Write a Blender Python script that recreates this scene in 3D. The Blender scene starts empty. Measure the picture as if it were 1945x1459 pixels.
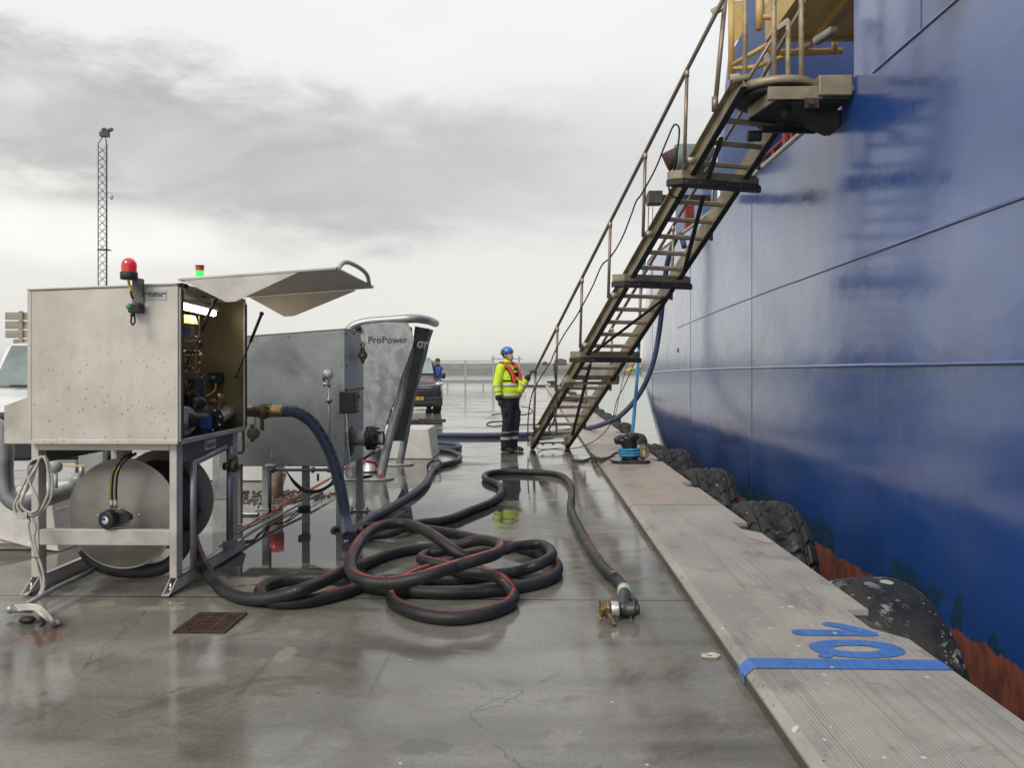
import bpy, math, random
from mathutils import Vector, Matrix, Quaternion
random.seed(7)
S = bpy.context.scene
COL = S.collection
PI = math.pi
# ------------------------------------------------------------------ camera, world, sun, exposure
YAW = math.atan(39.5 / 1500)
cd = bpy.data.cameras.new('camera'); cam = bpy.data.objects.new('camera', cd); COL.objects.link(cam)
cam.location = (0, 0, 1.5); cam.rotation_euler = (PI / 2, 0, YAW)
cd.sensor_fit = 'HORIZONTAL'; cd.sensor_width = 36; cd.lens = 36 * 1500 / 1945
cd.shift_y = -29.5 / 1945; cd.clip_start = 0.05; cd.clip_end = 5000
S.camera = cam
SUN_EL, SUN_AZ = math.radians(42), math.radians(-150)      # azimuth measured from +Y towards +X
CLOUD_GAIN = 7.6
w = bpy.data.worlds.new('World'); S.world = w; w.use_nodes = True
S.view_settings.view_transform = 'Standard'; S.view_settings.look = 'None'
S.view_settings.gamma = 1; S.view_settings.exposure = 0.38
S.render.engine = 'CYCLES'
S.cycles.max_bounces = 8; S.cycles.glossy_bounces = 4; S.cycles.diffuse_bounces = 3
ld = bpy.data.lights.new('sun', 'SUN'); ld.energy = 1.3; ld.angle = math.radians(22); ld.color = (1, .97, .92)
sun = bpy.data.objects.new('sun', ld); COL.objects.link(sun)
sd = Vector((math.sin(SUN_AZ) * math.cos(SUN_EL), math.cos(SUN_AZ) * math.cos(SUN_EL), math.sin(SUN_EL)))
sun.rotation_euler = (-sd).to_track_quat('-Z', 'Y').to_euler(); sun.location = sd * 50


class NT:
    """small node helper"""
    def __init__(s, nt): s.t = nt; s.n = nt.nodes; s.l = nt.links
    def node(s, typ, **kw):
        n = s.n.new(typ)
        for k, v in kw.items(): setattr(n, k, v)
        return n
    def put(s, sock, v):
        if v is None: return
        if hasattr(v, 'is_output'): s.l.new(v, sock)
        elif isinstance(v, (tuple, list)) and len(v) == 3 and sock.type == 'RGBA': sock.default_value = (*v, 1)
        else: sock.default_value = v
    def math(s, op, a, b=None, c=None, clamp=False):
        n = s.node('ShaderNodeMath', operation=op, use_clamp=clamp)
        for i, v in enumerate((a, b, c)): s.put(n.inputs[i], v)
        return n.outputs[0]
    def mix(s, f, a, b, blend='MIX'):
        n = s.node('ShaderNodeMix', data_type='RGBA', blend_type=blend)
        s.put(n.inputs[0], f); s.put(n.inputs[6], a); s.put(n.inputs[7], b)
        return n.outputs[2]
    def mixf(s, f, a, b):
        n = s.node('ShaderNodeMix', data_type='FLOAT')
        s.put(n.inputs[0], f); s.put(n.inputs[2], a); s.put(n.inputs[3], b)
        return n.outputs[0]
    def pos(s, scale=(1, 1, 1), loc=(0, 0, 0), kind='world'):
        if kind == 'world': o = s.node('ShaderNodeNewGeometry').outputs['Position']
        else: o = s.node('ShaderNodeTexCoord').outputs[kind]
        m = s.node('ShaderNodeMapping'); s.put(m.inputs['Vector'], o)
        m.inputs['Scale'].default_value = scale; m.inputs['Location'].default_value = loc
        return m.outputs[0]
    def noise(s, vec, scale=1, detail=4, rough=.55, dist=0):
        n = s.node('ShaderNodeTexNoise'); s.put(n.inputs['Vector'], vec)
        n.inputs['Scale'].default_value = scale; n.inputs['Detail'].default_value = detail
        n.inputs['Roughness'].default_value = rough; n.inputs['Distortion'].default_value = dist
        return n.outputs['Fac']
    def ss(s, v, a, b, lo=0., hi=1.):
        n = s.node('ShaderNodeMapRange', interpolation_type='SMOOTHSTEP')
        s.put(n.inputs[0], v); n.inputs[1].default_value = a; n.inputs[2].default_value = b
        n.inputs[3].default_value = lo; n.inputs[4].default_value = hi
        return n.outputs[0]
    def xyz(s, v):
        n = s.node('ShaderNodeSeparateXYZ'); s.put(n.inputs[0], v); return n.outputs
    def vor(s, vec, scale, feature='F1', out='Distance'):
        n = s.node('ShaderNodeTexVoronoi', feature=feature); s.put(n.inputs['Vector'], vec)
        n.inputs['Scale'].default_value = scale; return n.outputs[out]
    def bump(s, h, strength=.3, dist=.01, normal=None):
        n = s.node('ShaderNodeBump'); s.put(n.inputs['Height'], h)
        n.inputs['Strength'].default_value = strength; n.inputs['Distance'].default_value = dist
        if normal is not None: s.put(n.inputs['Normal'], normal)
        return n.outputs[0]


def make_world():
    t = NT(w.node_tree); t.n.clear()
    sky = t.node('ShaderNodeTexSky', sky_type='NISHITA'); sky.sun_disc = False
    sky.sun_elevation = SUN_EL; sky.sun_rotation = SUN_AZ
    d = t.node('ShaderNodeTexCoord').outputs['Generated']
    x, y, z = t.xyz(d)
    az = t.math('ARCTAN2', x, y); el = t.math('ARCSINE', t.math('MAXIMUM', t.math('MINIMUM', z, 1.), -1.))
    mp = t.node('ShaderNodeMapping'); t.put(mp.inputs[0], d); mp.inputs['Scale'].default_value = (1, 1, 2.6)
    n1 = t.noise(mp.outputs[0], 2.6, 7, .55, .3)
    n2 = t.noise(mp.outputs[0], 6.0, 9, .62, .25)
    n3 = t.noise(mp.outputs[0], 1.3, 4, .5, .0)
    nn = t.math('SUBTRACT', t.math('MULTIPLY_ADD', n1, 1.5, t.math('MULTIPLY', n2, 1.7)), 1.6)

    def blob(a0, e0, wa, we):
        p = t.math('POWER', t.math('DIVIDE', t.math('SUBTRACT', az, a0), wa), 2)
        q = t.math('POWER', t.math('DIVIDE', t.math('SUBTRACT', el, e0), we), 2)
        return t.math('SUBTRACT', 1., t.math('SQRT', t.math('ADD', p, q)))
    g = t.ss(el, 0.0, .45)
    base = t.mix(g, (.715, .700, .635), (.745, .745, .75))
    base = t.mix(t.ss(n3, .35, .65, 0, .35), base, (.60, .60, .605))
    main = t.math('ADD', blob(-.38, .248, .42, .098), t.math('MULTIPLY', nn, .95))
    inner = t.mix(t.ss(t.noise(mp.outputs[0], 3.4, 7, .55, .5), .35, .65), (.315, .310, .303), (.50, .495, .485))
    c1 = t.mix(t.ss(main, -.15, .50, 0, .92), base, inner)
    low = t.math('ADD', blob(-.12, .222, .36, .075), t.math('MULTIPLY', nn, .8))
    c2 = t.mix(t.ss(low, -.25, .7, 0, .62), c1, (.47, .465, .455))
    rt = t.math('ADD', blob(.10, .27, .30, .09), t.math('MULTIPLY', nn, .9))
    c3 = t.mix(t.ss(rt, -.2, .8, 0, .5), c2, (.50, .49, .485))
    br = t.math('ADD', blob(-.52, .150, .20, .045), t.math('MULTIPLY', nn, .6))
    c4 = t.mix(t.ss(br, -.1, .6, 0, .7), c3, (.84, .83, .80))
    lf = t.math('ADD', blob(-.62, .25, .2, .05), t.math('MULTIPLY', nn, .7))
    c4 = t.mix(t.ss(lf, -.2, .7, 0, .12), c4, (.45, .445, .435))
    # below the horizon: dim
    c5 = t.mix(t.ss(el, -.12, 0.0), (.25, .25, .24), c4)
    gain = t.node('ShaderNodeVectorMath', operation='SCALE'); t.put(gain.inputs[0], c5); gain.inputs[3].default_value = CLOUD_GAIN * 1.32
    col = t.mix(.95, sky.outputs[0], gain.outputs[0])
    bg = t.node('ShaderNodeBackground'); t.put(bg.inputs[0], col); bg.inputs[1].default_value = .1
    out = t.node('ShaderNodeOutputWorld'); t.l.new(bg.outputs[0], out.inputs[0])
make_world()

# ------------------------------------------------------------------ placing
CY, SY = math.cos(YAW), math.sin(YAW)
def P(u, v, D):
    k = (u - 972.5) / 1500
    return Vector((D * (-SY + k * CY), D * (CY + k * SY), 1.5 + D * (700 - v) / 1500))
def PZ(u, v, z=0.):
    return P(u, v, (1.5 - z) * 1500 / (v - 700))
def PX(u, v, X):
    k = (u - 972.5) / 1500
    return P(u, v, X / (-SY + k * CY))
def PYp(u, v, Y):
    k = (u - 972.5) / 1500
    return P(u, v, Y / (CY + k * SY))

def tag(o, label=None, cat=None, group=None, kind=None):
    if label: o['label'] = label
    if cat: o['category'] = cat
    if group: o['group'] = group
    if kind: o['kind'] = kind
    return o
def wloc(o):
    v = Vector((0, 0, 0))
    while o is not None: v = v + Vector(o.location); o = o.parent
    return v
def thing(name, label, cat, loc=(0, 0, 0), group=None):
    o = bpy.data.objects.new(name, None); COL.objects.link(o); o.location = loc
    o.empty_display_size = .2
    return tag(o, label, cat, group)
def dup(root, loc, rot=None, label=None, group=None, scale=None):
    r = root.copy(); COL.objects.link(r); r.location = loc
    if rot is not None: r.rotation_euler = rot
    if scale: r.scale = scale
    if label: r['label'] = label
    if group: r['group'] = group
    for ch in list(root.children):
        c = ch.copy(); COL.objects.link(c); c.parent = r
        for g in ch.children:
            d = g.copy(); COL.objects.link(d); d.parent = c
    return r

def catmull(pts, n=8, closed=False):
    pts = [Vector(p) for p in pts]; out = []
    m = len(pts)
    rng = range(m if closed else m - 1)
    for i in rng:
        if closed: p0, p1, p2, p3 = pts[i - 1], pts[i], pts[(i + 1) % m], pts[(i + 2) % m]
        else:
            p1, p2 = pts[i], pts[i + 1]
            p0 = pts[i - 1] if i else p1 * 2 - p2
            p3 = pts[i + 2] if i + 2 < m else p2 * 2 - p1
        d1 = max((p1 - p0).length, 1e-4) ** .5; d2 = max((p2 - p1).length, 1e-4) ** .5; d3 = max((p3 - p2).length, 1e-4) ** .5
        t1 = ((p1 - p0) / d1 - (p2 - p0) / (d1 + d2) + (p2 - p1) / d2) * d2
        t2 = ((p2 - p1) / d2 - (p3 - p1) / (d2 + d3) + (p3 - p2) / d3) * d2
        for k in range(n):
            t = k / n
            out.append((2 * t**3 - 3 * t**2 + 1) * p1 + (t**3 - 2 * t**2 + t) * t1 + (-2 * t**3 + 3 * t**2) * p2 + (t**3 - t**2) * t2)
    if not closed: out.append(pts[-1])
    return out

class MB:
    def __init__(s): s.v = []; s.f = []; s.sm = []; s.uv = {}
    def add(s, vs, fs, smooth=False, uvs=None):
        b = len(s.v); s.v += [Vector(p) for p in vs]
        for i, f in enumerate(fs):
            if uvs: s.uv[len(s.f)] = uvs[i]
            s.f.append([b + k for k in f]); s.sm.append(smooth)
        return s
    def bx(s, x0, x1, y0, y1, z0, z1):
        vs = [(x, y, z) for z in (z0, z1) for y in (y0, y1) for x in (x0, x1)]
        return s.add(vs, [(0, 2, 3, 1), (4, 5, 7, 6), (0, 1, 5, 4), (2, 6, 7, 3), (0, 4, 6, 2), (1, 3, 7, 5)])
    def ob(s, c, ax, ay, az):
        """box with centre and three half-axis vectors"""
        c, ax, ay, az = map(Vector, (c, ax, ay, az))
        if ax.cross(ay).dot(az) < 0: ax = -ax
        vs = [c + i * ax + j * ay + k * az for k in (-1, 1) for j in (-1, 1) for i in (-1, 1)]
        return s.add(vs, [(0, 2, 3, 1), (4, 5, 7, 6), (0, 1, 5, 4), (2, 6, 7, 3), (0, 4, 6, 2), (1, 3, 7, 5)])
    def bar(s, p0, p1, wd, ht, up=(0, 0, 1)):
        p0, p1 = Vector(p0), Vector(p1); d = (p1 - p0); L = d.length / 2; d.normalize()
        sd = d.cross(Vector(up))
        if sd.length < 1e-4: sd = d.cross(Vector((1, 0, 0)))
        sd.normalize(); u = sd.cross(d)
        return s.ob((p0 + p1) / 2, d * L, sd * wd / 2, u * ht / 2)
    def prism(s, poly, off):
        off = Vector(off); poly = [Vector(p) for p in poly]; n = len(poly)
        nv = Vector((0, 0, 0))
        for i in range(n): nv += poly[i].cross(poly[(i + 1) % n])
        if nv.dot(off) > 0: poly = poly[::-1]
        vs = poly + [p + off for p in poly]
        fs = [list(range(n)), list(range(2 * n - 1, n - 1, -1))] + [(i, i + n, (i + 1) % n + n, (i + 1) % n) for i in range(n)]
        fs[2:] = [(a, b, c, d) for a, b, c, d in fs[2:]]
        return s.add(vs, fs)
    def tube(s, pts, r, n=12, closed=False, caps=True, up=(0, 0, 1), twist=0.):
        pts = [Vector(p) for p in pts]; m = len(pts); vs = []; L = [0.]
        for i in range(1, m): L.append(L[-1] + (pts[i] - pts[i - 1]).length)
        if closed: L.append(L[-1] + (pts[0] - pts[-1]).length)
        rr = r if callable(r) else (lambda i: r)
        sd = None
        for i in range(m):
            a = pts[i - 1] if (i or closed) else pts[0]; b = pts[(i + 1) % m] if (i < m - 1 or closed) else pts[-1]
            d = (b - a).normalized()
            if sd is None:
                sd = d.cross(Vector(up))
                if sd.length < 1e-3: sd = d.cross(Vector((1, 0, 0)))
            else:
                sd = sd - d * sd.dot(d)
                s2 = d.cross(Vector(up))
                if s2.length > .25: sd = sd.normalized() * .6 + s2.normalized() * (.4 if s2.dot(sd) > 0 else -.4)
            sd.normalize(); u = sd.cross(d)
            for k in range(n):
                an = 2 * PI * k / n + twist * L[i]
                vs.append(pts[i] + (sd * math.cos(an) + u * math.sin(an)) * rr(i))
        fs = []; uvs = []
        for i in range(m if closed else m - 1):
            j = (i + 1) % m
            for k in range(n):
                k2 = (k + 1) % n
                fs.append((i * n + k, i * n + k2, j * n + k2, j * n + k)); 
                uvs.append(((k / n, L[i]), ((k + 1) / n, L[i]), ((k + 1) / n, L[i + 1]), (k / n, L[i + 1])))
        s.add(vs, fs, True, uvs)
        if caps and not closed:
            b = len(s.v) - len(vs)
            s.f.append([b + k for k in range(n - 1, -1, -1)]); s.sm.append(False)
            s.f.append([b + (m - 1) * n + k for k in range(n)]); s.sm.append(False)
        return s
    def cyl(s, p0, p1, r0, r1=None, n=20, caps=True):
        r1 = r0 if r1 is None else r1
        return s.tube([p0, p1], lambda i: r0 if i == 0 else r1, n, caps=caps)
    def lathe(s, prof, org, axis=(0, 0, 1), n=24, smooth=True, caps=True):
        """prof: list of (radius, height along the axis)"""
        ax = Vector(axis).normalized(); sd = ax.orthogonal().normalized(); u = ax.cross(sd); org = Vector(org)
        vs = []; m = len(prof)
        for r, h in prof:
            for k in range(n):
                a = 2 * PI * k / n; vs.append(org + ax * h + (sd * math.cos(a) + u * math.sin(a)) * r)
        fs = [(i * n + k, i * n + (k + 1) % n, (i + 1) * n + (k + 1) % n, (i + 1) * n + k) for i in range(m - 1) for k in range(n)]
        s.add(vs, fs, smooth)
        if caps:
            b = len(s.v) - len(vs)
            if prof[0][0] > 1e-4: s.f.append([b + k for k in range(n - 1, -1, -1)]); s.sm.append(False)
            if prof[-1][0] > 1e-4: s.f.append([b + (m - 1) * n + k for k in range(n)]); s.sm.append(False)
        return s
    def ball(s, c, r, nu=20, nv=12):
        if not isinstance(r, (tuple, list)): r = (r, r, r)
        c = Vector(c); vs = [c + Vector((0, 0, -r[2]))]
        for j in range(1, nv):
            t = -PI / 2 + PI * j / nv
            for i in range(nu):
                a = 2 * PI * i / nu; vs.append(c + Vector((r[0] * math.cos(t) * math.cos(a), r[1] * math.cos(t) * math.sin(a), r[2] * math.sin(t))))
        vs.append(c + Vector((0, 0, r[2])))
        fs = [(0, 1 + (i + 1) % nu, 1 + i) for i in range(nu)]
        for j in range(nv - 2):
            for i in range(nu):
                a = 1 + j * nu; i2 = (i + 1) % nu
                fs.append((a + i, a + i2, a + nu + i2, a + nu + i))
        t = 1 + (nv - 2) * nu
        fs += [(t + i, t + (i + 1) % nu, t + nu) for i in range(nu)]
        return s.add(vs, fs, True)
    def xf(s, M, start=0):
        for i in range(start, len(s.v)): s.v[i] = M @ s.v[i]
        return s
    def build(s, name, mat, parent=None, bevel=0., seg=2, remesh=0., smooth_it=0, origin=None):
        if parent is not None: org = wloc(parent)
        elif origin is not None: org = Vector(origin)
        else:
            xs = [p.x for p in s.v]; ys = [p.y for p in s.v]; zs = [p.z for p in s.v]
            org = Vector(((min(xs) + max(xs)) / 2, (min(ys) + max(ys)) / 2, min(zs)))
        me = bpy.data.meshes.new(name)
        me.from_pydata([tuple(p - org) for p in s.v], [], s.f)
        me.polygons.foreach_set('use_smooth', s.sm)
        if s.uv:
            ul = me.uv_layers.new(name='UVMap'); 
            for fi, q in s.uv.items():
                st = me.polygons[fi].loop_start
                for k, c in enumerate(q): ul.data[st + k].uv = c
        me.validate(); me.update()
        o = bpy.data.objects.new(name, me); COL.objects.link(o)
        if mat is not None: me.materials.append(mat)
        if parent is not None: o.parent = parent
        else: o.location = org
        if remesh:
            m = o.modifiers.new('remesh', 'REMESH'); m.mode = 'VOXEL'; m.voxel_size = remesh; m.use_smooth_shade = True
            if smooth_it:
                m = o.modifiers.new('smooth', 'SMOOTH'); m.iterations = smooth_it; m.factor = .5
            dg = bpy.context.evaluated_depsgraph_get(); dg.update()
            nm = bpy.data.meshes.new_from_object(o.evaluated_get(dg)); nm.name = name
            o.modifiers.clear(); o.data = nm
            if mat is not None and not nm.materials: nm.materials.append(mat)
        if bevel:
            m = o.modifiers.new('bevel', 'BEVEL'); m.width = bevel; m.segments = seg; m.limit_method = 'ANGLE'; m.angle_limit = math.radians(35)
        return o

def lettering(txt, size, org, right, up, mat, parent, name='lettering', ext=.0015, spacing=1., align='LEFT', bold=0., sx=1.):
    cu = bpy.data.curves.new(name, 'FONT'); cu.body = txt; cu.size = size; cu.extrude = ext; cu.align_x = align
    cu.space_character = spacing; cu.offset = bold; cu.space_line = .85
    t = bpy.data.objects.new(name, cu); me = bpy.data.meshes.new_from_object(t)
    bpy.data.objects.remove(t)
    r = Vector(right).normalized(); u = Vector(up).normalized(); n = r.cross(u)
    org = Vector(org) - (wloc(parent) if parent else Vector((0, 0, 0)))
    for vv in me.vertices: vv.co = org + r * vv.co.x * sx + u * vv.co.y + n * vv.co.z
    me.materials.clear(); me.materials.append(mat); me.update()
    o = bpy.data.objects.new(name, me); COL.objects.link(o)
    if parent: o.parent = parent
    return o

# ------------------------------------------------------------------ materials
def mat_base(name):
    m = bpy.data.materials.new(name); m.use_nodes = True
    t = NT(m.node_tree); b = m.node_tree.nodes['Principled BSDF']
    return m, t, b
def simple(name, col, rough=.5, metal=0., var=.15, scale=6., bump=0., bscale=60., dirt=None, dirt_amt=.3, coat=0., kind='Object', stretch=(1, 1, 1), emit=None, estr=0., rvar=.15, alpha=None, trans=0.):
    m, t, b = mat_base(name)
    v = t.pos(stretch, kind=kind); n = t.noise(v, scale, 5)
    c2 = tuple(c * (1 - var) for c in col); c1 = tuple(min(1, c * (1 + var)) for c in col)
    c = t.mix(t.ss(n, .3, .7), c2, c1)
    if dirt:
        n2 = t.noise(v, scale * .45, 8, .65)
        c = t.mix(t.ss(n2, .50, .72, 0, dirt_amt), c, dirt)
    t.put(b.inputs['Base Color'], c)
    t.put(b.inputs['Roughness'], t.ss(n, .25, .75, max(.02, rough - rvar * rough), min(1, rough + rvar)))
    b.inputs['Metallic'].default_value = metal
    if coat: b.inputs['Coat Weight'].default_value = coat; b.inputs['Coat Roughness'].default_value = .12
    if bump: t.put(b.inputs['Normal'], t.bump(t.noise(v, bscale, 4), bump, .01))
    if emit: b.inputs['Emission Color'].default_value = (*emit, 1); b.inputs['Emission Strength'].default_value = estr
    if trans: b.inputs['Transmission Weight'].default_value = trans
    if alpha: b.inputs['Alpha'].default_value = alpha
    return m

def mat_ground():
    m, t, b = mat_base('wet_concrete')
    p = t.pos(); x, y, z = t.xyz(p)
    big = t.noise(t.pos((.55, .8, 1)), .9, 6, .6, .6)
    med = t.noise(t.pos((1, 1.4, 1), (3, 1, 0)), 2.3, 7, .62, .4)
    fine = t.noise(p, 45, 4, .6)
    streak = t.noise(t.pos((.25, 1.6, 1), (7, 2, 0)), 1.1, 6, .6, .8)
    def ell(cx, cy, rx, ry):
        a = t.math('POWER', t.math('DIVIDE', t.math('SUBTRACT', x, cx), rx), 2)
        c = t.math('POWER', t.math('DIVIDE', t.math('SUBTRACT', y, cy), ry), 2)
        return t.math('SUBTRACT', 1., t.math('ADD', a, c))
    pud = ell(-2.1, 7.15, .95, 1.75)
    for e in ((-.35, 10.5, .55, 1.9), (-.75, 8.2, .75, 1.2), (-1.4, 9.6, .5, .8), (-4.6, 9.5, 1.2, 1.5), (-.2, 14.5, 1.0, .8), (-3.2, 11, 1.4, 1.6), (-.7, 16.5, 1.8, .7), (-1.5, 22, 4, 1.0)):
        pud = t.math('MAXIMUM', pud, ell(*e))
    pudn = t.math('ADD', pud, t.math('MULTIPLY', t.math('SUBTRACT', med, .5), 2.4))
    pm_ = t.ss(pudn, .10, .42)
    wet = t.ss(t.math('ADD', t.math('MULTIPLY', streak, .6), t.math('MULTIPLY', big, .5)), .38, .58)
    dry = t.ss(med, .52, .70)
    c = t.mix(t.ss(big, .35, .65), (.155, .146, .122), (.255, .241, .205))
    c = t.mix(t.ss(streak, .40, .66, 0, .55), c, (.095, .090, .075))
    c = t.mix(t.math('MULTIPLY', dry, .35), c, (.21, .19, .155))
    c = t.mix(t.ss(fine, .4, .8, 0, .4), c, (.06, .055, .048))
    c = t.mix(t.ss(t.noise(t.pos((1, 1, 1), (2, 11, 0)), .8, 8, .68, 1.4), .54, .62, 0, .5), c, (.085, .075, .055))
    c = t.mix(t.ss(t.noise(t.pos((1, .8, 1), (12, 1, 0)), 1.2, 9, .7, 1.), .60, .66, 0, .45), c, (.27, .25, .21))
    # ochre stains and pale droppings
    st = t.ss(t.noise(t.pos((1, 1, 1), (9, 4, 0)), 1.7, 8, .7, 1.), .66, .74, 0, .55)
    c = t.mix(st, c, (.26, .22, .15))
    vd = t.vor(t.pos((1, 1, 1)), 3.1)
    spot = t.math('LESS_THAN', t.math('ADD', vd, t.math('MULTIPLY', t.noise(p, 30, 3), .06)), .058)
    spot = t.math('MULTIPLY', spot, t.math('GREATER_THAN', t.noise(p, .9, 2), .47))
    c = t.mix(t.math('MULTIPLY', spot, .75), c, (.55, .53, .48))
    vk = t.vor(t.pos((1, 1, 1), (5, 5, 0)), 6.)
    c = t.mix(t.math('MULTIPLY', t.math('LESS_THAN', vk, .035), .8), c, (.02, .02, .02))
    # hairline cracks
    cr = t.vor(t.pos((.55, .5, 1), (2, 7, 0)), 1.0, 'DISTANCE_TO_EDGE')
    crw = t.math('ADD', cr, t.math('MULTIPLY', t.math('SUBTRACT', t.noise(p, 5, 5), .5), .09))
    crm = t.math('MULTIPLY', t.ss(t.math('ABSOLUTE', crw), 0., .004, 1, 0), t.math('GREATER_THAN', t.noise(p, .5, 2), .52))
    c = t.mix(t.math('MULTIPLY', crm, .6), c, (.03, .03, .028))
    # pour joints across the quay every 4.57 m
    jj = t.math('ABSOLUTE', t.math('SUBTRACT', t.math('MODULO', t.math('ADD', y, 4.57 * 20 - 5.12 + 2.285), 4.57), 2.285))
    jm = t.ss(jj, .006, .014, 1, 0)
    c = t.mix(jm, c, (.025, .023, .02))
    # damp brown sediment along the kerb foot
    kd = t.math('MULTIPLY', t.ss(x, .84, 1.0), t.ss(t.noise(p, 9, 5), .38, .62))
    c = t.mix(t.math('MULTIPLY', kd, .6), c, (.12, .09, .06))
    def patch(cx, cy, rx, ry, col, amt, thr=.15):
        e_ = t.math('ADD', ell(cx, cy, rx, ry), t.math('MULTIPLY', t.math('SUBTRACT', t.noise(p, 9, 9, .78, 1.), .5), 4.5))
        return t.mix(t.ss(e_, thr, thr + .12, 0, amt), c, col)
    for a_ in ((-2.33, 4.88, .16, .06, (.34, .30, .22), .8), (-2.75, 4.95, .10, .09, (.32, .28, .21), .7), (-2.30, 4.98, .10, .04, (.34, .30, .23), .7),
               (-2.72, 4.33, .16, .15, (.16, .085, .06), .75), (-.42, 3.12, .12, .07, (.06, .058, .054), .5), (-1.35, 4.45, .05, .05, (.33, .31, .27), .6),
               (-1.3, 4.1, .06, .12, (.31, .29, .25), .6), (-1.6, 3.75, .14, .07, (.30, .27, .21), .45), (-1.35, 3.8, .03, .45, (.08, .07, .055), .35, .5), (-.75, 3.9, .02, .35, (.06, .055, .05), .5, .3),
               (-1.95, 5.9, .25, .3, (.20, .14, .09), .6), (-2.0, 5.45, .2, .15, (.19, .14, .09), .5), (-.55, 5.25, .30, .10, (.25, .24, .20), .5)):
        c = patch(*a_)
    dk = t.mix(pm_, c, (.055, .054, .048))
    t.put(b.inputs['Base Color'], dk)
    ro = t.mixf(wet, .34, .085)
    ro = t.math('ADD', ro, t.math('MULTIPLY', dry, .14))
    ro = t.mixf(pm_, ro, .025)
    t.put(b.inputs['Roughness'], ro)
    b.inputs['IOR'].default_value = 1.5
    b.inputs['Specular IOR Level'].default_value = .5
    bh = t.math('ADD', t.math('MULTIPLY', fine, .25), t.math('MULTIPLY', med, 1.0))
    bh = t.math('SUBTRACT', bh, t.math('MULTIPLY', jm, .5))
    bn = t.node('ShaderNodeBump'); t.put(bn.inputs['Height'], bh)
    bn.inputs['Distance'].default_value = .012
    t.put(bn.inputs['Strength'], t.mixf(pm_, t.mixf(wet, .38, .09), .010))
    t.put(b.inputs['Normal'], bn.outputs[0])
    return m

def mat_kerb(ribbed):
    m, t, b = mat_base('kerb_concrete_ribbed' if ribbed else 'kerb_concrete_plain')
    p = t.pos(); x, y, z = t.xyz(p)
    big = t.noise(p, 1.6, 6, .6, .3); fine = t.noise(p, 60, 4, .6)
    c = t.mix(t.ss(big, .3, .7), (.30, .275, .235) if ribbed else (.34, .29, .235), (.43, .395, .34) if ribbed else (.40, .33, .26))
    c = t.mix(t.ss(t.noise(t.pos((1, .35, 1)), 3.2, 7, .7), .52, .72, 0, .6), c, (.12, .11, .095))
    wv = t.math('SINE', t.math('MULTIPLY', t.math('ADD', x, t.math('MULTIPLY', t.noise(t.pos((.2, .35, 1)), 1.2, 2), .05)), 2 * PI / .0165))
    ln = t.noise(t.pos((55, .45, 1)), 1.0, 5, .65)
    if ribbed: c = t.mix(t.math('MULTIPLY', t.ss(ln, .5, .70), t.ss(x, 1.07, 1.10, 0, .42)), c, (.12, .108, .09))
    if ribbed: c = t.mix(t.math('MULTIPLY', t.ss(ln, .46, .34), t.ss(x, 1.07, 1.10, 0, .22)), c, (.43, .40, .35))
    c = t.mix(t.ss(t.noise(t.pos((1, .8, 1), (4, 4, 0)), 2.4, 9, .72, .6), .55, .68, 0, .55), c, (.13, .118, .10))
    inside = t.math('MULTIPLY', t.ss(x, 1.085, 1.10), t.ss(t.noise(t.pos((1, .6, 1), (3, 3, 0)), 1.9, 6), .36, .58, .25, 1))
    if ribbed:
        g = t.math('MULTIPLY', t.ss(wv, -.9, -.1, 1, 0), inside)
        c = t.mix(t.math('MULTIPLY', g, .12), c, (.10, .092, .08))
    vd = t.vor(p, 2.6); nd = t.noise(p, 25, 4)
    spot = t.math('LESS_THAN', t.math('ADD', vd, t.math('MULTIPLY', nd, .11)), .105)
    spot = t.math('MULTIPLY', spot, t.math('GREATER_THAN', t.noise(p, 1.3, 2), .42))
    v2 = t.vor(t.pos(loc=(4, 3, 0)), 7.5)
    sp2 = t.math('MULTIPLY', t.math('LESS_THAN', v2, .085), t.math('GREATER_THAN', t.noise(p, 1.9, 2), .44))
    bs = t.math('MULTIPLY', t.ss(t.noise(p, 16, 8, .75), .655, .68), t.ss(t.noise(t.pos(loc=(6, 1, 0)), .9, 2), .52, .58))
    c = t.mix(t.math('MULTIPLY', t.math('MAXIMUM', t.math('MAXIMUM', spot, sp2), bs), .85), c, (.66, .63, .58))
    v3 = t.vor(t.pos((1, 1, 1), (1, 8, 0)), 22.)
    pit = t.math('MULTIPLY', t.math('LESS_THAN', v3, .16), t.ss(x, 1.09, 1.04))
    c = t.mix(t.math('MULTIPLY', pit, .8), c, (.04, .04, .04))
    c = t.mix(t.ss(fine, .45, .85, 0, .3), c, (.1, .09, .08))
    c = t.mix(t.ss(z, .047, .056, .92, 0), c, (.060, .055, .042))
    t.put(b.inputs['Base Color'], c)
    t.put(b.inputs['Roughness'], t.ss(big, .3, .7, .34, .6))
    h = t.math('MULTIPLY_ADD', fine, .2, t.math('MULTIPLY', big, .3))
    if ribbed: h = t.math('ADD', h, t.math('MULTIPLY', t.math('MULTIPLY', wv, inside), .16))
    t.put(b.inputs['Normal'], t.bump(h, .45, .008))
    return m

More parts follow.
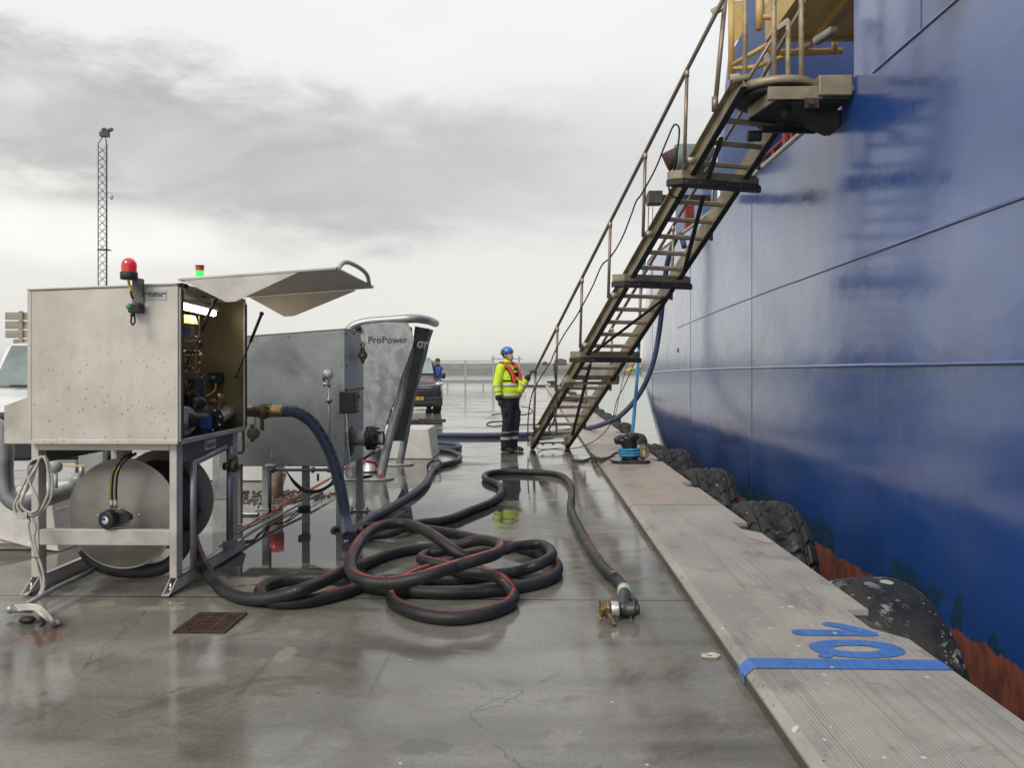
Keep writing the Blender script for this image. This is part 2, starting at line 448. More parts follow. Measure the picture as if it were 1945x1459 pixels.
def mat_hull():
    m, t, b = mat_base('hull_paint')
    p = t.pos(); x, y, z = t.xyz(p)
    pl = t.noise(t.pos((1, .8, .9)), 1.1, 4, .5)
    vs = t.noise(t.pos((1, 5, .35)), 1.6, 5, .6)
    c = t.mix(t.ss(pl, .3, .7), (.015, .064, .245), (.021, .080, .30))
    c = t.mix(t.ss(vs, .55, .8, 0, .3), c, (.030, .070, .20))
    c = t.mix(t.ss(t.noise(t.pos((1, 1, 2.2)), 9, 6, .7), .62, .7, 0, .15), c, (.05, .09, .22))
    # boot topping: red antifouling below a worn line
    edge = t.math('ADD', -.60, t.math('MULTIPLY', t.noise(t.pos((1, 3.2, .25)), 1.0, 6, .7), .26))
    red = t.ss(t.math('SUBTRACT', z, edge), -.012, .012, 1, 0)
    rn = t.noise(t.pos((1, 1.5, 1)), 4, 8, .7)
    rc = t.mix(t.ss(rn, .3, .62), (.085, .030, .022), (.27, .072, .036))
    rc = t.mix(t.ss(t.noise(t.pos((1, 2, .6), (0, 3, 1)), 2.2, 6, .7), .55, .68, 0, .7), rc, (.045, .028, .03))
    # weed-green stains straddling the line
    gm = t.ss(t.noise(t.pos((1, 1.5, .75), (0, 5.4, 0)), 1.1, 5, .55), .505, .53)
    gz = t.math('MULTIPLY', t.ss(z, -.75, -.6), t.ss(t.math('ADD', z, t.math('MULTIPLY', t.noise(t.pos((1, 3, .3)), 1.3, 3), -.5)), -.50, -.44, 1, 0))
    c = t.mix(t.math('MULTIPLY', t.math('MULTIPLY', gm, gz), .75), c, (.018, .055, .07))
    c = t.mix(red, c, rc)
    scA = t.noise(t.pos((1, 1.6, 1.8), (0, 3, 5)), 3.1, 7, .6, 2.6)
    scm = t.math('MULTIPLY', t.ss(t.math('ABSOLUTE', t.math('SUBTRACT', scA, .5)), 0, .0045, 1, 0), t.ss(t.noise(t.pos(loc=(0, 4, 9)), .8, 3), .57, .64))
    c = t.mix(t.math('MULTIPLY', scm, .6), c, (.20, .26, .40))
    rs = t.math('MULTIPLY', t.ss(t.noise(t.pos((1, 14, .5), (0, 2, 2)), 1.2, 6, .7), .66, .74), t.ss(t.noise(t.pos(loc=(0, 9, 1)), 1.1, 3), .50, .60))
    c = t.mix(t.math('MULTIPLY', rs, .45), c, (.10, .085, .10))
    t.put(b.inputs['Base Color'], c)
    t.put(b.inputs['Roughness'], t.mixf(red, t.ss(t.noise(t.pos((1, 1, 1)), 2.2, 5, .6), .3, .7, .14, .26), .6))
    b.inputs['Specular IOR Level'].default_value = .75
    t.put(b.inputs['Coat Weight'], t.math('SUBTRACT', 1., t.math('MULTIPLY', red, .95)))
    b.inputs['Coat Roughness'].default_value = .15; b.inputs['Coat IOR'].default_value = 1.62
    h1 = t.noise(t.pos((1, .55, .8)), 1.5, 2, .4)
    n1 = t.bump(t.math('ADD', h1, t.math('MULTIPLY', t.noise(t.pos((1, 1.3, 2.2)), 3.2, 3, .5), .16)), .6, .05)
    # paint runs, dents
    run = t.noise(t.pos((1, 9, .8)), 2.3, 6, .6, .8)
    patch = t.ss(t.noise(t.pos((1, .8, .6), (0, 2, 1)), .9, 3), .48, .62)
    h2 = t.math('MULTIPLY', t.ss(run, .60, .66), patch)
    scr = t.noise(t.pos((1, 2.6, 2.4)), 2.6, 7, .65, 2.2)
    h3 = t.math('MULTIPLY', t.ss(t.math('ABSOLUTE', t.math('SUBTRACT', scr, .5)), 0, .008, 1, 0), t.ss(t.noise(t.pos(loc=(0, 7, 2)), .7, 3), .56, .64))
    hh = t.math('ADD', t.math('MULTIPLY', h2, .8), t.math('MULTIPLY', h3, 1.))
    hh = t.math('ADD', hh, t.math('MULTIPLY', t.noise(p, 24, 4), .08))
    t.put(b.inputs['Normal'], t.bump(hh, .28, .006, n1))
    return m

def mat_galv(name, c1, c2, rough=.42, metal=.75, scale=7., runs=True):
    m, t, b = mat_base(name)
    v = t.pos(kind='Object')
    n = t.noise(v, scale * .35, 7, .62, .6); cells = t.vor(v, scale * 9, out='Color')
    c = t.mix(t.ss(n, .32, .68), c1, c2)
    sc = t.node('ShaderNodeSeparateColor'); t.put(sc.inputs[0], cells)
    c = t.mix(.10, c, t.mix(sc.outputs[0], (.2, .21, .22), (.55, .57, .58)))
    if runs:
        r = t.noise(t.pos((1.2, 1.2, .5), kind='Object'), scale * .8, 8, .68, 1.2)
        c = t.mix(t.ss(r, .54, .70, 0, .45), c, tuple(k * .5 for k in c1))
    t.put(b.inputs['Base Color'], c); b.inputs['Metallic'].default_value = metal
    t.put(b.inputs['Roughness'], t.ss(n, .3, .7, rough - .08, rough + .14))
    t.put(b.inputs['Normal'], t.bump(t.noise(v, 40, 4), .08, .004))
    return m

def mat_steel_panel():
    m, t, b = mat_base('stained_stainless')
    p = t.pos(kind='Object')
    n = t.noise(t.pos((3, 3, .35), kind='Object'), 3.0, 7, .62)
    n2 = t.noise(p, 2.2, 5, .6)
    c = t.mix(t.ss(n2, .3, .7), (.56, .515, .45), (.70, .655, .585))
    c = t.mix(t.ss(n, .48, .72, 0, .35), c, (.46, .41, .35))
    vv = t.vor(t.pos((1, 1, .75), kind='Object'), 27.)
    zz = t.xyz(p)[2]
    sp = t.math('LESS_THAN', t.math('ADD', vv, t.math('MULTIPLY', t.noise(p, 70, 3), .34)), .34)
    sp = t.math('MULTIPLY', sp, t.math('GREATER_THAN', t.noise(t.pos((1, 1, 1), (5, 0, 2), kind='Object'), 3.2, 3), .46))
    sp = t.math('MULTIPLY', sp, t.ss(zz, 1.85, 1.45))
    c = t.mix(t.math('MULTIPLY', sp, .5), c, (.24, .16, .12))
    t.put(b.inputs['Base Color'], c); b.inputs['Metallic'].default_value = .35
    t.put(b.inputs['Roughness'], t.ss(n, .3, .7, .38, .56))
    t.put(b.inputs['Normal'], t.bump(n2, .25, .02))
    return m

def mat_hose(name, col, stripe=None, srange=(.18, .27), rough=.42, fabric=True, vth=.3):
    m, t, b = mat_base(name)
    uv = t.node('ShaderNodeTexCoord').outputs['UV']; u, v, _ = t.xyz(uv)
    p = t.pos(kind='Object'); n = t.noise(p, 7, 6, .65)
    c = t.mix(t.ss(n, .35, .7), col, tuple(min(1, k * 1.6 + .004) for k in col))
    if stripe:
        uu = t.math('ADD', u, t.math('MULTIPLY', t.math('SUBTRACT', t.noise(p, 1.4, 2), .5), .05))
        s1 = t.math('MULTIPLY', t.math('GREATER_THAN', uu, srange[0]), t.math('LESS_THAN', uu, srange[1]))
        gap = t.math('GREATER_THAN', t.math('FRACT', t.math('MULTIPLY', v, 1.9)), .04)
        wr = t.ss(t.noise(p, 22, 5, .7), .34, .52)
        vis = t.ss(t.noise(t.pos(loc=(3, 1, 0), kind='Object'), .9, 2), vth, vth + .08)
        c = t.mix(t.math('MULTIPLY', t.math('MULTIPLY', s1, gap), t.math('MULTIPLY', wr, vis)), c, stripe)
    c = t.mix(t.ss(t.noise(p, 3, 6, .7), .58, .75, 0, .3), c, (.07, .065, .058))
    t.put(b.inputs['Base Color'], c)
    t.put(b.inputs['Roughness'], t.ss(n, .3, .7, rough - .1, rough + .2))
    if fabric:
        wv = t.math('SINE', t.math('MULTIPLY', v, 2 * PI / .012))
        t.put(b.inputs['Normal'], t.bump(t.math('ADD', t.math('MULTIPLY', wv, .4), t.math('MULTIPLY', t.noise(p, 30, 6, .7), 1.6)), .35, .004))
    return m

def mat_ribhose():
    m, t, b = mat_base('ribbed_blue_hose')
    uv = t.node('ShaderNodeTexCoord').outputs['UV']; u, v, _ = t.xyz(uv)
    wv = t.math('SINE', t.math('MULTIPLY', v, 2 * PI / .017))
    c = t.mix(t.ss(wv, -.3, .3), (.015, .035, .12), (.13, .155, .21))
    s1 = t.math('MULTIPLY', t.math('GREATER_THAN', u, .53), t.math('LESS_THAN', u, .68))
    c = t.mix(t.math('MULTIPLY', s1, .8), c, (.26, .27, .26))
    t.put(b.inputs['Base Color'], c); b.inputs['Roughness'].default_value = .3
    t.put(b.inputs['Normal'], t.bump(wv, .6, .006))
    return m

def mat_water():
    m, t, b = mat_base('harbour_water')
    b.inputs['Base Color'].default_value = (.20, .235, .205, 1); b.inputs['Roughness'].default_value = .12
    b.inputs['Specular IOR Level'].default_value = .5
    n = t.noise(t.pos((1, .45, 1)), 1.3, 6, .6, .4)
    t.put(b.inputs['Normal'], t.bump(n, .5, .12))
    return m

def mat_tyre(smooth):
    m, t, b = mat_base('tyre_rubber_worn' if smooth else 'tyre_rubber')
    p = t.pos(kind='Object'); n = t.noise(p, 5, 7, .65)
    c = t.mix(t.ss(n, .35, .7), (.008, .008, .008), (.030, .028, .026))
    vd = t.vor(p, 5.); nd = t.noise(p, 22, 5, .7)
    sp = t.math('LESS_THAN', t.math('ADD', vd, t.math('MULTIPLY', nd, .30)), .37 if smooth else .20)
    sp = t.math('MULTIPLY', sp, t.math('GREATER_THAN', t.noise(p, 2.2, 3), .42 if smooth else .54))
    c = t.mix(t.math('MULTIPLY', sp, .75), c, (.55, .53, .50))
    sp2 = t.math('LESS_THAN', t.math('ADD', t.vor(t.pos(loc=(3, 3, 3), kind='Object'), 14.), t.math('MULTIPLY', nd, .1)), .12 if smooth else .09)
    c = t.mix(t.math('MULTIPLY', sp2, .7), c, (.5, .48, .46))
    if smooth:
        sm_ = t.math('MULTIPLY', t.ss(t.noise(p, 11, 7, .7), .55, .59), t.ss(t.noise(t.pos(loc=(1, 2, 3), kind='Object'), 1.6, 3), .42, .52))
        c = t.mix(t.math('MULTIPLY', sm_, .55), c, (.45, .44, .42))
    t.put(b.inputs['Base Color'], c); t.put(b.inputs['Roughness'], t.ss(n, .3, .7, .42, .75))
    t.put(b.inputs['Normal'], t.bump(t.noise(p, 30, 5), .25, .01))
    return m

M = {}
M['ground'] = mat_ground(); M['kerb_r'] = mat_kerb(True); M['kerb_p'] = mat_kerb(False)
M['hull'] = mat_hull(); M['water'] = mat_water()
M['panel'] = mat_steel_panel()
M['frame'] = simple('frame_steel', (.56, .525, .47), .45, .35, .12, 5, dirt=(.28, .24, .19), dirt_amt=.5)
M['frame_d'] = simple('frame_steel_dark', (.17, .165, .155), .5, .4, .15, 5, dirt=(.09, .08, .07))
M['galv'] = mat_galv('galvanised', (.26, .268, .262), (.44, .45, .445))
M['galv_l'] = mat_galv('galvanised_bright', (.33, .345, .34), (.47, .48, .47), scale=22.)
M['galv_c'] = mat_galv('galvanised_cabinet', (.25, .272, .27), (.36, .385, .382), .45, .35, 5., runs=False)
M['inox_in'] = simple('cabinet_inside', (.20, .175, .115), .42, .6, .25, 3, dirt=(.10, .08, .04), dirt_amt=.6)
M['drum'] = simple('drum_steel', (.30, .28, .25), .5, .3, .15, 4, dirt=(.17, .145, .11), dirt_amt=.5)
M['drum_rim'] = simple('drum_rim', (.42, .38, .31), .55, .2, .2, 12)
M['black'] = simple('black_plastic', (.015, .015, .016), .45, 0, .3, 20)
M['blackm'] = simple('black_metal', (.02, .02, .021), .4, .3, .3, 20)
M['rubber'] = simple('rubber', (.02, .02, .02), .7, 0, .3, 20, bump=.2)
M['red'] = simple('red_plastic', (.55, .02, .02), .25, 0, .1, 10, coat=.5)
M['beacon'] = simple('beacon_lens', (.60, .015, .02), .12, 0, .15, 10, coat=1., emit=(1, .02, .02), estr=.12)
M['green_on'] = simple('green_lens_lit', (.02, .5, .05), .2, 0, .1, 10, emit=(.05, 1, .12), estr=1.0)
M['green'] = simple('green_button', (.02, .30, .08), .3, 0, .1, 10)
M['yellow'] = simple('yellow_plastic', (.75, .55, .03), .45, 0, .1, 10)
M['orange'] = simple('orange_cable', (.70, .14, .04), .5, 0, .15, 10)
M['white'] = simple('white_label', (.72, .72, .70), .5, 0, .06, 10)
M['label_g'] = simple('grey_label', (.50, .50, .49), .45, 0, .06, 10)
M['text'] = simple('black_lettering', (.015, .015, .015), .5, 0, .1, 10)
M['textw'] = simple('white_lettering', (.8, .8, .8), .5, 0, .05, 10)
M['brass'] = simple('brass', (.42, .31, .13), .35, .85, .2, 15, dirt=(.12, .09, .05))
M['brass_d'] = simple('tarnished_brass', (.14, .115, .07), .42, .7, .3, 15, dirt=(.05, .04, .03))
M['alu'] = simple('bright_aluminium', (.55, .54, .51), .35, .8, .12, 15, dirt=(.25, .24, .2))
M['pump'] = simple('pump_casting', (.025, .026, .028), .35, .3, .3, 12)
M['blueplate'] = simple('blue_plate', (.02, .06, .25), .4, 0, .2, 12)
M['hose'] = mat_hose('black_rubber_hose', (.012, .012, .013), (.34, .03, .028), (.26, .315), vth=.50)
M['hose2'] = mat_hose('black_rubber_hose_striped', (.012, .012, .013), (.42, .035, .03), (.19, .255), vth=.36)
M['hoseb'] = mat_hose('blue_grey_hose', (.028, .034, .060), None)
M['hoseb2'] = mat_hose('blue_hose', (.026, .036, .080), None)
M['hosek'] = mat_hose('scuffed_black_hose', (.03, .03, .032), None)
M['ribhose'] = mat_ribhose()
M['tyre'] = mat_tyre(False); M['tyre_s'] = mat_tyre(True)
M['ladder'] = simple('ladder_aluminium', (.31, .262, .175), .46, .45, .18, 6, dirt=(.10, .082, .052), dirt_amt=.6)
M['ladder_d'] = simple('ladder_dark_shade', (.030, .028, .024), .55, .1, .2, 8)  # dark tone puts shade into the colour of ladder parts seen from below
M['rung'] = simple('rung_aluminium', (.46, .39, .28), .42, .5, .18, 9, dirt=(.16, .13, .085), dirt_amt=.5, stretch=(1, 1, 4))
M['rail'] = simple('rail_aluminium', (.27, .215, .17), .40, .6, .15, 6, dirt=(.12, .09, .07), dirt_amt=.4)
M['post'] = simple('weathered_post', (.42, .34, .21), .5, .3, .25, 14, dirt=(.12, .08, .05), dirt_amt=.7)
M['wblock'] = simple('painted_concrete', (.62, .59, .54), .7, 0, .08, 3, bump=.3, bscale=30, dirt=(.33, .30, .26), dirt_amt=.5)
M['shipblue'] = simple('ship_blue', (.026, .055, .17), .28, 0, .12, 2, coat=.3)
M['shiplight'] = simple('ship_pale_blue', (.13, .18, .33), .35, 0, .1, 2)
M['shipyellow'] = simple('ship_yellow', (.60, .40, .13), .42, 0, .12, 3, dirt=(.32, .2, .07), dirt_amt=.4)
M['shipred'] = simple('ship_red', (.22, .025, .02), .45, 0, .2, 4)
M['deckwhite'] = simple('gunwale_cap', (.50, .46, .42), .5, 0, .12, 5, dirt=(.28, .2, .15), dirt_amt=.5)
M['deckgrey'] = simple('deck_grey', (.18, .21, .21), .5, 0, .12, 3)
M['darkgear'] = simple('dark_gear', (.08, .075, .06), .5, .3, .2, 8)
M['ropeb'] = simple('blue_rope', (.03, .24, .42), .6, 0, .35, 60, bump=.6, bscale=140)
M['roped'] = simple('dark_rope', (.055, .048, .038), .8, 0, .35, 40, bump=.6, bscale=120)
M['ropew'] = simple('white_rope', (.60, .56, .48), .7, 0, .2, 40, bump=.6, bscale=160)
M['cablew'] = simple('grey_cable', (.50, .47, .41), .45, 0, .12, 12)
M['bollard'] = simple('bollard_paint', (.02, .018, .018), .3, .2, .4, 8, dirt=(.10, .06, .04), dirt_amt=.6, coat=.3)
M['rust'] = simple('rusty_iron', (.06, .032, .024), .55, .2, .35, 14, bump=.4, dirt=(.03, .02, .018), dirt_amt=.6)
M['pit'] = simple('drain_dark', (.006, .006, .006), .6)
def mat_bluepaint():
    m, t, b = mat_base('blue_road_paint'); p = t.pos()
    n = t.noise(p, 9, 6, .7); ln = t.noise(t.pos((70, .55, 1)), 1.0, 4, .6)
    c = t.mix(t.ss(n, .3, .7), (.045, .15, .46), (.07, .20, .56))
    c = t.mix(t.ss(ln, .46, .60, 0, .45), c, (.035, .07, .17))
    wear = t.math('ADD', t.math('MULTIPLY', t.noise(p, 14, 8, .75), .6), t.math('MULTIPLY', ln, .4))
    c = t.mix(t.ss(wear, .545, .60, 0, .8), c, (.27, .24, .20))
    c = t.mix(t.math('MULTIPLY', t.math('LESS_THAN', t.math('ADD', t.vor(p, 9), t.math('MULTIPLY', n, .2)), .19), .8), c, (.6, .6, .58))
    t.put(b.inputs['Base Color'], c); b.inputs['Roughness'].default_value = .5
    t.put(b.inputs['Normal'], t.bump(ln, .3, .006)); return m
M['bluepaint'] = mat_bluepaint()
M['skin'] = simple('skin', (.52, .29, .21), .5, 0, .08, 25)
M['hiviz'] = simple('hiviz_yellow', (.62, .80, .02), .6, 0, .12, 5, bump=.35, bscale=9, emit=(.6, .8, .02), estr=0.0)
M['navy'] = simple('navy_cloth', (.012, .015, .028), .7, 0, .3, 7, bump=.5, bscale=11)
M['reflect'] = simple('reflective_tape', (.50, .50, .45), .4, .1, .1, 12)
M['vest'] = simple('lifevest_red', (.66, .055, .03), .5, 0, .12, 8, bump=.3, bscale=20)
M['helmet'] = simple('helmet_blue', (.03, .20, .60), .28, 0, .1, 6, coat=.5)
M['boot'] = simple('boot_leather', (.018, .017, .016), .6, 0, .3, 20, bump=.4)
M['glove'] = simple('glove', (.02, .022, .028), .7, 0, .3, 20, bump=.4)
M['bluecloth'] = simple('blue_cloth', (.015, .05, .24), .7, 0, .15, 8)
M['hair'] = simple('hair', (.05, .035, .025), .7, 0, .2, 40)
M['carwhite'] = simple('van_white', (.70, .70, .68), .25, 0, .04, 3, coat=.6)
M['carblack'] = simple('van_black', (.022, .022, .024), .3, 0, .15, 3, coat=.6)
M['carplast'] = simple('bumper_plastic', (.022, .023, .026), .5, 0, .15, 10)
M['glass'] = simple('windscreen', (.22, .26, .25), .06, 0, .25, 2., coat=.5)
M['chrome'] = simple('chrome', (.75, .76, .78), .15, .9, .05, 5)
M['lens'] = simple('headlamp_lens', (.55, .57, .6), .1, .3, .2, 12, coat=1)
M['platey'] = simple('plate_yellow', (.75, .48, .02), .4, 0, .05, 5)
M['crate'] = simple('weathered_alu_boards', (.36, .33, .27), .5, .3, .2, 4, dirt=(.2, .16, .11), dirt_amt=.5, stretch=(1, 1, 5))
M['fence'] = simple('fence_steel', (.40, .41, .40), .5, .5, .1, 5)
M['break'] = simple('breakwater', (.10, .098, .082), .9, 0, .4, .15, kind='Object', dirt=(.12, .125, .10), dirt_amt=.6)
M['breaktop'] = simple('breakwater_grass', (.20, .20, .165), .9, 0, .3, .1, kind='Object')
M['hills'] = simple('far_hills', (.30, .31, .27), .95, 0, .12, .004, kind='Object')
M['mast'] = simple('mast_steel', (.06, .055, .05), .6, .2, .2, 3)
M['gravel'] = simple('gravel', (.12, .08, .07), .8, 0, .5, 30, bump=1., bscale=40)

# ------------------------------------------------------------------ the setting
NOTCH = [(4.2, 4.68), (6.87, 7.29), (9.42, 9.85)] + [(12.05 + 2.62 * i, 12.48 + 2.62 * i) for i in range(18)]
XE = 1.965
def structure(o): o['kind'] = 'structure'; return o
g = MB()
n_ = 1
g.add([(-90, -12, 0), (1.0, -12, 0), (1.0, 66, 0), (-90, 66, 0)], [(0, 1, 2, 3)])
g.add([(-90, 66, 0), (2.0, 66, 0), (2.0, 66, -6), (-90, 66, -6)], [(0, 1, 2, 3)])
g.add([(1.0, 66, 0), (1.0, 66, .0), (2.0, 66, .0)], [])
structure(g.build('quay_ground', M['ground'], origin=(0, 0, 0)))

def kerb(y0, y1, mat, name):
    k = MB()
    out = [(XE, y0)]
    for a, b2 in NOTCH:
        if a > y0 and b2 < y1:
            out += [(XE, a - .02), (1.84, a + .14), (1.83, b2), (XE, b2)]
    out += [(XE, y1)]
    zt, zb = .085, -2.2
    X0 = [(1.045, y0), (1.045, y1)]
    poly = [(1.045, y0, zt)] + [(x, y, zt) for x, y in out] + [(1.045, y1, zt)]
    k.add(poly, [list(range(len(poly)))])
    # outer face
    for i in range(len(out) - 1):
        a, b2 = out[i], out[i + 1]
        k.add([(a[0], a[1], zt), (a[0], a[1], zb), (b2[0], b2[1], zb), (b2[0], b2[1], zt)], [(0, 1, 2, 3)])
    k.add([(1.045, y0, zt), (1.045, y1, zt), (1.0, y1, .048), (1.0, y0, .048)], [(0, 1, 2, 3)])
    k.add([(1.0, y0, .048), (1.0, y1, .048), (1.0, y1, -.1), (1.0, y0, -.1)], [(0, 1, 2, 3)])
    for y, fl in ((y0, 0), (y1, 1)):
        q = [(1.0, y, -.1), (1.0, y, .048), (1.045, y, zt), (XE, y, zt), (XE, y, zb), (1.0, y, zb)]
        k.add(q, [list(range(6))])
    return structure(k.build(name, mat, origin=(0, 0, 0)))
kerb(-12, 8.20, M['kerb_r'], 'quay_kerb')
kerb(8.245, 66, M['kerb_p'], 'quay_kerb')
wt = MB(); wt.add([(-1500, -60, -1.5), (1500, -60, -1.5), (1500, 3500, -1.5), (-1500, 3500, -1.5)], [(0, 1, 2, 3)])
structure(wt.build('harbour_water', M['water'], origin=(0, 0, 0)))
# far breakwater and hills
bw = MB()
for i in range(60):
    x0 = -420 + i * 18; h = 3.2 + .5 * math.sin(i * 1.7) + random.uniform(-.25, .25); h2 = h
    bw.add([(x0, 366, -1.6), (x0 + 18, 366, -1.6), (x0 + 18, 372, 1.0 + random.uniform(-.2, .3)), (x0, 372, 1.0)], [(0, 1, 2, 3)])
bw.bx(-420, 660, 372, 390, -2, 1.2); 
structure(bw.build('breakwater', M['break'], origin=(0, 366, 0)))
bt = MB(); bt.bx(-420, 660, 374, 389, 1.2, 3.9)
structure(bt.build('breakwater_bank', M['breaktop'], origin=(0, 374, 0)))
hl = MB(); pts = []
for i in range(81):
    xx = -1400 + i * 35; hh = 13 + 5 * math.sin(i * .31) + 3 * math.sin(i * .83 + 1) + random.uniform(-.8, .8)
    pts.append((xx, hh))
for i in range(80):
    (a, ha), (c_, hc) = pts[i], pts[i + 1]
    hl.add([(a, 1500, -1.6), (c_, 1500, -1.6), (c_, 1530, hc), (a, 1530, ha)], [(0, 1, 2, 3)], True)
    hl.add([(a, 1530, ha), (c_, 1530, hc), (c_, 1700, hc * .8), (a, 1700, ha * .8)], [(0, 1, 2, 3)], True)
structure(hl.build('hills', M['hills'], origin=(0, 1500, 0)))
# ------------------------------------------------------------------ ship
XH = 3.2
SHIP_M = [(-3., .18), (-1.3, .172), (-.67, .163), (.24, .149), (1.08, .139), (2., .138), (2.97, .1395), (4.5, .145)]
def mz(z):
    if z <= SHIP_M[0][0]: return SHIP_M[0][1]
    for (a, ma), (b, mb_) in zip(SHIP_M, SHIP_M[1:]):
        if z <= b: return ma + (mb_ - ma) * (z - a) / (b - a)
    return SHIP_M[-1][1]
KH = .03
Y0C = {}
def y0z(z):
    z = round(z, 3)
    if z not in Y0C:
        lo, hi = 5., 60.
        for _ in range(40):
            y0 = (lo + hi) / 2
            if 2 * KH * (math.sqrt(y0 * y0 + XH / KH) - y0) > mz(z): lo = y0
            else: hi = y0
        Y0C[z] = lo
    return Y0C[z]
def hx(y, z):
    d = y - y0z(z)
    if d <= 0: return XH
    return XH + KH * d * d
TOPZ = lambda y: 4.29 + max(0, y - 14) * .028
ship = thing('ship', 'large blue steel ship lying alongside the quay on the right', 'ship', (XH, 10, -1.5))
h = MB()
ys = [-14, -8, -4, -1, 1, 3, 5, 6.5, 7.96] + [7.96 + i * .75 for i in range(1, 36)]
zs = [-2.6, -2., -1.5, -1.2, -.9, -.6, -.3, 0, .3, .6, 1., 1.4, 1.8, 2.3, 2.8, 3.3, 3.8]
rows = []
for z in zs + [None]:
    rows.append([Vector((hx(y, z if z is not None else TOPZ(y)), y, z if z is not None else TOPZ(y))) for y in ys])
vs = [p for r in rows for p in r]; n = len(ys)
h.add(vs, [(i * n + j, (i + 1) * n + j, (i + 1) * n + j + 1, i * n + j + 1) for i in range(len(rows) - 1) for j in range(n - 1)], True)
# raised side forward of the pilot opening
h.add([(XH, y, 4.29) for y in ys[:9]] + [(XH, y, 8.5) for y in ys[:9]], [(j, 9 + j, 10 + j, j + 1) for j in range(8)], True)
h.add([(XH, 7.96, 4.0), (XH, 7.96, 8.5), (XH + 6, 7.96, 8.5), (XH + 6, 7.96, 4.0)], [(0, 1, 2, 3)])
h.add([(XH, 7.96, 8.5), (XH, -14, 8.5), (16, -14, 8.5), (16, 7.96, 8.5)], [(0, 1, 2, 3)])
h.add([(XH, -14, -2.6), (16, -14, -2.6), (16, -14, 8.5), (XH, -14, 8.5)], [(0, 1, 2, 3)])
ye = ys[-1]
h.add([(hx(ye, 1), ye, -2.6), (16, ye, -2.6), (16, ye, 4.9), (hx(ye, 4.5), ye, 4.9)], [(0, 1, 2, 3)])
h.build('hull', M['hull'], ship)
dk = MB()
dk.add([(hx(y, 4) + .01, y, 3.2) for y in ys[8:]] + [(16, y, 3.2) for y in ys[8:]], [(j, j + 1, n - 8 + j + 1, n - 8 + j) for j in range(n - 9)])
dk.build('deck', M['deckgrey'], ship)
# weld seams and rubbing strakes
def seam(pts, r, name='weld_seam', mat='hull'):
    m = MB(); m.tube(pts, r, 8, caps=False); return m.build(name, M[mat], ship)
zA = lambda y: 1.545 - .0045 * max(0, y - 4) - (.0006 * max(0, y - 10) ** 2)
zB = lambda y: 2.62 - .012 * max(0, y - 5) - .0012 * max(0, y - 10) ** 2
yy = [-6 + i * .5 for i in range(64)]
wob = lambda i: random.uniform(-.002, .002)
seam([(hx(y, zA(y)) - .006, y, zA(y) + wob(0)) for y in yy], .019)
seam([(hx(y, zB(y)) - .004, y, zB(y) + wob(0)) for y in yy if y < 18], .014)
seam([(XH - .004, -6 + i * .5, 4.285) for i in range(28)], .013)
for y in (11.63, 16.1, 21.2): seam([(hx(y, z) - .001, y, z) for z in [-1.4 + .3 * i for i in range(int((TOPZ(y) + 1.4) / .3) + 1)]], .0045)
seam([(XH - .001, 6.6, 4.3 + .3 * i) for i in range(14)], .007)
seam([(XH - .001, 5.15, .1 + .3 * i) for i in range(14)], .006)
cap = MB(); cy_ = [8.0 + .75 * i for i in range(34)]
cap.tube([(hx(y, TOPZ(y)) + .0, y, TOPZ(y) + .02) for y in cy_], .033, 10); cap.build('gunwale_cap', M['deckwhite'], ship)
hc = MB(); pw = PX(1283, 665, XH); hc.lathe([(.001, -.004), (.045, -.004), (.05, -.012), (.05, .01)], (hx(17.5, 1.9) , 17.5, 1.9), (-1, 0, 0), 16)
hc.build('drain_hole', M['pit'], ship)
fb = MB(); fb.prism([(XH - .004, 5.72, 4.34), (XH - .004, 6.0, 4.29), (XH - .004, 6.1, 4.38), (XH - .004, 6.1, 4.8), (XH - .004, 5.72, 4.8)], (-.16, 0, 0)); fb.build('fairlead_lip', M['blackm'], ship, .01)
# deckhouse behind the boarding opening
d = MB()
d.add([(3.62, 13.9, 3.2), (3.44, 12, 3.2), (7.5, 12, 3.2), (7.5, 16, 3.2), (3.84, 14.4, 9.), (3.80, 12.3, 9.), (7.5, 12.3, 9.), (7.5, 16, 9.)],
      [(0, 3, 2, 1), (4, 5, 6, 7), (0, 1, 5, 4), (1, 2, 6, 5), (2, 3, 7, 6), (3, 0, 4, 7)])
dh = d.build('deckhouse', M['shipblue'], ship, .01)
d = MB(); d.bx(3.95, 4.3, 18.5, 22, 3.2, 6.3); d.bx(4.0, 4.7, 15.0, 17.0, 3.2, 5.2); d.build('deck_locker', M['shiplight'], ship, .02)
d = MB(); d.prism([P(1417, 0, 12.3), P(1395, 0, 12.3), P(1393, 86, 12.3), P(1412, 58, 12.3)], (0, .08, 0)); d.build('wing_panel', M['shipyellow'], ship)
d = MB(); d.prism([P(1392, 95, 12.3) , P(1411, 62, 12.3), P(1424, -40, 12.3), P(1460, -40, 12.3), P(1438, 345, 12.3), P(1366, 345, 12.3)], (0, .3, 0)); d.build('wing_support', M['shiplight'], ship)
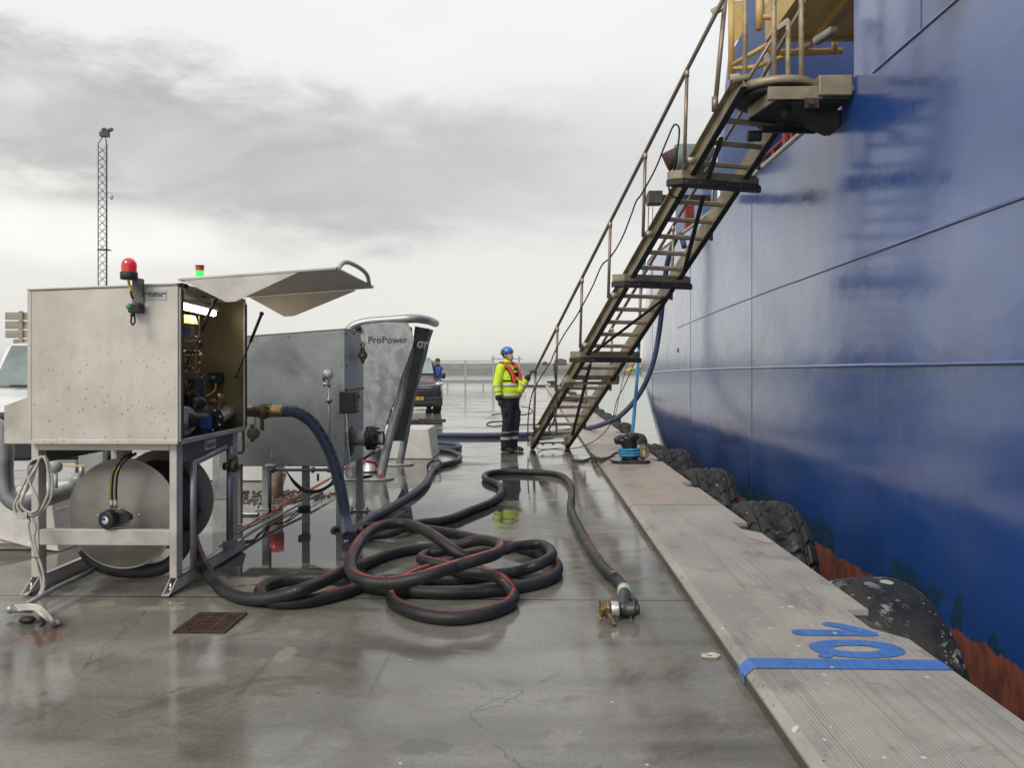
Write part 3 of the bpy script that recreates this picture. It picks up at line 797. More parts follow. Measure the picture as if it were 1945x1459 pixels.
# yellow boarding platform overhead
q = MB(); q.bx(3.22, 6.2, 7.99, 10.95, 6.05, 6.12); q.build('upper_platform', M['shipyellow'], ship)
q = MB(); q.bx(3.20, 3.26, 7.99, 10.97, 6.0, 6.45); q.bx(3.26, 6.2, 10.9, 10.97, 6.0, 6.3); q.bx(3.8, 3.86, 8., 10.9, 5.95, 6.05); q.bx(4.9, 4.96, 8., 10.9, 5.95, 6.05)
q.build('platform_beam', M['shipyellow'], ship)
def yrail(pts, r=.035, name='yellow_rail', mat='shipyellow'):
    m = MB(); m.tube(catmull(pts, 5) if len(pts) > 2 else pts, r, 10); return m.build(name, M[mat], ship)
yrail([P(1389, -30, 11.6), P(1389, 149, 11.6)], .045)
yrail([P(1442, -20, 10.6), P(1442, 56, 10.6)], .045)
yrail([P(1389, 124, 11.6), P(1458, 84, 11.1)])
yrail([P(1391, 129, 11.6), P(1430, 127, 11.4), P(1470, 114, 11.3), P(1500, 102, 11.2), P(1545, 82, 11.0)])
yrail([P(1455, 90, 11.1), P(1470, 97, 11.1), P(1600, 96, 11.1)], .045)
yrail([P(1448, 32, 10.6), P(1475, 32, 10.6)])
yrail([P(1457, -20, 11.0), P(1457, 30, 11.0)])
yrail([P(1457, 20, 11.0), P(1485, 28, 11.0), P(1487, -20, 11.0)], .02)
yrail([P(1585, 78, 11.0), P(1585, 98, 11.0)], .04)
lamp = MB(); a, b_ = P(1550, 76, 9.9), P(1584, 54, 9.4); lamp.bar(a, b_, .10, .07); lamp.build('floodlight', M['deckwhite'], ship, .02)
lamp = MB(); lamp.bar(a + Vector((0, 0, -.045)), b_ + Vector((0, 0, -.045)), .085, .025); lamp.build('floodlight_lens', M['deckgrey'], ship, .01)
# red deck railing behind the gunwale and gear on deck
rr = MB()
for y in [8.9 + .8 * i for i in range(8)]: rr.cyl((XH + .22, y, 3.2), (XH + .22, y, 4.62), .03)
rr.tube([(XH + .22, 8.6, 4.62), (XH + .22, 15, 4.62)], .03, 10); rr.tube([(XH + .22, 8.6, 4.42), (XH + .22, 15, 4.42)], .025, 10)
rr.build('red_railing', M['shipred'], ship)
rr = MB(); p_ = PX(1497, 255, 3.42); rr.bx(p_.x - .06, p_.x + .06, p_.y - .06, p_.y + .06, 3.2, 5.0); rr.ball((p_.x + .16, p_.y, 4.50), .1); rr.build('winch_post', M['shipred'], ship)
rr = MB(); p_ = PX(1309, 430, 3.65); rr.bx(p_.x - .10, p_.x + .10, p_.y - .1, p_.y + .1, 3.2, 5.3); rr.build('red_post', M['shipred'], ship, .01)
rr = MB(); a = P(1282, 302, 13.2); e = P(1352, 302, 13.2); rr.lathe([(.24, 0), (.25, .03), (.25, (e - a).length), (.2, (e - a).length)], a, e - a, 24); rr.build('searchlight_drum', M['deckgrey'], ship)
rr = MB(); rr.lathe([(.235, 0.), (.15, .10), (.03, .22), (.0, .235)], a - Vector((.0, .0, .0)), P(1253, 292, 13.2) - a, 24); rr.build('searchlight_cone', M['rust'], ship)
rr = MB(); rr.bar(P(1231, 379, 12.6), P(1345, 379, 13.2), .14, .14); rr.bx(*[k for k in (P(1231, 379, 12.6).x - .02, P(1231, 379, 12.6).x + .2)], 12.45, 12.7, 4.1, 4.30); rr.build('davit_arm', M['darkgear'], ship, .01)
rr = MB(); rr.tube([P(1240, 392, 12.6), P(1236, 580, 12.6)], .006, 6); rr.tube([P(1232, 392, 12.6), P(1230, 470, 12.6)], .008, 6); rr.build('davit_wire', M['darkgear'], ship)
rr = MB(); rr.cyl((3.6, 14.9, 3.2), (3.6, 14.9, 5.9), .09); rr.build('deck_pipe', M['shiplight'], ship)
rr = MB()
for k in range(4): rr.tube([P(1378 + 12 * k, 335, 12.5), P(1380 + 12 * k, 300 - 6 * (k % 2), 12.5)], .02, 8)
rr.tube([P(1345, 330, 12.5), P(1425, 332, 12.5)], .03, 8); rr.build('valve_manifold', M['darkgear'], ship)

# ------------------------------------------------------------------ accommodation ladder
LC = lambda n: Vector((.442 + .0832 * n, (14.36 - .246 * n), .339 + .1674 * n))   # centre of rung n
# camera depth axis is nearly y
LD = Vector((.0832, -.246, .1674)); LU = LD.normalized()
LS = Vector((.947, .32, 0)).normalized()                                          # across the ladder
LN = LS.cross(LU).normalized()
if LN.z < 0: LN = -LN                                                              # up out of the tread plane
lad = thing('gangway_ladder', 'long tarnished aluminium accommodation ladder sloping from the ship down to the quay', 'gangway', tuple(LC(-1.8) - Vector((0, 0, .04))))
for sgn in (-1, 1):
    m = MB()
    a, e = LC(-1.6) + LS * sgn * .325 + LN * .03, LC(24.6) + LS * sgn * .325 + LN * .03
    m.bar(a, e, .016, .19, LN)
    m.bar(a + LS * sgn * .03 + LN * .092, e + LS * sgn * .03 + LN * .092, .06, .014, LN)
    m.bar(a + LS * sgn * .03 - LN * .092, e + LS * sgn * .03 - LN * .092, .06, .014, LN)
    st = m.build('stringer', M['ladder'], lad, .003)
    m = MB(); m.bar(a + LS * sgn * .025 - LN * .105, e + LS * sgn * .025 - LN * .105, .075, .012, LN); m.build('stringer_shade_strip', M['ladder_d'], st)  # dark strip paints the shaded underside of the stringer
for n_ in range(0, 24):
    c = LC(n_); m = MB()
    m.ob(c, LS * .312, Vector((LS.y, -LS.x, 0)) * .034, Vector((0, 0, .022)))
    m.ob(c + Vector((0, 0, .006)), LS * .312, Vector((LS.y, -LS.x, 0)) * .038, Vector((0, 0, .006)))
    m.cyl(c - LS * .312, c + LS * .312, .031, n=16)
    m.build('tread', M['rung'], lad, .006)
for n_, hw, mt in ((20.05, .62, 'ladder_d'), (14., .60, 'ladder_d'), (8.0, .60, 'ladder_d')):
    c = LC(n_) - LN * .17 + Vector((0, 0, .055)); m = MB(); dn = Vector((LS.y, -LS.x, 0)); up = Vector((0, 0, 1))
    m.prism([c - LS * hw + dn * .02 - LU * .0, c - LS * (hw - .12) + dn * .13, c + LS * (hw - .12) + dn * .13, c + LS * hw + dn * .02, c + LS * hw - dn * .04, c - LS * hw - dn * .04], up * .075)
    b2 = m.build('cross_fender', M['ladder_d'], lad, .008)  # dark slab stands for the beam's shaded bottom
    m = MB(); c2 = c + up * .078
    m.prism([c2 - LS * (hw - .02) + dn * .0, c2 - LS * (hw - .13) + dn * .10, c2 + LS * (hw - .13) + dn * .10, c2 + LS * (hw - .02) + dn * .0, c2 + LS * (hw - .02) - dn * .05, c2 - LS * (hw - .02) - dn * .05], up * .095)
    m.build('fender_beam', M['ladder'], b2, .006)
    for k in (-5, -3, -1, 1, 3, 5):
        q_ = c + LS * (k * .09) + dn * .13 + up * .038; m = MB(); m.cyl(q_ - dn * .004, q_ + dn * .006, .008, n=8); m.build('bolt', M['ladder'], b2)
c = LC(6.1) - LN * .15 + Vector((0, 0, .04)); dn = Vector((LS.y, -LS.x, 0)); m = MB()
m.ob(c + Vector((0, 0, .09)), LS * .45, dn * .03, Vector((0, 0, .028))); m.ob(c - Vector((0, 0, .01)), LS * .43, dn * .03, Vector((0, 0, .025)))
for k in (-.44, -.15, .2, .42): m.ob(c + LS * k + Vector((0, 0, .04)), LS * .03, dn * .028, Vector((0, 0, .06)))
m.build('lifting_beam', M['ladder'], lad, .006)
m = MB(); m.ob(LC(6.1) - LS * .42 - LN * .1, LS * .09, LU * .09, LN * .05); m.build('lifting_bracket', M['ladder'], lad, .01)
def lp(n, wv): return LC(n) + LS * .33 * wv - LN * .125
for (a, b2) in (((22.6, -.95), (20.4, -.45)), ((19.8, -.3), (15.0, 1.)), ((13.8, 1.), (9.0, -.95)), ((7.9, -.75), (.3, .72))):
    m = MB(); m.bar(lp(*a), lp(*b2), .055, .012, LN); m.build('brace', M['ladder_d'], lad, .002)
POSTN = (.5, 4.8, 8.9, 12.9, 17., 21.)
tops = {}
for sgn in (-1, 1):
    tl = []
    for n_ in POSTN:
        base = LC(n_) + LS * sgn * .43 + LN * .06; off = .47
        b0 = LC(n_) + LS * sgn * .49 + Vector((0, 0, -.02)); tp = LC(n_) + LS * sgn * .49 + Vector((.03, 0, 1.04)); tl.append(tp)
        m = MB(); m.cyl(b0, tp, .021, n=12); ps = m.build('stanchion', M['rail'], lad)
        m = MB(); m.cyl(tp - Vector((0, 0, .07)), tp - Vector((0, 0, .0)), .026, n=12); m.build('stanchion_cap', M['rung'], ps)
        m = MB(); s0 = LC(n_) + LS * sgn * .36 + LN * .03
        m.cyl(s0, s0 + LS * sgn * .09, .05, .032, n=12); m.cyl(s0 + LS * sgn * .09, s0 + LS * sgn * .12, .03, n=10); m.build('socket', M['alu'] if 0 else M['rung'], lad)
    e0 = tl[0] + (tl[0] - tl[1]) * .04
    tl = [e0] + tl + [LC(24.9) + LS * sgn * .47 + Vector((.03, 0, 1.06))]
    m = MB(); m.tube([p + LS * (-sgn) * .0 + Vector((0, 0, .012)) for p in tl], .024, 12); m.build('handrail', M['rail'], lad)
    tops[sgn] = tl
for sgn in (-1, 1):
    a = LC(-1.5) + LS * sgn * .34 - LN * .03; m = MB(); r_ = .065
    ctr = Vector((a.x, a.y, r_ + .003)); m.lathe([(.03, -.03), (r_ - .008, -.03), (r_, -.02), (r_, .02), (r_ - .008, .03), (.03, .03)], ctr, LS, 20)
    m.build('roller', M['rubber'], lad)
    m = MB(); m.ob(ctr + LS * .045 + Vector((0, 0, .05)), LS * .006, dn * .05, Vector((0, 0, .08))); m.ob(ctr - LS * .045 + Vector((0, 0, .05)), LS * .006, dn * .05, Vector((0, 0, .08)))
    m.ob(ctr + Vector((0, 0, .14)), LS * .07, dn * .07, Vector((0, 0, .035)))
    m.build('roller_bracket', M['ladder'], lad, .008)
m = MB(); c = LC(-1.0) - LN * .05; m.ob(c, LS * .32, dn * .03, Vector((0, 0, .015))); 
for k in (-.2, 0, .2): m.prism([c + LS * (k - .05), c + LS * (k + .05), c + LS * k + Vector((0, 0, -.05))], dn * .03)
m.build('toe_plate', M['rung'], lad, .002)
# turntable and upper platform
TC = Vector((2.57, 8.5, 4.43)); m = MB()
m.lathe([(.0, .0), (.44, .0), (.45, .01), (.45, .075), (.42, .08), (0, .08)], TC - Vector((0, 0, .03)), (0, 0, 1), 48); m.build('turntable', M['ladder'], lad)
m = MB(); m.lathe([(.38, 0), (.40, 0), (.40, .05), (.38, .05)], TC - Vector((0, 0, .085)), (0, 0, 1), 40); m.build('turntable_ring', M['ladder_d'], lad)
m = MB(); m.prism([(2.34, 8.62, 4.2), (2.45, 7.99, 4.2), (3.17, 7.97, 4.2), (3.17, 9.0, 4.2), (2.6, 9.05, 4.2)], (0, 0, .03)); m.build('platform_underside', M['ladder_d'], lad, .003)
m = MB(); m.bar((2.36, 8.0, 4.265), (2.9, 8.0, 4.265), .05, .13); m.bar((2.34, 8.60, 4.265), (2.45, 8.02, 4.265), .04, .13); m.bar((2.34, 8.62, 4.265), (3.18, 9.0, 4.265), .04, .13); m.build('platform_frame', M['ladder'], lad, .004)
m = MB(); m.bx(2.85, 3.18, 7.94, 8.35, 4.225, 4.43); m.build('platform_bracket', M['ladder'], lad, .012)
m = MB(); m.bar((2.5, 8.7, 4.12), (3.15, 8.9, 4.16), .05, .07); m.cyl((2.62, 8.25, 4.1), (2.62, 8.25, 4.2), .05); m.cyl((2.35, 8.72, 4.05), (2.5, 8.72, 4.05), .06); m.prism([(2.85, 8.35, 4.2), (3.19, 8.3, 4.2), (3.19, 8.3, 4.03)], (0, .4, 0)); m.build('hinge_gear', M['ladder_d'], lad, .008)
m = MB(); m.cyl((2.78, 7.955, 4.16), (2.78, 7.93, 4.16), .035, n=12); m.bx(2.72, 2.86, 7.965, 7.99, 4.11, 4.21); m.build('pad_eye', M['rust'], lad, .004)
lft = LC(24.4) - LS * .40
m = MB(); m.tube([lft + Vector((-.03, 0, .06)), lft + Vector((.12, .0, .10)), TC + Vector((-.40, .05, -.03))], .035, 8); m.bar(lft + Vector((0, 0, .1)), TC + Vector((-.42, 0, 0)), .1, .08); m.build('turntable_arm', M['ladder'], lad, .006)
for (u_, v0, v1, D_, mt) in ((1415, 162, -60, 8.45, 'post'), (1470, 153, -60, 8.15, 'post'), (1522, 155, -60, 8.2, 'post'), (1497, 153, 38, 8.6, 'post')):
    m = MB(); a = P(u_, v0, D_); e = P(u_, v1, D_); a.z = 4.45; m.cyl(a, e, .027, n=12)
    m.tube([e + Vector((.03, 0, -.30)) + Vector((.03 * math.cos(t), 0, .03 * math.sin(t))) for t in [i * .7 for i in range(9)]], .004, 6)
    m.build('platform_stanchion', M[mt], lad)
m = MB(); a = P(1358, 205, 8.45); e = P(1378, -8, 8.45); m.cyl(a, e, .026, n=12); m.cyl(a - Vector((0, 0, .03)), a + Vector((0, 0, .12)), .036, n=12)
m.build('end_stanchion', M['rail'], lad)
m = MB(); m.bar(P(1352, 24, 8.5), P(1376, 10, 8.45), .05, .07); m.build('rail_bracket', M['ladder'], lad, .008)
m = MB(); m.bar(P(1360, 15, 8.5), P(1362, 24, 8.5), .04, .05); m.tube([P(1485, 44, 8.7), P(1419, 153, 8.7), P(1376, 214, 8.9)], .022, 10); m.bar(P(1475, 55, 8.65), P(1499, 38, 8.6), .05, .06); m.build('hand_rail_extension', M['rail'], lad, .004)
# rope lashings and slings on the ladder
def rope(pts, r, mat, name, label, cat, group=None, n=6, seg=8):
    m = MB(); m.tube(catmull(pts, seg), r, n); o = m.build(name, mat); tag(o, label, cat, group); return o
def lsp(u, v, n_): # a point seen at (u, v) on the left handrail plane near rung n
    return P(u, v, 14.36 - .246 * n_ - .12)
rope([lsp(1003, 848, 0), lsp(1003, 800, .3), lsp(1006, 770, .4), lsp(1012, 745, .6), lsp(1022, 725, 1.5), lsp(1047, 685, 3.8), lsp(1052, 672, 4.8), lsp(1072, 635, 6.5), lsp(1097, 597, 8.9), lsp(1125, 545, 11), lsp(1146, 500, 12.9), lsp(1155, 493, 13), lsp(1180, 455, 15), lsp(1200, 405, 16.5), lsp(1209, 381, 17), lsp(1216, 372, 17.3), lsp(1245, 320, 19), lsp(1266, 268, 20.3), lsp(1282, 236, 21), lsp(1289, 240, 21.1), lsp(1286, 290, 21), lsp(1278, 325, 20.7), lsp(1270, 345, 20.3), lsp(1275, 370, 20.), lsp(1287, 375, 20), lsp(1297, 365, 20)], .011, M['rubber'], 'safety_rope', 'thin black rope sagging along the near handrail of the gangway', 'rope')
rope([P(1052, 690, 12.9), P(1058, 760, 12.9), P(1052, 800, 12.9), P(1043, 815, 12.9), P(1048, 826, 12.9), P(1056, 822, 12.9), P(1054, 790, 12.9), P(1049, 768, 12.9)], .018, M['darkgear'], 'webbing_sling', 'dark red-brown webbing sling hanging in a loop under the lower gangway treads', 'sling')
rope([P(1205, 690, 13.5), P(1185, 735, 13.6), P(1172, 760, 13.7), P(1162, 800, 13.8), P(1140, 830, 13.6), P(1100, 850, 14), PZ(1060, 852, .01), PZ(1030, 854, .01), P(1020, 850, 14.2), P(1035, 815, 13.8), P(1048, 770, 13.2)], .008, M['roped'], 'tag_line', 'thin dark line hanging from the ship and trailing under the gangway foot', 'rope')
rope([P(1208, 640, 13.2), P(1192, 690, 13.4), P(1180, 735, 13.6), P(1169, 790, 13.8)], .006, M['roped'], 'fall_wire', 'thin fall wire behind the gangway seen against the water', 'wire')
# blue rope from the bollard up behind the ladder
rope([PZ(1197, 846, .28), P(1201, 822, 12.1), P(1206, 770, 12.7), P(1212, 690, 13.5), P(1215, 620, 14.2), P(1217, 560, 14.8), P(1228, 470, 15.6)], .027, M['ropeb'], 'mooring_rope', 'bright blue mooring rope running up from the bollard behind the gangway', 'rope', n=8)

# ------------------------------------------------------------------ tyres
def tyre_mesh(worn):
    R, Wd = .80, .62; na, nw = 620, 84; m = MB(); vs = []
    prof = []
    for j in range(nw + 1):
        t = -1 + 2 * j / nw                       # -1..1 round the section from inner bead to outer bead
        a = t * PI * .80
        ww = math.copysign(abs(math.sin(a)) ** .62, math.sin(a)) * Wd / 2
        cc = math.cos(a); rad = R - .23 + .23 * math.copysign(abs(cc) ** .5, cc)
        prof.append((ww, rad, t))
    for i in range(na):
        th = 2 * PI * i / na
        for (ww, rad, t) in prof:
            rr_ = rad; s_ = ww / (Wd / 2)
            if abs(t) < .62:
                if not worn:
                    L_ = th / (2 * PI) * 22; row = (s_ * 1.02 + 1) * 2.5; ri = math.floor(row); fr = row - ri
                    ph = (L_ + (.5 if ri % 2 else 0) + .22 * abs(fr - .5) * 2) % 1
                    gv = min(ph, 1 - ph) * 2; gr = min(fr, 1 - fr) * 2
                    gg = max(0, min(1, (min(gv / .24, gr / .30) - .25) / .40))
                    rr_ += -.055 * (1 - gg) + .003 * math.sin(PI * fr) * math.sin(PI * ph)
                else:
                    L_ = th / (2 * PI) * 14 + s_ * s_ * .8; ph = L_ % 1
                    rr_ -= .014 * max(0, 1 - min(ph, 1 - ph) / .035) if abs(s_) > .35 else 0
                    rr_ += .008 * math.sin(th * 5) * math.sin(s_ * 3)
            vs.append((ww, rr_ * math.sin(th), rr_ * math.cos(th)))
    k = nw + 1
    m.add(vs, [(i * k + j, i * k + j + 1, ((i + 1) % na) * k + j + 1, ((i + 1) % na) * k + j) for i in range(na) for j in range(nw)], True)
    return m
TYC = [(5.33, -.72), (8.0, -.64), (10.68, -.64), (13.36, -.66)] + [(13.36 + 2.64 * i, -.7) for i in range(1, 17)]
base_t = None
ordn = ['nearest', 'second', 'third', 'fourth', 'fifth', 'sixth']
what = ['worn smooth black tyre fender splashed with white droppings, nearest beside the painted mark', 'chunky lugged tyre fender second from the camera, beside the pale pink patch of the kerb',
        'chunky lugged tyre fender third from the camera, against the plain brown kerb slab', 'lugged tyre fender fourth from the camera, just right of the bollard base',
        'lugged tyre fender fifth from the camera, directly behind the black bollard', 'lugged tyre fender sixth from the camera, where the mooring rope passes in front']
for i, (y, z) in enumerate(TYC):
    if i == 0:
        o = tyre_mesh(True).build('tyre_fender', M['tyre_s'], origin=(0, 0, 0))
    elif i == 1:
        o = tyre_mesh(False).build('tyre_fender', M['tyre'], origin=(0, 0, 0)); base_t = o
    else:
        o = base_t.copy(); COL.objects.link(o)
    o.location = (1.99 + .31 + (.05 if i else -.02), y, z + (0 if i < 4 else random.uniform(-.12, .03)))
    o.rotation_euler = (random.uniform(0, 6), 0, random.uniform(-.05, .05) if i > 1 else 0)
    tag(o, what[i] if i < 6 else 'small far tyre fender on the quay edge beyond the mooring rope', 'tyre', 'tyre fenders hung along the quay edge')
    # hanger plate in the notch
hp = MB()
# ------------------------------------------------------------------ paint on the kerb
ZP = .0890
pt = MB(); th_ = .0012
pt.prism([(1.045, 3.745, ZP), (XE - .004, 3.745, ZP), (XE - .004, 3.87, ZP), (1.045, 3.87, ZP)], (0, 0, th_))
pt.add([(1.045, 3.745, ZP + .001), (1.045, 3.87, ZP + .001), (.9965, 3.87, .050), (.9965, 3.745, .050)], [(0, 1, 2, 3)])
pt.add([(.9965, 3.745, .050), (.9965, 3.87, .050), (.9965, 3.87, .003), (.9965, 3.745, .003)], [(0, 1, 2, 3)])
o = pt.build('painted_line', M['bluepaint']); tag(o, 'blue line painted straight across the kerb and down its face', 'marking', 'blue berth mark on the kerb')
def stroke_poly(m, pts, wd, z=ZP, closed=False):
    pts = [Vector((a, b, 0)) for a, b in pts]; n = len(pts); Lp, Rp = [], []
    for i, p in enumerate(pts):
        a = pts[i - 1] if (i or closed) else p; b = pts[(i + 1) % n] if (i < n - 1 or closed) else p
        d = (b - a).normalized(); nn = Vector((-d.y, d.x, 0)) * wd / 2; Lp.append(p + nn); Rp.append(p - nn)
    vs = [(p.x, p.y, z) for p in Lp] + [(p.x, p.y, z) for p in Rp]
    m.add(vs, [(i, n + i, n + (i + 1) % n, (i + 1) % n) for i in range(n if closed else n - 1)])
    if not closed:
        for c, dd in ((pts[0], (pts[0] - pts[1]).normalized()), (pts[-1], (pts[-1] - pts[-2]).normalized())):
            a0 = math.atan2(dd.y, dd.x); arc = [(c.x + wd / 2 * math.cos(a0 + t), c.y + wd / 2 * math.sin(a0 + t), z) for t in [-PI / 2 + PI * k / 8 for k in range(9)]]
            m.add(arc, [list(range(9))])
pt = MB(); stroke_poly(pt, [(1.43, 4.26), (1.79, 4.255)], .092)
pt.add([(x_, y_, ZP + .0006) for x_, y_ in ((1.825, 4.215), (1.828, 4.275), (1.79, 4.33), (1.70, 4.415), (1.64, 4.435), (1.595, 4.415), (1.60, 4.375), (1.66, 4.34), (1.70, 4.29))], [list(range(9))])
o = pt.build('painted_digit_one', M['bluepaint']); tag(o, 'blue digit 1 painted sideways on the kerb top', 'marking', 'blue berth mark on the kerb')
pt = MB(); vv_ = []
for rx, ry in ((.232, .132), (.115, .046)):
    for k in range(40):
        t = 2 * PI * k / 40; vv_.append((1.63 + rx * math.cos(t), 4.02 + ry * math.copysign(abs(math.sin(t)) ** .9, math.sin(t)), ZP))
pt.add(vv_, [(k, (k + 1) % 40, 40 + (k + 1) % 40, 40 + k) for k in range(40)])
o = pt.build('painted_digit_zero', M['bluepaint']); tag(o, 'blue digit 0 painted sideways on the kerb between the digit 1 and the line', 'marking', 'blue berth mark on the kerb')
pt = MB(); pt.add([(1.435 + .036 * math.cos(t), 3.912 + .026 * math.sin(t), ZP + .0006) for t in [2 * PI * k / 20 for k in range(20)]], [list(range(20))])
o = pt.build('painted_dot', M['bluepaint']); tag(o, 'small round blue dot painted next to the digit 0', 'marking', 'blue berth mark on the kerb')
pk = simple('pink_paint', (.42, .33, .32), .6, 0, .1, 12)
pt = MB(); pt.add([(x, y, ZP) for x, y in ((1.79, 6.90), (1.95, 6.72), (1.955, 6.45), (1.90, 6.42), (1.80, 6.62))], [list(range(5))])
o = pt.build('pink_patch', pk); tag(o, 'faded pink paint patch on the kerb edge beside the second tyre', 'marking')
pl = MB(); pl.ob((1.895, 4.47, .03), (.05, .02, 0), (-.02, .16, 0), (0, 0, .02)); o = pl.build('hanger_plate', M['darkgear'], bevel=.006); tag(o, 'dark steel hanger plate in the kerb notch beside the nearest tyre', 'plate')
# ------------------------------------------------------------------ bollard
bo = thing('bollard', 'black cast bollard with hooked head on the kerb, wrapped with blue rope', 'bollard', (PZ(1200, 882, .085).x, PZ(1200, 882, .085).y + .22, .085))
B = Vector(bo.location)
m = MB(); poly = []
for k in range(24):
    t = 2 * PI * k / 24; poly.append(B + Vector((.29 * math.copysign(abs(math.cos(t)) ** .45, math.cos(t)), .22 * math.copysign(abs(math.sin(t)) ** .45, math.sin(t)), .001)))
m.prism(poly, (0, 0, .05)); m.build('base_plate', M['bollard'], bo, .01)
m = MB(); 
st_ = [(.13, .05, 0), (.115, .10, 0), (.11, .20, .0), (.12, .28, -.01), (.15, .34, -.03), (.155, .38, -.05), (.12, .42, -.05), (.05, .435, -.03)]
for i in range(len(st_) - 1): m.cyl(B + Vector((st_[i][2], 0, st_[i][1])), B + Vector((st_[i + 1][2], 0, st_[i + 1][1])), st_[i][0], st_[i + 1][0], n=20)
m.ball(B + Vector((-.14, 0, .345)), (.11, .10, .055)); m.ball(B + Vector((-.19, 0, .315)), (.05, .07, .05)); m.ball(B + Vector((.04, 0, .39)), (.10, .11, .07))
m.build('horned_head', M['bollard'], bo, remesh=.014, smooth_it=4)
def coil(c, R, r, turns, z0, pitch, mat, name, label, cat, sq=.9, n=8, jit=.01):
    m = MB(); pts = []
    for i in range(int(turns * 18) + 1):
        t = 2 * PI * i / 18; pts.append(Vector(c) + Vector((R * math.cos(t) + random.uniform(-jit, jit), R * sq * math.sin(t) + random.uniform(-jit, jit), z0 + pitch * i / 18 + random.uniform(-jit, jit) * .4)))
    m.tube(catmull(pts, 3), r, n); o = m.build(name, mat); return tag(o, label, cat)
coil(B, .155, .022, 3, .085, .042, M['ropeb'], 'rope_wrap', 'bright blue rope wound round the foot of the bollard', 'rope')
m = MB(); hc_ = B + Vector((.185, -.06, .16))
for k in range(3): m.tube([hc_ + Vector((.055 * math.cos(t) + .012 * k, -.02 * k, (.095 - .012 * k) * math.sin(t))) for t in [2 * PI * i_ / 18 for i_ in range(18)]], .017, 8, closed=True)
tag(m.build('hemp_loop', simple('hemp', (.22, .14, .07), .8, 0, .3, 30, bump=.5)), 'frayed brown rope eye hanging at the right side of the bollard', 'rope')
rope([PZ(1087, 874, .02), PZ(1105, 876, .02), PZ(1122, 871, .03), PZ(1132, 870, .10), PZ(1146, 872, .115), PZ(1160, 868, .12), PZ(1168, 862, .13), PZ(1180, 858, .18), PZ(1195, 858, .20)], .022, M['roped'], 'dark_rope_end', 'dark stiff rope end lying over the kerb left of the bollard', 'rope', n=8)
rope([PZ(1122, 862, .03), PZ(1135, 872, .12), PZ(1140, 878, .105), PZ(1146, 870, .11), PZ(1128, 878, .03)], .014, M['roped'], 'frayed_strand', 'frayed dark rope strand lying across the kerb edge', 'rope', n=8)
# ------------------------------------------------------------------ pump cabinet on its reel frame
YF = 5.2
pc = thing('pump_cabinet', 'beige stainless pump cabinet on a steel leg frame with its side lid propped open', 'cabinet', (-2.83, 5.8, 0))
CX0, CX1, CY0, CY1, CZ0 = -3.35, -2.34, 5.15, 6.38, 1.0
zt0, zt1 = 2.015, 2.05
t_ = .012
m = MB(); m.prism([(CX0, CY0, CZ0), (CX1, CY0, CZ0), (CX1, CY0, zt1), (CX0, CY0, zt0)], (0, t_, 0)); m.build('front_panel', M['panel'], pc, .004)
m = MB(); m.bx(CX0 + .001, CX0 + .028, CY0 - .003, CY0 + .001, CZ0 + .03, zt0 - .004); m.bx(CX0 + .001, CX1 - .002, CY0 - .003, CY0 + .001, CZ0, CZ0 + .028); m.build('folded_edge', M['panel'], pc, .0015)
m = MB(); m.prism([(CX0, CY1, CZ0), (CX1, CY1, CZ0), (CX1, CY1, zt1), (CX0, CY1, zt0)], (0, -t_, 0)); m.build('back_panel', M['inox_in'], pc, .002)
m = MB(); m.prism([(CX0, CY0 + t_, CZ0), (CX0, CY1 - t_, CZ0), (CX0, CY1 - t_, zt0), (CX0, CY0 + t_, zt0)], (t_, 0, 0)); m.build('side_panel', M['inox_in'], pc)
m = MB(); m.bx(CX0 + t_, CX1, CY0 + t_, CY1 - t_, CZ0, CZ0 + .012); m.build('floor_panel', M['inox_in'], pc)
m = MB(); m.prism([(CX0, CY0 - .01, zt0 + .002), (CX1, CY0 - .01, zt1 + .002), (CX1, CY0 - .01, zt1 + .016), (CX0, CY0 - .01, zt0 + .016)], (0, CY1 - CY0 + .02, 0)); m.build('roof', M['frame'], pc, .003)
m = MB()
for y0, y1 in ((CY0 + .012, CY0 + .05), (CY1 - .05, CY1 - .012)): m.bx(CX1 - .004, CX1 + .012, y0, y1, CZ0 + .01, zt1 - .01)
m.bx(CX1 - .004, CX1 + .014, CY0 + .05, CY1 - .05, CZ0 - .005, CZ0 + .03); m.build('opening_rim', M['frame'], pc, .004)
m = MB(); m.bx(CX1 + .013, CX1 + .022, CY0 + .028, CY0 + .04, CZ0 + .03, zt1 - .03); m.bx(CX1 + .013, CX1 + .022, CY1 - .040, CY1 - .028, CZ0 + .03, zt1 - .03); m.build('rubber_seal', M['rubber'], pc)
# lid
hz = zt1 + .03
m = MB(); LT = P(640, 512, 5.2); LT2 = Vector((LT.x, CY1 + .02, LT.z)); lx = LT.x; lz = LT.z
def lidp(x, y, dz=0): return Vector((x, y, hz + (lz - hz) * (x - CX1) / (lx - CX1) + dz))
m.prism([lidp(CX1 - .0, CY0), lidp(lx, CY0), lidp(lx, CY0, .018), lidp(CX1 - .0, CY0, .018)], (0, CY1 - CY0, 0)); lid = m.build('lid', M['frame'], pc, .003)
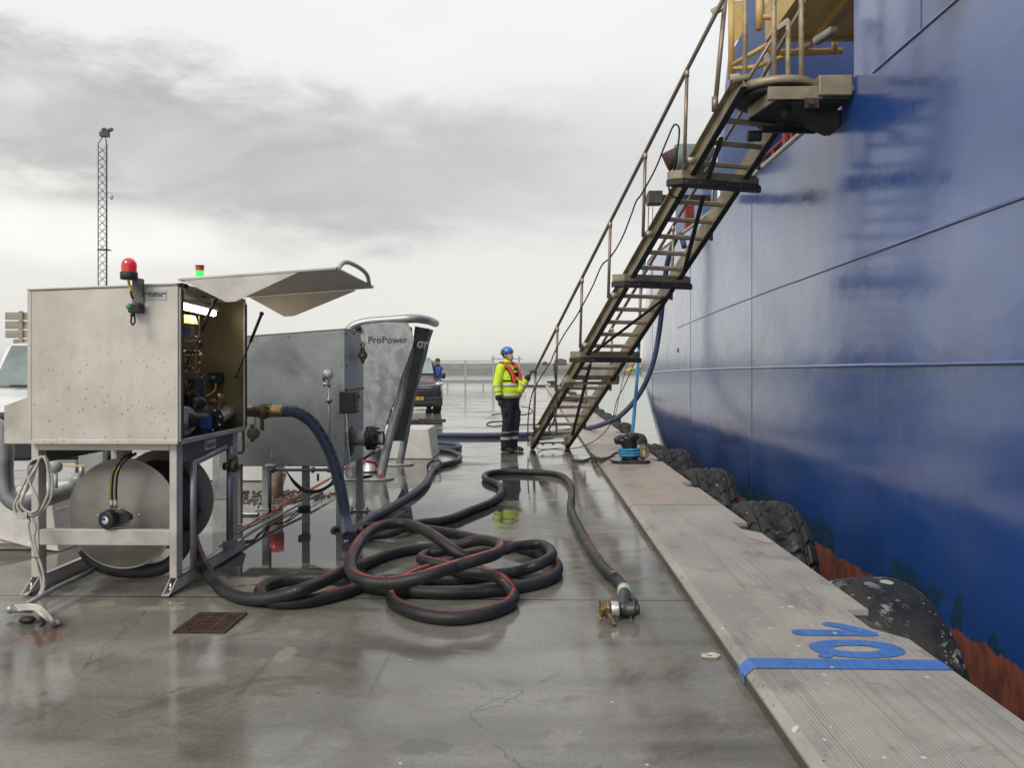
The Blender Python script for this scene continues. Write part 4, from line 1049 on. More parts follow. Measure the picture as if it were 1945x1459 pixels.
# the front lip of the lid hangs from its free edge
tipn = P(708, 546, 6.35); 
m = MB(); m.prism([lidp(CX1 + .03, CY0 + .004, -.002), lidp(CX1 + .32, CY0 + .004, -.165), lidp(CX1 + .38, CY0 + .004, -.165), lidp(CX1 + .80, CY0 + .004, -.002)], (0, .006, 0)); m.build('lid_cheek', M['frame'], lid, .002)
m = MB(); m.prism([lidp(CX1 + .03, CY1 - .01, -.002), lidp(CX1 + .32, CY1 - .01, -.18), lidp(CX1 + .40, CY1 - .01, -.18), lidp(CX1 + .90, CY1 - .01, -.012), lidp(CX1 + .9, CY1 - .01, -.002)], (0, .006, 0)); m.build('lid_cheek', M['frame'], lid, .002)
m = MB(); m.tube(catmull([lidp(lx - .02, CY0 + .12, .02), lidp(lx - .0, CY0 + .2, .07), lidp(lx + .02, CY0 + .5, .085), lidp(lx + .03, CY0 + .8, .06), lidp(lx, CY0 + 1.05, .01)], 6), .016, 12); m.build('lid_handle', M['cablew'], lid)
def strut(p0, p1, f):
    m = MB(); q = p0 + (p1 - p0) * f; m.cyl(p0, q, .012, n=12); m.cyl(q, p1, .006, n=10); m.ball(p0, .018); m.ball(p1, .014); return m.build('gas_strut', M['blackm'], pc)
strut(P(408, 570, 5.22), P(352, 698, 5.30), .45)
strut(P(497, 596, 6.34), P(449, 716, 6.36), .45)
# light tube inside
a, e = Vector((-2.43, 5.26, 1.935)), Vector((-2.47, 6.05, 1.925)); m = MB(); m.tube([a, e], .022, 12); m.build('light_tube', simple('lit_tube', (1, .9, .7), .3, emit=(1, .86, .62), estr=13), pc)
m = MB(); m.bar(a + Vector((0, 0, .035)), e + Vector((0, 0, .035)), .08, .03); m.build('light_fitting', M['label_g'], pc, .005)
m = MB(); m.tube([(CX1 + .01, CY0 + .03, zt1 - .0), (CX1 + .01, CY0 + .10, zt1 - .0)], .02, 12); m.build('hinge', M['blackm'], pc)
# pump, pipework, instruments inside
def I(u, v, x=-2.5): return PX(u, v, x)
fl = I(350, 800, -2.47)
m = MB(); m.lathe([(.05, -.12), (.05, -.02), (.105, -.02), (.105, .010), (.09, .014), (.05, .016), (.045, .03), (.0, .03)], fl, (1, -.45, 0), 32)
pm1 = m.build('pump_flange', M['alu'], pc)
m = MB()
ax = Vector((1, -.45, 0)).normalized(); s1 = ax.orthogonal().normalized(); s2 = ax.cross(s1)
for k in range(8): q = fl + ax * .010 + (s1 * math.cos(k * PI / 4) + s2 * math.sin(k * PI / 4)) * .082; m.cyl(q, q + ax * .012, .009, n=6)
m.build('flange_bolts', M['alu'], pm1)
m = MB(); q = I(374, 790, -2.50); m.ball(q, (.10, .17, .11)); m.cyl(q, q + Vector((0, 0, .28)), .065, .055); m.cyl(fl - ax * .02, I(395, 797, -2.44), .07, n=22); m.bx(q.x - .09, q.x + .09, q.y - .12, q.y + .15, 1.014, 1.06); m.ball(q + Vector((.03, -.05, .10)), (.06, .08, .05))
m.build('pump_body', M['pump'], pc, .006)
m = MB()
for k, (u_, v_) in enumerate(((358, 752), (366, 748), (374, 756), (382, 764), (370, 775))): q = I(u_, v_, -2.43); m.cyl(q, q + Vector((.0, 0, .03)), .014, n=10)
m.build('pump_caps', M['darkgear'], pc)
q = I(398, 797, -2.43); m = MB(); m.lathe([(.0, 0), (.098, 0), (.10, .005), (.10, .03), (.0, .03)], q, (.4, -1, 0), 32); bf = m.build('black_flange', M['pump'], pc)
m = MB()
for k in range(8):
    a_x = Vector((.4, -1, 0)).normalized(); d2 = Vector((0, 0, 1)); d3 = a_x.cross(d2); p_ = q + a_x * .028 + (d2 * math.cos(k * PI / 4 + .3) + d3 * math.sin(k * PI / 4 + .3)) * .08; m.cyl(p_, p_ + a_x * .014, .009, n=6)
m.build('flange_bolts', M['alu'], bf)
q = I(392, 803, -2.36); m = MB(); m.bx(q.x - .04, q.x + .04, q.y - .01, q.y, q.z - .045, q.z + .045); m.build('blue_plate', M['blueplate'], pc, .004)
m = MB(); m.tube(catmull([I(398, 797, -2.43), I(415, 793, -2.43), Vector((-2.47, 6.37, 1.155))], 4), .052, 22); m.build('delivery_pipe', M['alu'], pc)
m = MB(); m.prism([I(368, 742, -2.50), I(390, 708, -2.50), I(389, 778, -2.50), I(375, 778, -2.5)], (-.12, 0, 0)); m.build('motor_shroud', M['pump'], pc, .01)
q = I(363, 713, -2.42); m = MB(); m.bx(q.x - .05, q.x + .045, q.y - .05, q.y + .05, q.z - .028, q.z + .028); m.build('junction_box', M['darkgear'], pc, .006)
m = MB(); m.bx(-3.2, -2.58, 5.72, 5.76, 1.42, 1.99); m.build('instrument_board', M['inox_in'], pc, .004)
def ibox(nm, u0, v0, u1, v1, mt, y=5.66, dep=.06, par=None):
    a, e = PYp(u0, v0, y), PYp(u1, v1, y); m = MB(); m.bx(a.x, e.x, y, y + dep, e.z, a.z); return m.build(nm, mt, par or pc, .004)
m = MB(); m.prism([PYp(338, 596, 5.62), PYp(362, 599, 5.62), PYp(369, 616, 5.56), PYp(338, 612, 5.56)], (0, .08, 0)); m.build('meter_hood', simple('display_cover', (.70, .56, .25), .35, 0), pc, .004)
mh = ibox('meter_register', 338, 621, 363, 642, M['frame_d']); ibox('register_glass', 341, 624, 359, 638, M['blueplate'], 5.655, .004, mh)
ibox('meter_counter', 338, 645, 364, 652, M['inox_in'], 5.64); ibox('counter_strip', 338, 655, 362, 662, M['darkgear'], 5.65)
bd = ibox('valve_block', 338, 666, 372, 671, M['blackm'], 5.60)
for u_, mt in ((370, 'red'), (350, 'white'), (357, 'black'), (363, 'black')): m = MB(); m.ball(PYp(u_, 667, 5.58), .010); m.build('knob', M[mt], bd)
m = MB(); m.tube([PYp(345, 675, 5.58), PYp(378, 675, 5.6)], .007, 10); m.ball(PYp(381, 675, 5.6), .017); m.build('lever', M['brass'], pc)
lines = ([(377, 600), (379, 640), (379, 700), (372, 712)], [(366, 622), (368, 650), (372, 680), (370, 705)], [(362, 680), (366, 690), (360, 698), (366, 708)], [(352, 680), (354, 700), (350, 720), (356, 740)], [(345, 690), (348, 712), (346, 735), (352, 752)], [(374, 610), (384, 618), (380, 640), (384, 660)], [(358, 735), (364, 728), (368, 738), (366, 752)])
for k, l_ in enumerate(lines):
    m = MB(); m.tube(catmull([I(u_, v_, -2.52) for u_, v_ in l_], 5), .0055, 8); m.build('small_bore_line', M['brass' if k % 2 else 'brass_d'] if k < 5 else M['black'], pc)
m = MB()
for u_, v_ in ((379, 650), (379, 668), (379, 690), (372, 640), (366, 700), (352, 726)): m.cyl(I(u_, v_ + 2, -2.52), I(u_, v_ - 2, -2.52), .011, n=8)
m.build('fittings', M['brass'], pc)
m = MB(); c = PYp(411, 718, 6.33); m.bx(c.x - .05, c.x + .05, 6.29, 6.365, c.z - .04, c.z + .045); eb = m.build('inner_switch_box', M['black'], pc, .006)
m = MB(); m.lathe([(0, 0), (.02, 0), (.02, .012), (0, .012)], (c.x - .01, 6.29, c.z), (0, -1, 0), 16); m.build('green_button', M['green'], eb)
m = MB(); m.tube(catmull([c + Vector((0, -.02, -.04)), c + Vector((-.0, -.02, -.09)), c + Vector((-.04, -.02, -.13)), c + Vector((-.1, -.02, -.15))], 5), .007, 8); m.build('yellow_lead', M['yellow'], eb)
q = I(416, 772, -2.45); m = MB(); m.tube([I(415, 790, -2.44), I(415, 765, -2.44)], .007, 10); m.lathe([(0, 0), (.028, 0), (.028, .02), (0, .022)], I(417, 754, -2.44), (.8, -1, 0), 18); m.tube([I(398, 761, -2.44), I(422, 763, -2.44)], .007, 8); m.cyl(I(404, 761, -2.44), I(408, 761, -2.44), .012, n=8); m.build('inner_gauge', M['brass'], pc)
# front plate, alarm switch
m = MB(); a, e = P(266, 549, 5.148), P(308, 568, 5.148); m.bx(a.x, e.x, 5.146, 5.1498, e.z, a.z); sg = m.build('alarm_sign', M['label_g'], pc)
lettering('OVERLØBSALARM\nOLIETANKE', .0175, ((a.x + e.x) / 2, 5.145, (a.z + e.z) / 2 + .004), (1, 0, 0), (0, 0, 1), M['text'], sg, align='CENTER')
m = MB(); a, e = P(262, 577, 5.148), P(274, 583, 5.148); m.bx(a.x, e.x, 5.146, 5.1498, e.z, a.z); m.build('small_tag', M['white'], pc)
bl = thing('alarm_beacon', 'red domed alarm beacon on a bracket at the front of the beige cabinet', 'beacon', tuple(P(245, 531, 5.10)))
b0 = P(245, 531, 5.09)
m = MB(); m.lathe([(.0, 0), (.050, 0), (.053, .012), (.053, .045), (.048, .05)], b0, n=28); m.build('beacon_base', M['black'], bl)
m = MB(); m.lathe([(.047, .045), (.048, .09), (.044, .112), (.032, .130), (.015, .139), (.0001, .141)], b0, n=28, caps=False); m.build('beacon_dome', M['beacon'], bl)
a, e = P(241, 528, 5.14), P(264, 574, 5.14); m = MB(); m.bx(a.x, e.x, 5.136, 5.146, e.z, a.z); m.bx(a.x - .02, e.x, 5.03, 5.136, a.z - .004, a.z); m.prism([(e.x - .004, 5.135, a.z - .004), (e.x - .004, 5.05, a.z - .004), (e.x - .004, 5.135, e.z + .03)], (.004, 0, 0)); m.build('bracket', M['frame_d'], bl, .002)
m = MB(); m.tube(catmull([P(244, 533, 5.1), P(246, 543, 5.1), P(249, 553, 5.1)], 5), .009, 8); m.build('yellow_sleeve', M['yellow'], bl)
m = MB(); m.tube(catmull([P(248, 552, 5.1), P(250, 562, 5.1), P(253, 567, 5.12)], 5), .007, 8); m.build('lead', M['black'], bl)
bb = thing('push_button_box', 'small black push button box with green button under the red beacon', 'switch', tuple(P(247, 594, 5.1)))
a, e = P(236, 575, 5.1), P(259, 593, 5.1); m = MB(); m.bx(a.x, e.x, 5.075, 5.147, e.z, a.z); m.build('housing', M['black'], bb, .006)
m = MB(); m.lathe([(0, 0), (.018, 0), (.017, .014), (0, .016)], P(246, 583, 5.075), (0, -1, 0), 20); m.build('green_button', M['green'], bb)
m = MB(); m.cyl(P(252, 593, 5.11), P(252, 601, 5.11), .014, n=12); m.tube(catmull([P(250, 600, 5.11), P(249, 612, 5.11), P(252, 617, 5.11), P(256, 612, 5.11), P(255, 598, 5.12)], 6), .006, 8); m.build('lead', M['black'], bb)
sl = thing('signal_stack', 'small stack light, red over lit green, on the cabinet roof', 'stack light', tuple(P(379, 530, 5.9)))
q0 = P(379.5, 527, 5.9); m = MB(); m.cyl((q0.x, 5.9, 2.04), (q0.x, 5.9, q0.z), .012, n=10); m.build('stem', M['black'], sl); zt = P(379.5, 504, 5.9).z; hgt = zt - q0.z
for nm, f0, f1, mt, rr_ in (('green_lens', 0.0, .55, 'green_on', .030), ('red_lens', .55, .90, 'red', .030), ('cap', .90, 1.0, 'black', .033)):
    m = MB(); m.lathe([(rr_, hgt * f0), (rr_, hgt * f1)], q0, n=20); m.build(nm, M[mt], sl, .002)
# left hand side box
m = MB(); m.prism([(-3.61, 5.3, .985), (-3.365, 5.3, .985), (-3.365, 5.3, 1.335), (-3.61, 5.3, 1.245)], (0, .3, 0)); sb = m.build('side_box', M['frame'], pc, .003)
# frame
def rhs(nm, a, e, wd, ht, mat='frame', par=None, up=(0, 0, 1), bev=.004):
    m = MB(); m.bar(a, e, wd, ht, up); return m.build(nm, M[mat], par or pc, bev)
fl_, fr_ = -3.335, -2.398
for x in (fl_, fr_):
    for y in (5.25, 6.25):
        m = MB(); m.bx(x - .025, x + .025, y - .045, y + .045, .10, .997); m.build('leg', M['frame'], pc, .004)
m = MB(); m.bx(fl_ + .026, fr_ - .026, 5.205, 5.255, .952, .998); m.build('top_rail', M['frame'], pc, .003)
m = MB(); m.bx(fl_ + .026, fr_ - .026, 6.23, 6.28, .952, .998); m.build('top_rail', M['frame'], pc, .003)
for x in (fl_, fr_): m = MB(); m.bx(x - .022, x + .022, 5.296, 6.204, .86, .996); m.build('side_rail', M['frame_d'], pc, .003)
m = MB(); m.bx(fl_ + .026, fr_ - .026, 5.21, 5.26, .315, .42); m.build('cross_rail', M['frame'], pc, .004)
for x in (fl_, fr_):
    m = MB(); y0 = 5.09; k = .005; yb = 6.42
    # hollow skid, front end cut on a slant
    for (xa, xb) in ((x - .025, x - .020), (x + .020, x + .025)):
        m.prism([(xa, 5.09, .012), (xa, 5.215, .10), (xa, yb, .10), (xa, yb + .06, .04), (xa, yb, .012)], (xb - xa, 0, 0))
    m.prism([(x - .025, 5.215, .10), (x + .025, 5.215, .10), (x + .025, yb, .10), (x - .025, yb, .10)], (0, 0, -.005)); m.prism([(x - .025, 5.09, .012), (x + .025, 5.09, .012), (x + .025, yb, .012), (x - .025, yb, .012)], (0, 0, .005))
    sk = m.build('skid', M['frame'], pc)
    for yb_ in (5.17, 6.38): m = MB(); m.cyl((x, yb_, .0), (x, yb_, .075), .008, n=8); m.cyl((x, yb_, .03), (x, yb_, .042), .016, n=6); m.build('levelling_bolt', M['alu'], sk)
m = MB(); a, e = P(385, 838, 5.7), P(406, 855, 5.7); ye0 = 5.55; m.bx(fr_ + .023, fr_ + .0245, 5.66, 5.86, .905, .975); ep = m.build('export_label', M['white'], pc)
lettering('Export', .062, (fr_ + .0252, 5.672, .922), (0, 1, 0), (0, 0, 1), M['text'], ep)
# galvanised conduit beside the legs
m = MB(); m.tube([(-2.355, 5.42, .10), (-2.355, 5.42, .86)], .022, 14); m.tube([(-2.355, 5.42, .84), (-2.335, 5.95, .90)], .022, 14); m.build('conduit', M['galv'], pc)
m = MB(); m.tube([(-2.345, 6.05, .10), (-2.345, 6.05, .90)], .025, 14); m.bx(-2.38, -2.31, 6.0, 6.1, .105, .17); m.build('conduit', M['galv'], pc)
m = MB(); m.tube(catmull([P(447, 880, 6.4), P(447, 870, 6.2), P(438, 868, 6.0)], 4), .02, 12); m.cyl(P(437, 886, 6.0), P(449, 887, 6.0), .045, n=18); m.cyl(P(449, 887, 6.0), P(460, 886, 6.0), .02, n=12); m.cyl(P(425, 886, 6.0), P(437, 886, 6.0), .03, n=14); m.build('brass_coupling', M['brass_d'], pc)
# outlet elbow with cap on chain
pipe_a = Vector((-2.47, 6.39, 1.155)); e1 = P(458, 781, 6.58); e2 = P(486, 781, 6.58)
m = MB(); m.tube(catmull([pipe_a, Vector((-2.46, 6.52, 1.155)), e1 + Vector((0, 0, -.0)), e2], 5), .048, 18); m.build('outlet_elbow', M['galv'], pc)
ax = (P(600, 781, 6.58) - e2).normalized()
m = MB(); m.lathe([(.048, 0), (.052, .0), (.052, .05), (.066, .055), (.07, .075), (.07, .10), (.062, .115), (.055, .13)], e2 - ax * .02, ax, 24); m.bx(e2.x + .06, e2.x + .085, e2.y - .07, e2.y - .04, e2.z - .16, e2.z - .03); m.build('cam_coupling', M['brass_d'], pc, .002)
m = MB(); m.lathe([(.0, 0), (.05, 0), (.052, .03), (.05, .10), (.046, .12)], e2 + ax * .11, ax, 24); 
for k in range(8): qq = e2 + ax * .125; d2 = Vector((0, 0, 1)); d3 = ax.cross(d2); dd = d2 * math.cos(k * PI / 4) + d3 * math.sin(k * PI / 4); m.ob(qq + dd * .05, ax * .012, dd * .008, ax.cross(dd) * .007)
m.build('hose_tail', M['brass'], pc)
capc = P(481, 823, 6.5); m = MB(); m.lathe([(.0, .0), (.036, .0), (.036, .01), (.05, .012), (.052, .03), (.048, .045), (0, .045)], capc, Vector((.35, -1, 0)), 24); 
for k in (-1, 1): m.ob(capc + Vector((0, -.02, k * .055)), (.012, 0, 0), (0, .012, 0), (0, 0, .016))
m.build('dust_cap', M['brass_d'], pc, .002)
m = MB()
for k in range(9):
    zz = capc.z + .065 + k * .0155
    m.tube([Vector((capc.x - .004, 6.5, zz)) + Vector((.005 * math.cos(t) * (1 if k % 2 else .2), .005 * math.cos(t) * (.2 if k % 2 else 1), .010 * math.sin(t))) for t in [i * PI / 4 for i in range(8)]], .0018, 5, closed=True)
m.build('cap_chain', M['brass'], pc)
m = MB(); m.tube(catmull([P(462, 790, 6.6), P(462, 830, 6.6), P(461, 858, 6.6), P(452, 861, 6.6)], 5), .012, 10); m.build('drain_pipe', M['frame_d'], pc)
# ------------------------------------------------------------------ hose reel
rl = thing('hose_reel', 'large round steel hose reel hanging inside the legs of the beige cabinet', 'hose reel', (-2.9, 5.8, .08))
rc = Vector((P(222, 980, 5.42).x, 5.42, P(222, 980, 5.42).z)); R_ = 105 * 5.42 / 1500
def disc(y, nm):
    m = MB(); m.lathe([(.0, 0), (R_ - .004, 0), (R_, .004), (R_, .012), (0, .014)], (rc.x, y, rc.z), (0, 1, 0), 72); o = m.build(nm, M['drum'], rl)
    m = MB(); m.tube([Vector((rc.x + R_ * math.cos(t), y + .006, rc.z + R_ * math.sin(t))) for t in [2 * PI * k / 72 for k in range(72)]], .008, 8, closed=True); m.build('rim', M['drum_rim'], o)
    return o
f1 = disc(5.42, 'flange'); disc(6.04, 'flange')
m = MB(); m.lathe([(.20, .014), (.20, .62)], (rc.x, 5.42, rc.z), (0, 1, 0), 40); m.build('drum_core', M['frame_d'], rl)
m = MB(); pts = []
for i in range(5 * 28): t = 2 * PI * i / 28; pts.append(Vector((rc.x + .27 * math.cos(t), 5.50 + .1 * i / 28, rc.z + .27 * math.sin(t))))
m.tube(pts, .050, 12); m.build('wound_hose', M['hosek'], rl)
m = MB(); m.tube(catmull([(rc.x - .33, 5.52, .22), (rc.x - .25, 5.53, .12), (rc.x - .12, 5.55, .065), (rc.x + .06, 5.56, .052), (rc.x + .22, 5.57, .08), (rc.x + .33, 5.60, .18), (rc.x + .37, 5.64, .32)], 6), .048, 14); m.build('sagging_hose', M['hosek'], rl)
m = MB(); q = P(240, 968, 5.36); m.prism([P(215, 1003, 5.36), P(216, 985, 5.36), P(228, 963, 5.36), P(240, 961, 5.36), P(246, 972, 5.36), P(247, 1003, 5.36)], (0, .012, 0)); mp = m.build('motor_plate', M['frame'], rl, .006)
q = P(208, 984, 5.2); 
m = MB(); mc = P(214, 985, 5.31); m.lathe([(0, 0), (.060, 0), (.062, .01), (.062, .075), (.05, .08), (0, .08)], mc + Vector((0, .02, 0)), (-.25, -1, -.05), 28); m.prism([mc + Vector((-.04, -.02, .06)), mc + Vector((.09, -.02, .045)), mc + Vector((.125, -.02, .02)), mc + Vector((.125, -.02, -.01)), mc + Vector((.0, -.02, -.06))], (0, .05, 0)); mo = m.build('hydraulic_motor', M['pump'], rl, .004)
m = MB(); md = Vector((-.25, -1, -.05)).normalized(); cc_ = mc + Vector((0, .02, 0)) + md * .0805; m.lathe([(0, 0), (.027, 0), (.027, .001), (0, .001)], cc_, md, 24); m.build('maker_disc', M['white'], mo)
m = MB(); m.prism([cc_ + md * .0012 + Vector((.024 * math.cos(t), -.006 * math.cos(t) * 0 , .024 * math.sin(t))) for t in [PI * k / 10 for k in range(11)]], md * .0012); m.build('maker_mark', M['blueplate'], mo)
for k, du in enumerate((0, 8)):
    m = MB(); m.tube(catmull([P(212 + du, 955, 5.3), P(212 + du, 925, 5.3), P(216 + du, 895, 5.3), P(230 + du, 874, 5.32), P(250 + du, 862, 5.4)], 6), .0105, 10); hh = m.build('hydraulic_hose', M['rubber'], rl)
    m = MB(); m.cyl(P(212 + du, 966, 5.3), P(212 + du, 950, 5.3), .011, n=12); m.build('hose_end_fitting', M['alu'], hh)
    m = MB(); m.tube(catmull([P(210.5 + du, 955, 5.288), P(210.5 + du, 925, 5.288), P(214.5 + du, 895, 5.288), P(228 + du, 873.5, 5.31)], 6), .0016, 5); m.build('yellow_stripe', M['yellow'], hh)
m = MB()
for u_, v_ in ((206, 945), (266, 978), (187, 979)): qq = P(u_, v_, 5.415); m.lathe([(0, 0), (.009, 0), (.008, .01), (0, .012)], qq, (0, -1, 0), 8)
m.build('stud', M['alu'], f1)

# ------------------------------------------------------------------ cables and pipes near the cabinet
def multi(pls, r, mat, nm, label, cat, group=None, n=8, seg=8):
    m = MB()
    for pts in pls: m.tube(catmull(pts, seg), r, n)
    o = m.build(nm, mat); return tag(o, label, cat, group)
cb = thing('cable_coil', 'bundle of pale grey cables looped and tied on the left cabinet leg', 'cable', tuple(PZ(60, 1150, 0)))
for k, lp_ in enumerate([
    [(78, 866), (66, 880), (52, 905), (36, 940), (27, 962), (32, 978), (50, 984), (70, 978), (90, 960), (99, 935), (98, 905), (92, 880), (84, 866)],
    [(80, 867), (70, 885), (60, 915), (42, 945), (33, 960), (40, 974), (56, 980), (74, 972), (86, 952), (93, 930), (92, 900), (88, 878), (82, 866)],
    [(76, 868), (68, 890), (58, 905), (47, 935), (40, 958), (46, 968), (60, 974), (72, 966), (70, 945), (60, 925), (52, 900), (53, 888), (60, 876), (76, 870)],
    [(58, 984), (54, 1000), (57, 1020), (66, 1050), (72, 1080), (78, 1100), (80, 1116), (74, 1130)],
    [(60, 984), (68, 1003), (64, 1020), (70, 1050), (80, 1080), (84, 1105), (82, 1122), (72, 1134), (60, 1140)]]):
    m = MB(); m.tube(catmull([P(u_, v_, 5.16 - .012 * (k % 3)) for u_, v_ in lp_], 6), .0085, 8); m.build('cable_loop', M['cablew'], cb)
m = MB(); m.tube([P(56 + 4 * math.cos(t), 978 + 9 * math.sin(t), 5.15 + .02 * math.cos(t)) for t in [i * .7 for i in range(10)]], .004, 6); m.build('cable_tie', M['black'], cb)
m = MB(); m.tube(catmull([P(58, 882, 5.17), P(70, 876, 5.14), P(88, 874, 5.16), P(94, 870, 5.25)], 5), .009, 8); m.tube(catmull([P(56, 1058, 5.18), P(72, 1060, 5.14), P(88, 1054, 5.2)], 5), .003, 6); m.build('black_strap', M['black'], cb)
fp = thing('floor_conduit', 'grey conduit pipe with curved white flexes entering the ground at the cabinet foot', 'pipe', tuple(PZ(60, 1165, 0)))
m = MB(); m.tube([PZ(20, 1158, .05), PZ(62, 1158, .05)], .022, 12); m.ball(PZ(20, 1158, .05), .026); m.tube([PZ(48, 1150, .07), PZ(105, 1118, .08), PZ(165, 1090, .08), PZ(300, 1010, .08)], .016, 12); m.build('pipe', M['galv'], fp)
for k in range(3):
    m = MB(); m.tube(catmull([PZ(28 + 3 * k, 1152 + 4 * k, .075), PZ(60, 1150 + 4 * k, .075), PZ(85 - 3 * k, 1162 + 3 * k, .10), PZ(100 - 3 * k, 1180, .06), PZ(108 - 4 * k, 1190, -.01)], 6), .010, 8); m.build('flex', M['cablew'], fp)
m = MB(); m.lathe([(.03, 0), (.03, .012), (.012, .03)], PZ(108, 1188, 0), n=14); m.build('ground_gland', M['galv'], fp)
m = MB(); m.ball(PZ(52, 1178, .02), (.05, .03, .022)); m.cyl(PZ(80, 1190, .0), PZ(80, 1168, .03), .012, n=8); m.build('fitting', M['blackm'], fp)
# grey swan-neck pipe
bp = thing('supply_pipe', 'thick galvanised swan neck pipe left of and behind the cabinet leg', 'pipe', tuple(P(15, 1000, 7)))
m = MB(); m.tube(catmull([P(-90, 850, 5.9), P(-60, 812, 5.9), P(-25, 803, 5.9), P(-2, 815, 5.9), P(8, 845, 5.9), P(8, 905, 5.9), P(14, 940, 5.9), P(35, 957, 5.92), P(70, 952, 6.0), P(150, 926, 6.32), P(250, 890, 6.5)], 8), .062, 24); m.build('pipe_run', M['galv'], bp)
m = MB(); m.tube([P(106, 928, 6.1), P(106, 900, 6.1)], .014, 12); m.lathe([(0, 0), (.050, 0), (.053, .02), (.050, .045), (0, .05)], P(104, 886, 6.12), (.8, -1, 0), 24); m.build('pressure_gauge', M['label_g'], bp)
m = MB(); m.bar(P(126, 885, 6.2), P(163, 885, 6.2), .018, .010); m.build('valve_lever', M['yellow'], bp, .003)
m = MB(); m.cyl(P(155, 915, 6.3), P(155, 885, 6.3), .022, n=14); m.ball(P(150, 915, 6.32), .07); m.build('ball_valve', M['galv'], bp)
# ------------------------------------------------------------------ grate
gr = thing('drain_grate', 'rusty slotted drain grate set in the wet ground', 'grate', tuple(PZ(395, 1186, 0)))
GX0, GX1, GY0, GY1 = PZ(372, 1168).x - .0, PZ(459, 1168).x, PZ(395, 1203).y, PZ(395, 1168).y
cxa = (PZ(340, 1203).x + PZ(372, 1168).x) / 2; cxb = (PZ(432, 1203).x + PZ(459, 1168).x) / 2
def gp(u, v, z=.004): p = PZ(u, v); p.z = z; return p
m = MB(); m.bx(cxa, cxb, GY0, GY1, .0015, .003); m.build('pit', M['pit'], gr)
m = MB()
for i in range(9):
    y = GY0 + (GY1 - GY0) * i / 8; m.bx(cxa - .01, cxb + .01, y - (.008 if 0 < i < 8 else .012), y + (.008 if 0 < i < 8 else .012), .003, .012)
for x in (cxa, (cxa * 2 + cxb) / 3, (cxa + 2 * cxb) / 3, cxb): m.bx(x - .012, x + .012, GY0 - .01, GY1 + .01, .003, .0105)
m.build('bars', M['rust'], gr)
# ------------------------------------------------------------------ second, galvanised cabinet
g2 = thing('galvanised_cabinet', 'long grey galvanised cabinet on legs behind the beige one, with flanged outlet and pressure gauge', 'cabinet', (-2.3, 7.75, 0))
GXa, GXb, GYa, GYb = -2.95, -1.76, 7.35, 8.17
zb = .58; zr = 1.868; zl = 1.78
m = MB(); m.prism([(GXa, GYa, zb), (GXb, GYa, zb), (GXb, GYa, zr), (GXa, GYa, zl)], (0, GYb - GYa, 0)); bd = m.build('housing', M['galv_c'], g2, .006)
m = MB()
for u_, v_ in ((548, 640), (649, 634), (649, 695), (651, 822), (549, 883), (450, 830), (470, 848)): m.lathe([(0, 0), (.006, 0), (.005, .004), (0, .005)], PYp(u_, v_, GYa), (0, -1, 0), 8)
for v_, u_ in ((634, 658), (634, 672), (694, 658), (742, 658), (737, 690)):
    q = PX(u_, v_, GXb); m.lathe([(0, 0), (.012, 0), (.01, .008), (0, .01)], q, (1, 0, 0), 8)
m.build('screws', M['blackm'], bd)
m = MB(); m.bx(GXb + .0005, GXb + .004, GYa + .01, GYb - .01, zr - .58, zr - .565); m.build('panel_gap', M['blackm'], bd)
m = MB(); m.prism([(GXa, GYa - .006, zl + .002), (GXb + .006, GYa - .006, zr + .002), (GXb + .006, GYa - .006, zr + .008), (GXa, GYa - .006, zl + .008)], (0, GYb - GYa + .01, 0)); m.build('roof_sheet', M['galv'], bd)
for u_, yy_ in ((646, 7.40), (505, 8.30), (683, 8.25), (453, 7.5), (581, 7.62)):
    x = PYp(u_, 900, yy_).x
    m = MB(); m.bx(x - .032, x + .032, yy_ - .03, yy_ + .03, .008 if u_ != 581 else 0.0, zb + .01); lg = m.build('leg', M['galv_c'], g2, .003)
    if u_ in (505, 683):
        m = MB(); m.bx(x - .1, x + .1, yy_ - .06, yy_ + .06, .004, .016); m.build('foot_plate', M['galv'], lg, .002)
        m = MB(); m.cyl((x - .08, yy_, .016), (x - .08, yy_, .04), .01, n=6); m.cyl((x + .08, yy_, .016), (x + .08, yy_, .04), .01, n=6); m.build('anchor_bolts', M['darkgear'], lg)
    if u_ == 581: m = MB(); m.ob((x - .0, 7.57, .14), (.05, .02, 0), (0, .03, 0), (0, 0, .035)); m.build('clamp', M['black'], lg, .01)
# flanged outlet
q = PX(667, 838, GXb); m = MB(); m.lathe([(0, .002), (.145, .002), (.145, .0035), (0, .0035)], (GXb, q.y, q.z), (1, 0, 0), 36); m.build('outlet_hole', M['pit'], g2)
oc = Vector((GXb, q.y, P(690, 825, 7.8).z)); oc.z = q.z + .03
m = MB(); m.lathe([(.075, .0), (.072, .09), (.085, .16)], oc, (1, 0, 0), 28); m.build('outlet_pipe', M['galv_c'], g2)
m = MB(); m.lathe([(.0, .16), (.115, .16), (.118, .165), (.118, .195), (.10, .20), (.118, .205), (.118, .235), (.08, .24), (.075, .26), (0, .26)], oc, (1, 0, 0), 36); fg = m.build('flange', M['pump'], g2)
m = MB()
for k in range(8):
    t = 2 * PI * k / 8 + .3; qq = oc + Vector((.15, .10 * math.cos(t), .10 * math.sin(t))); m.cyl(qq, qq + Vector((.12, 0, 0)), .010, n=6)
m.build('flange_bolts', M['darkgear'], fg)
m = MB(); m.tube(catmull([oc + Vector((.24, 0, .05)), oc + Vector((.31, 0, .055)), oc + Vector((.32, 0, 0)), oc + Vector((.31, 0, -.055)), oc + Vector((.24, 0, -.05))], 6), .010, 10); m.build('handle', M['blackm'], fg)
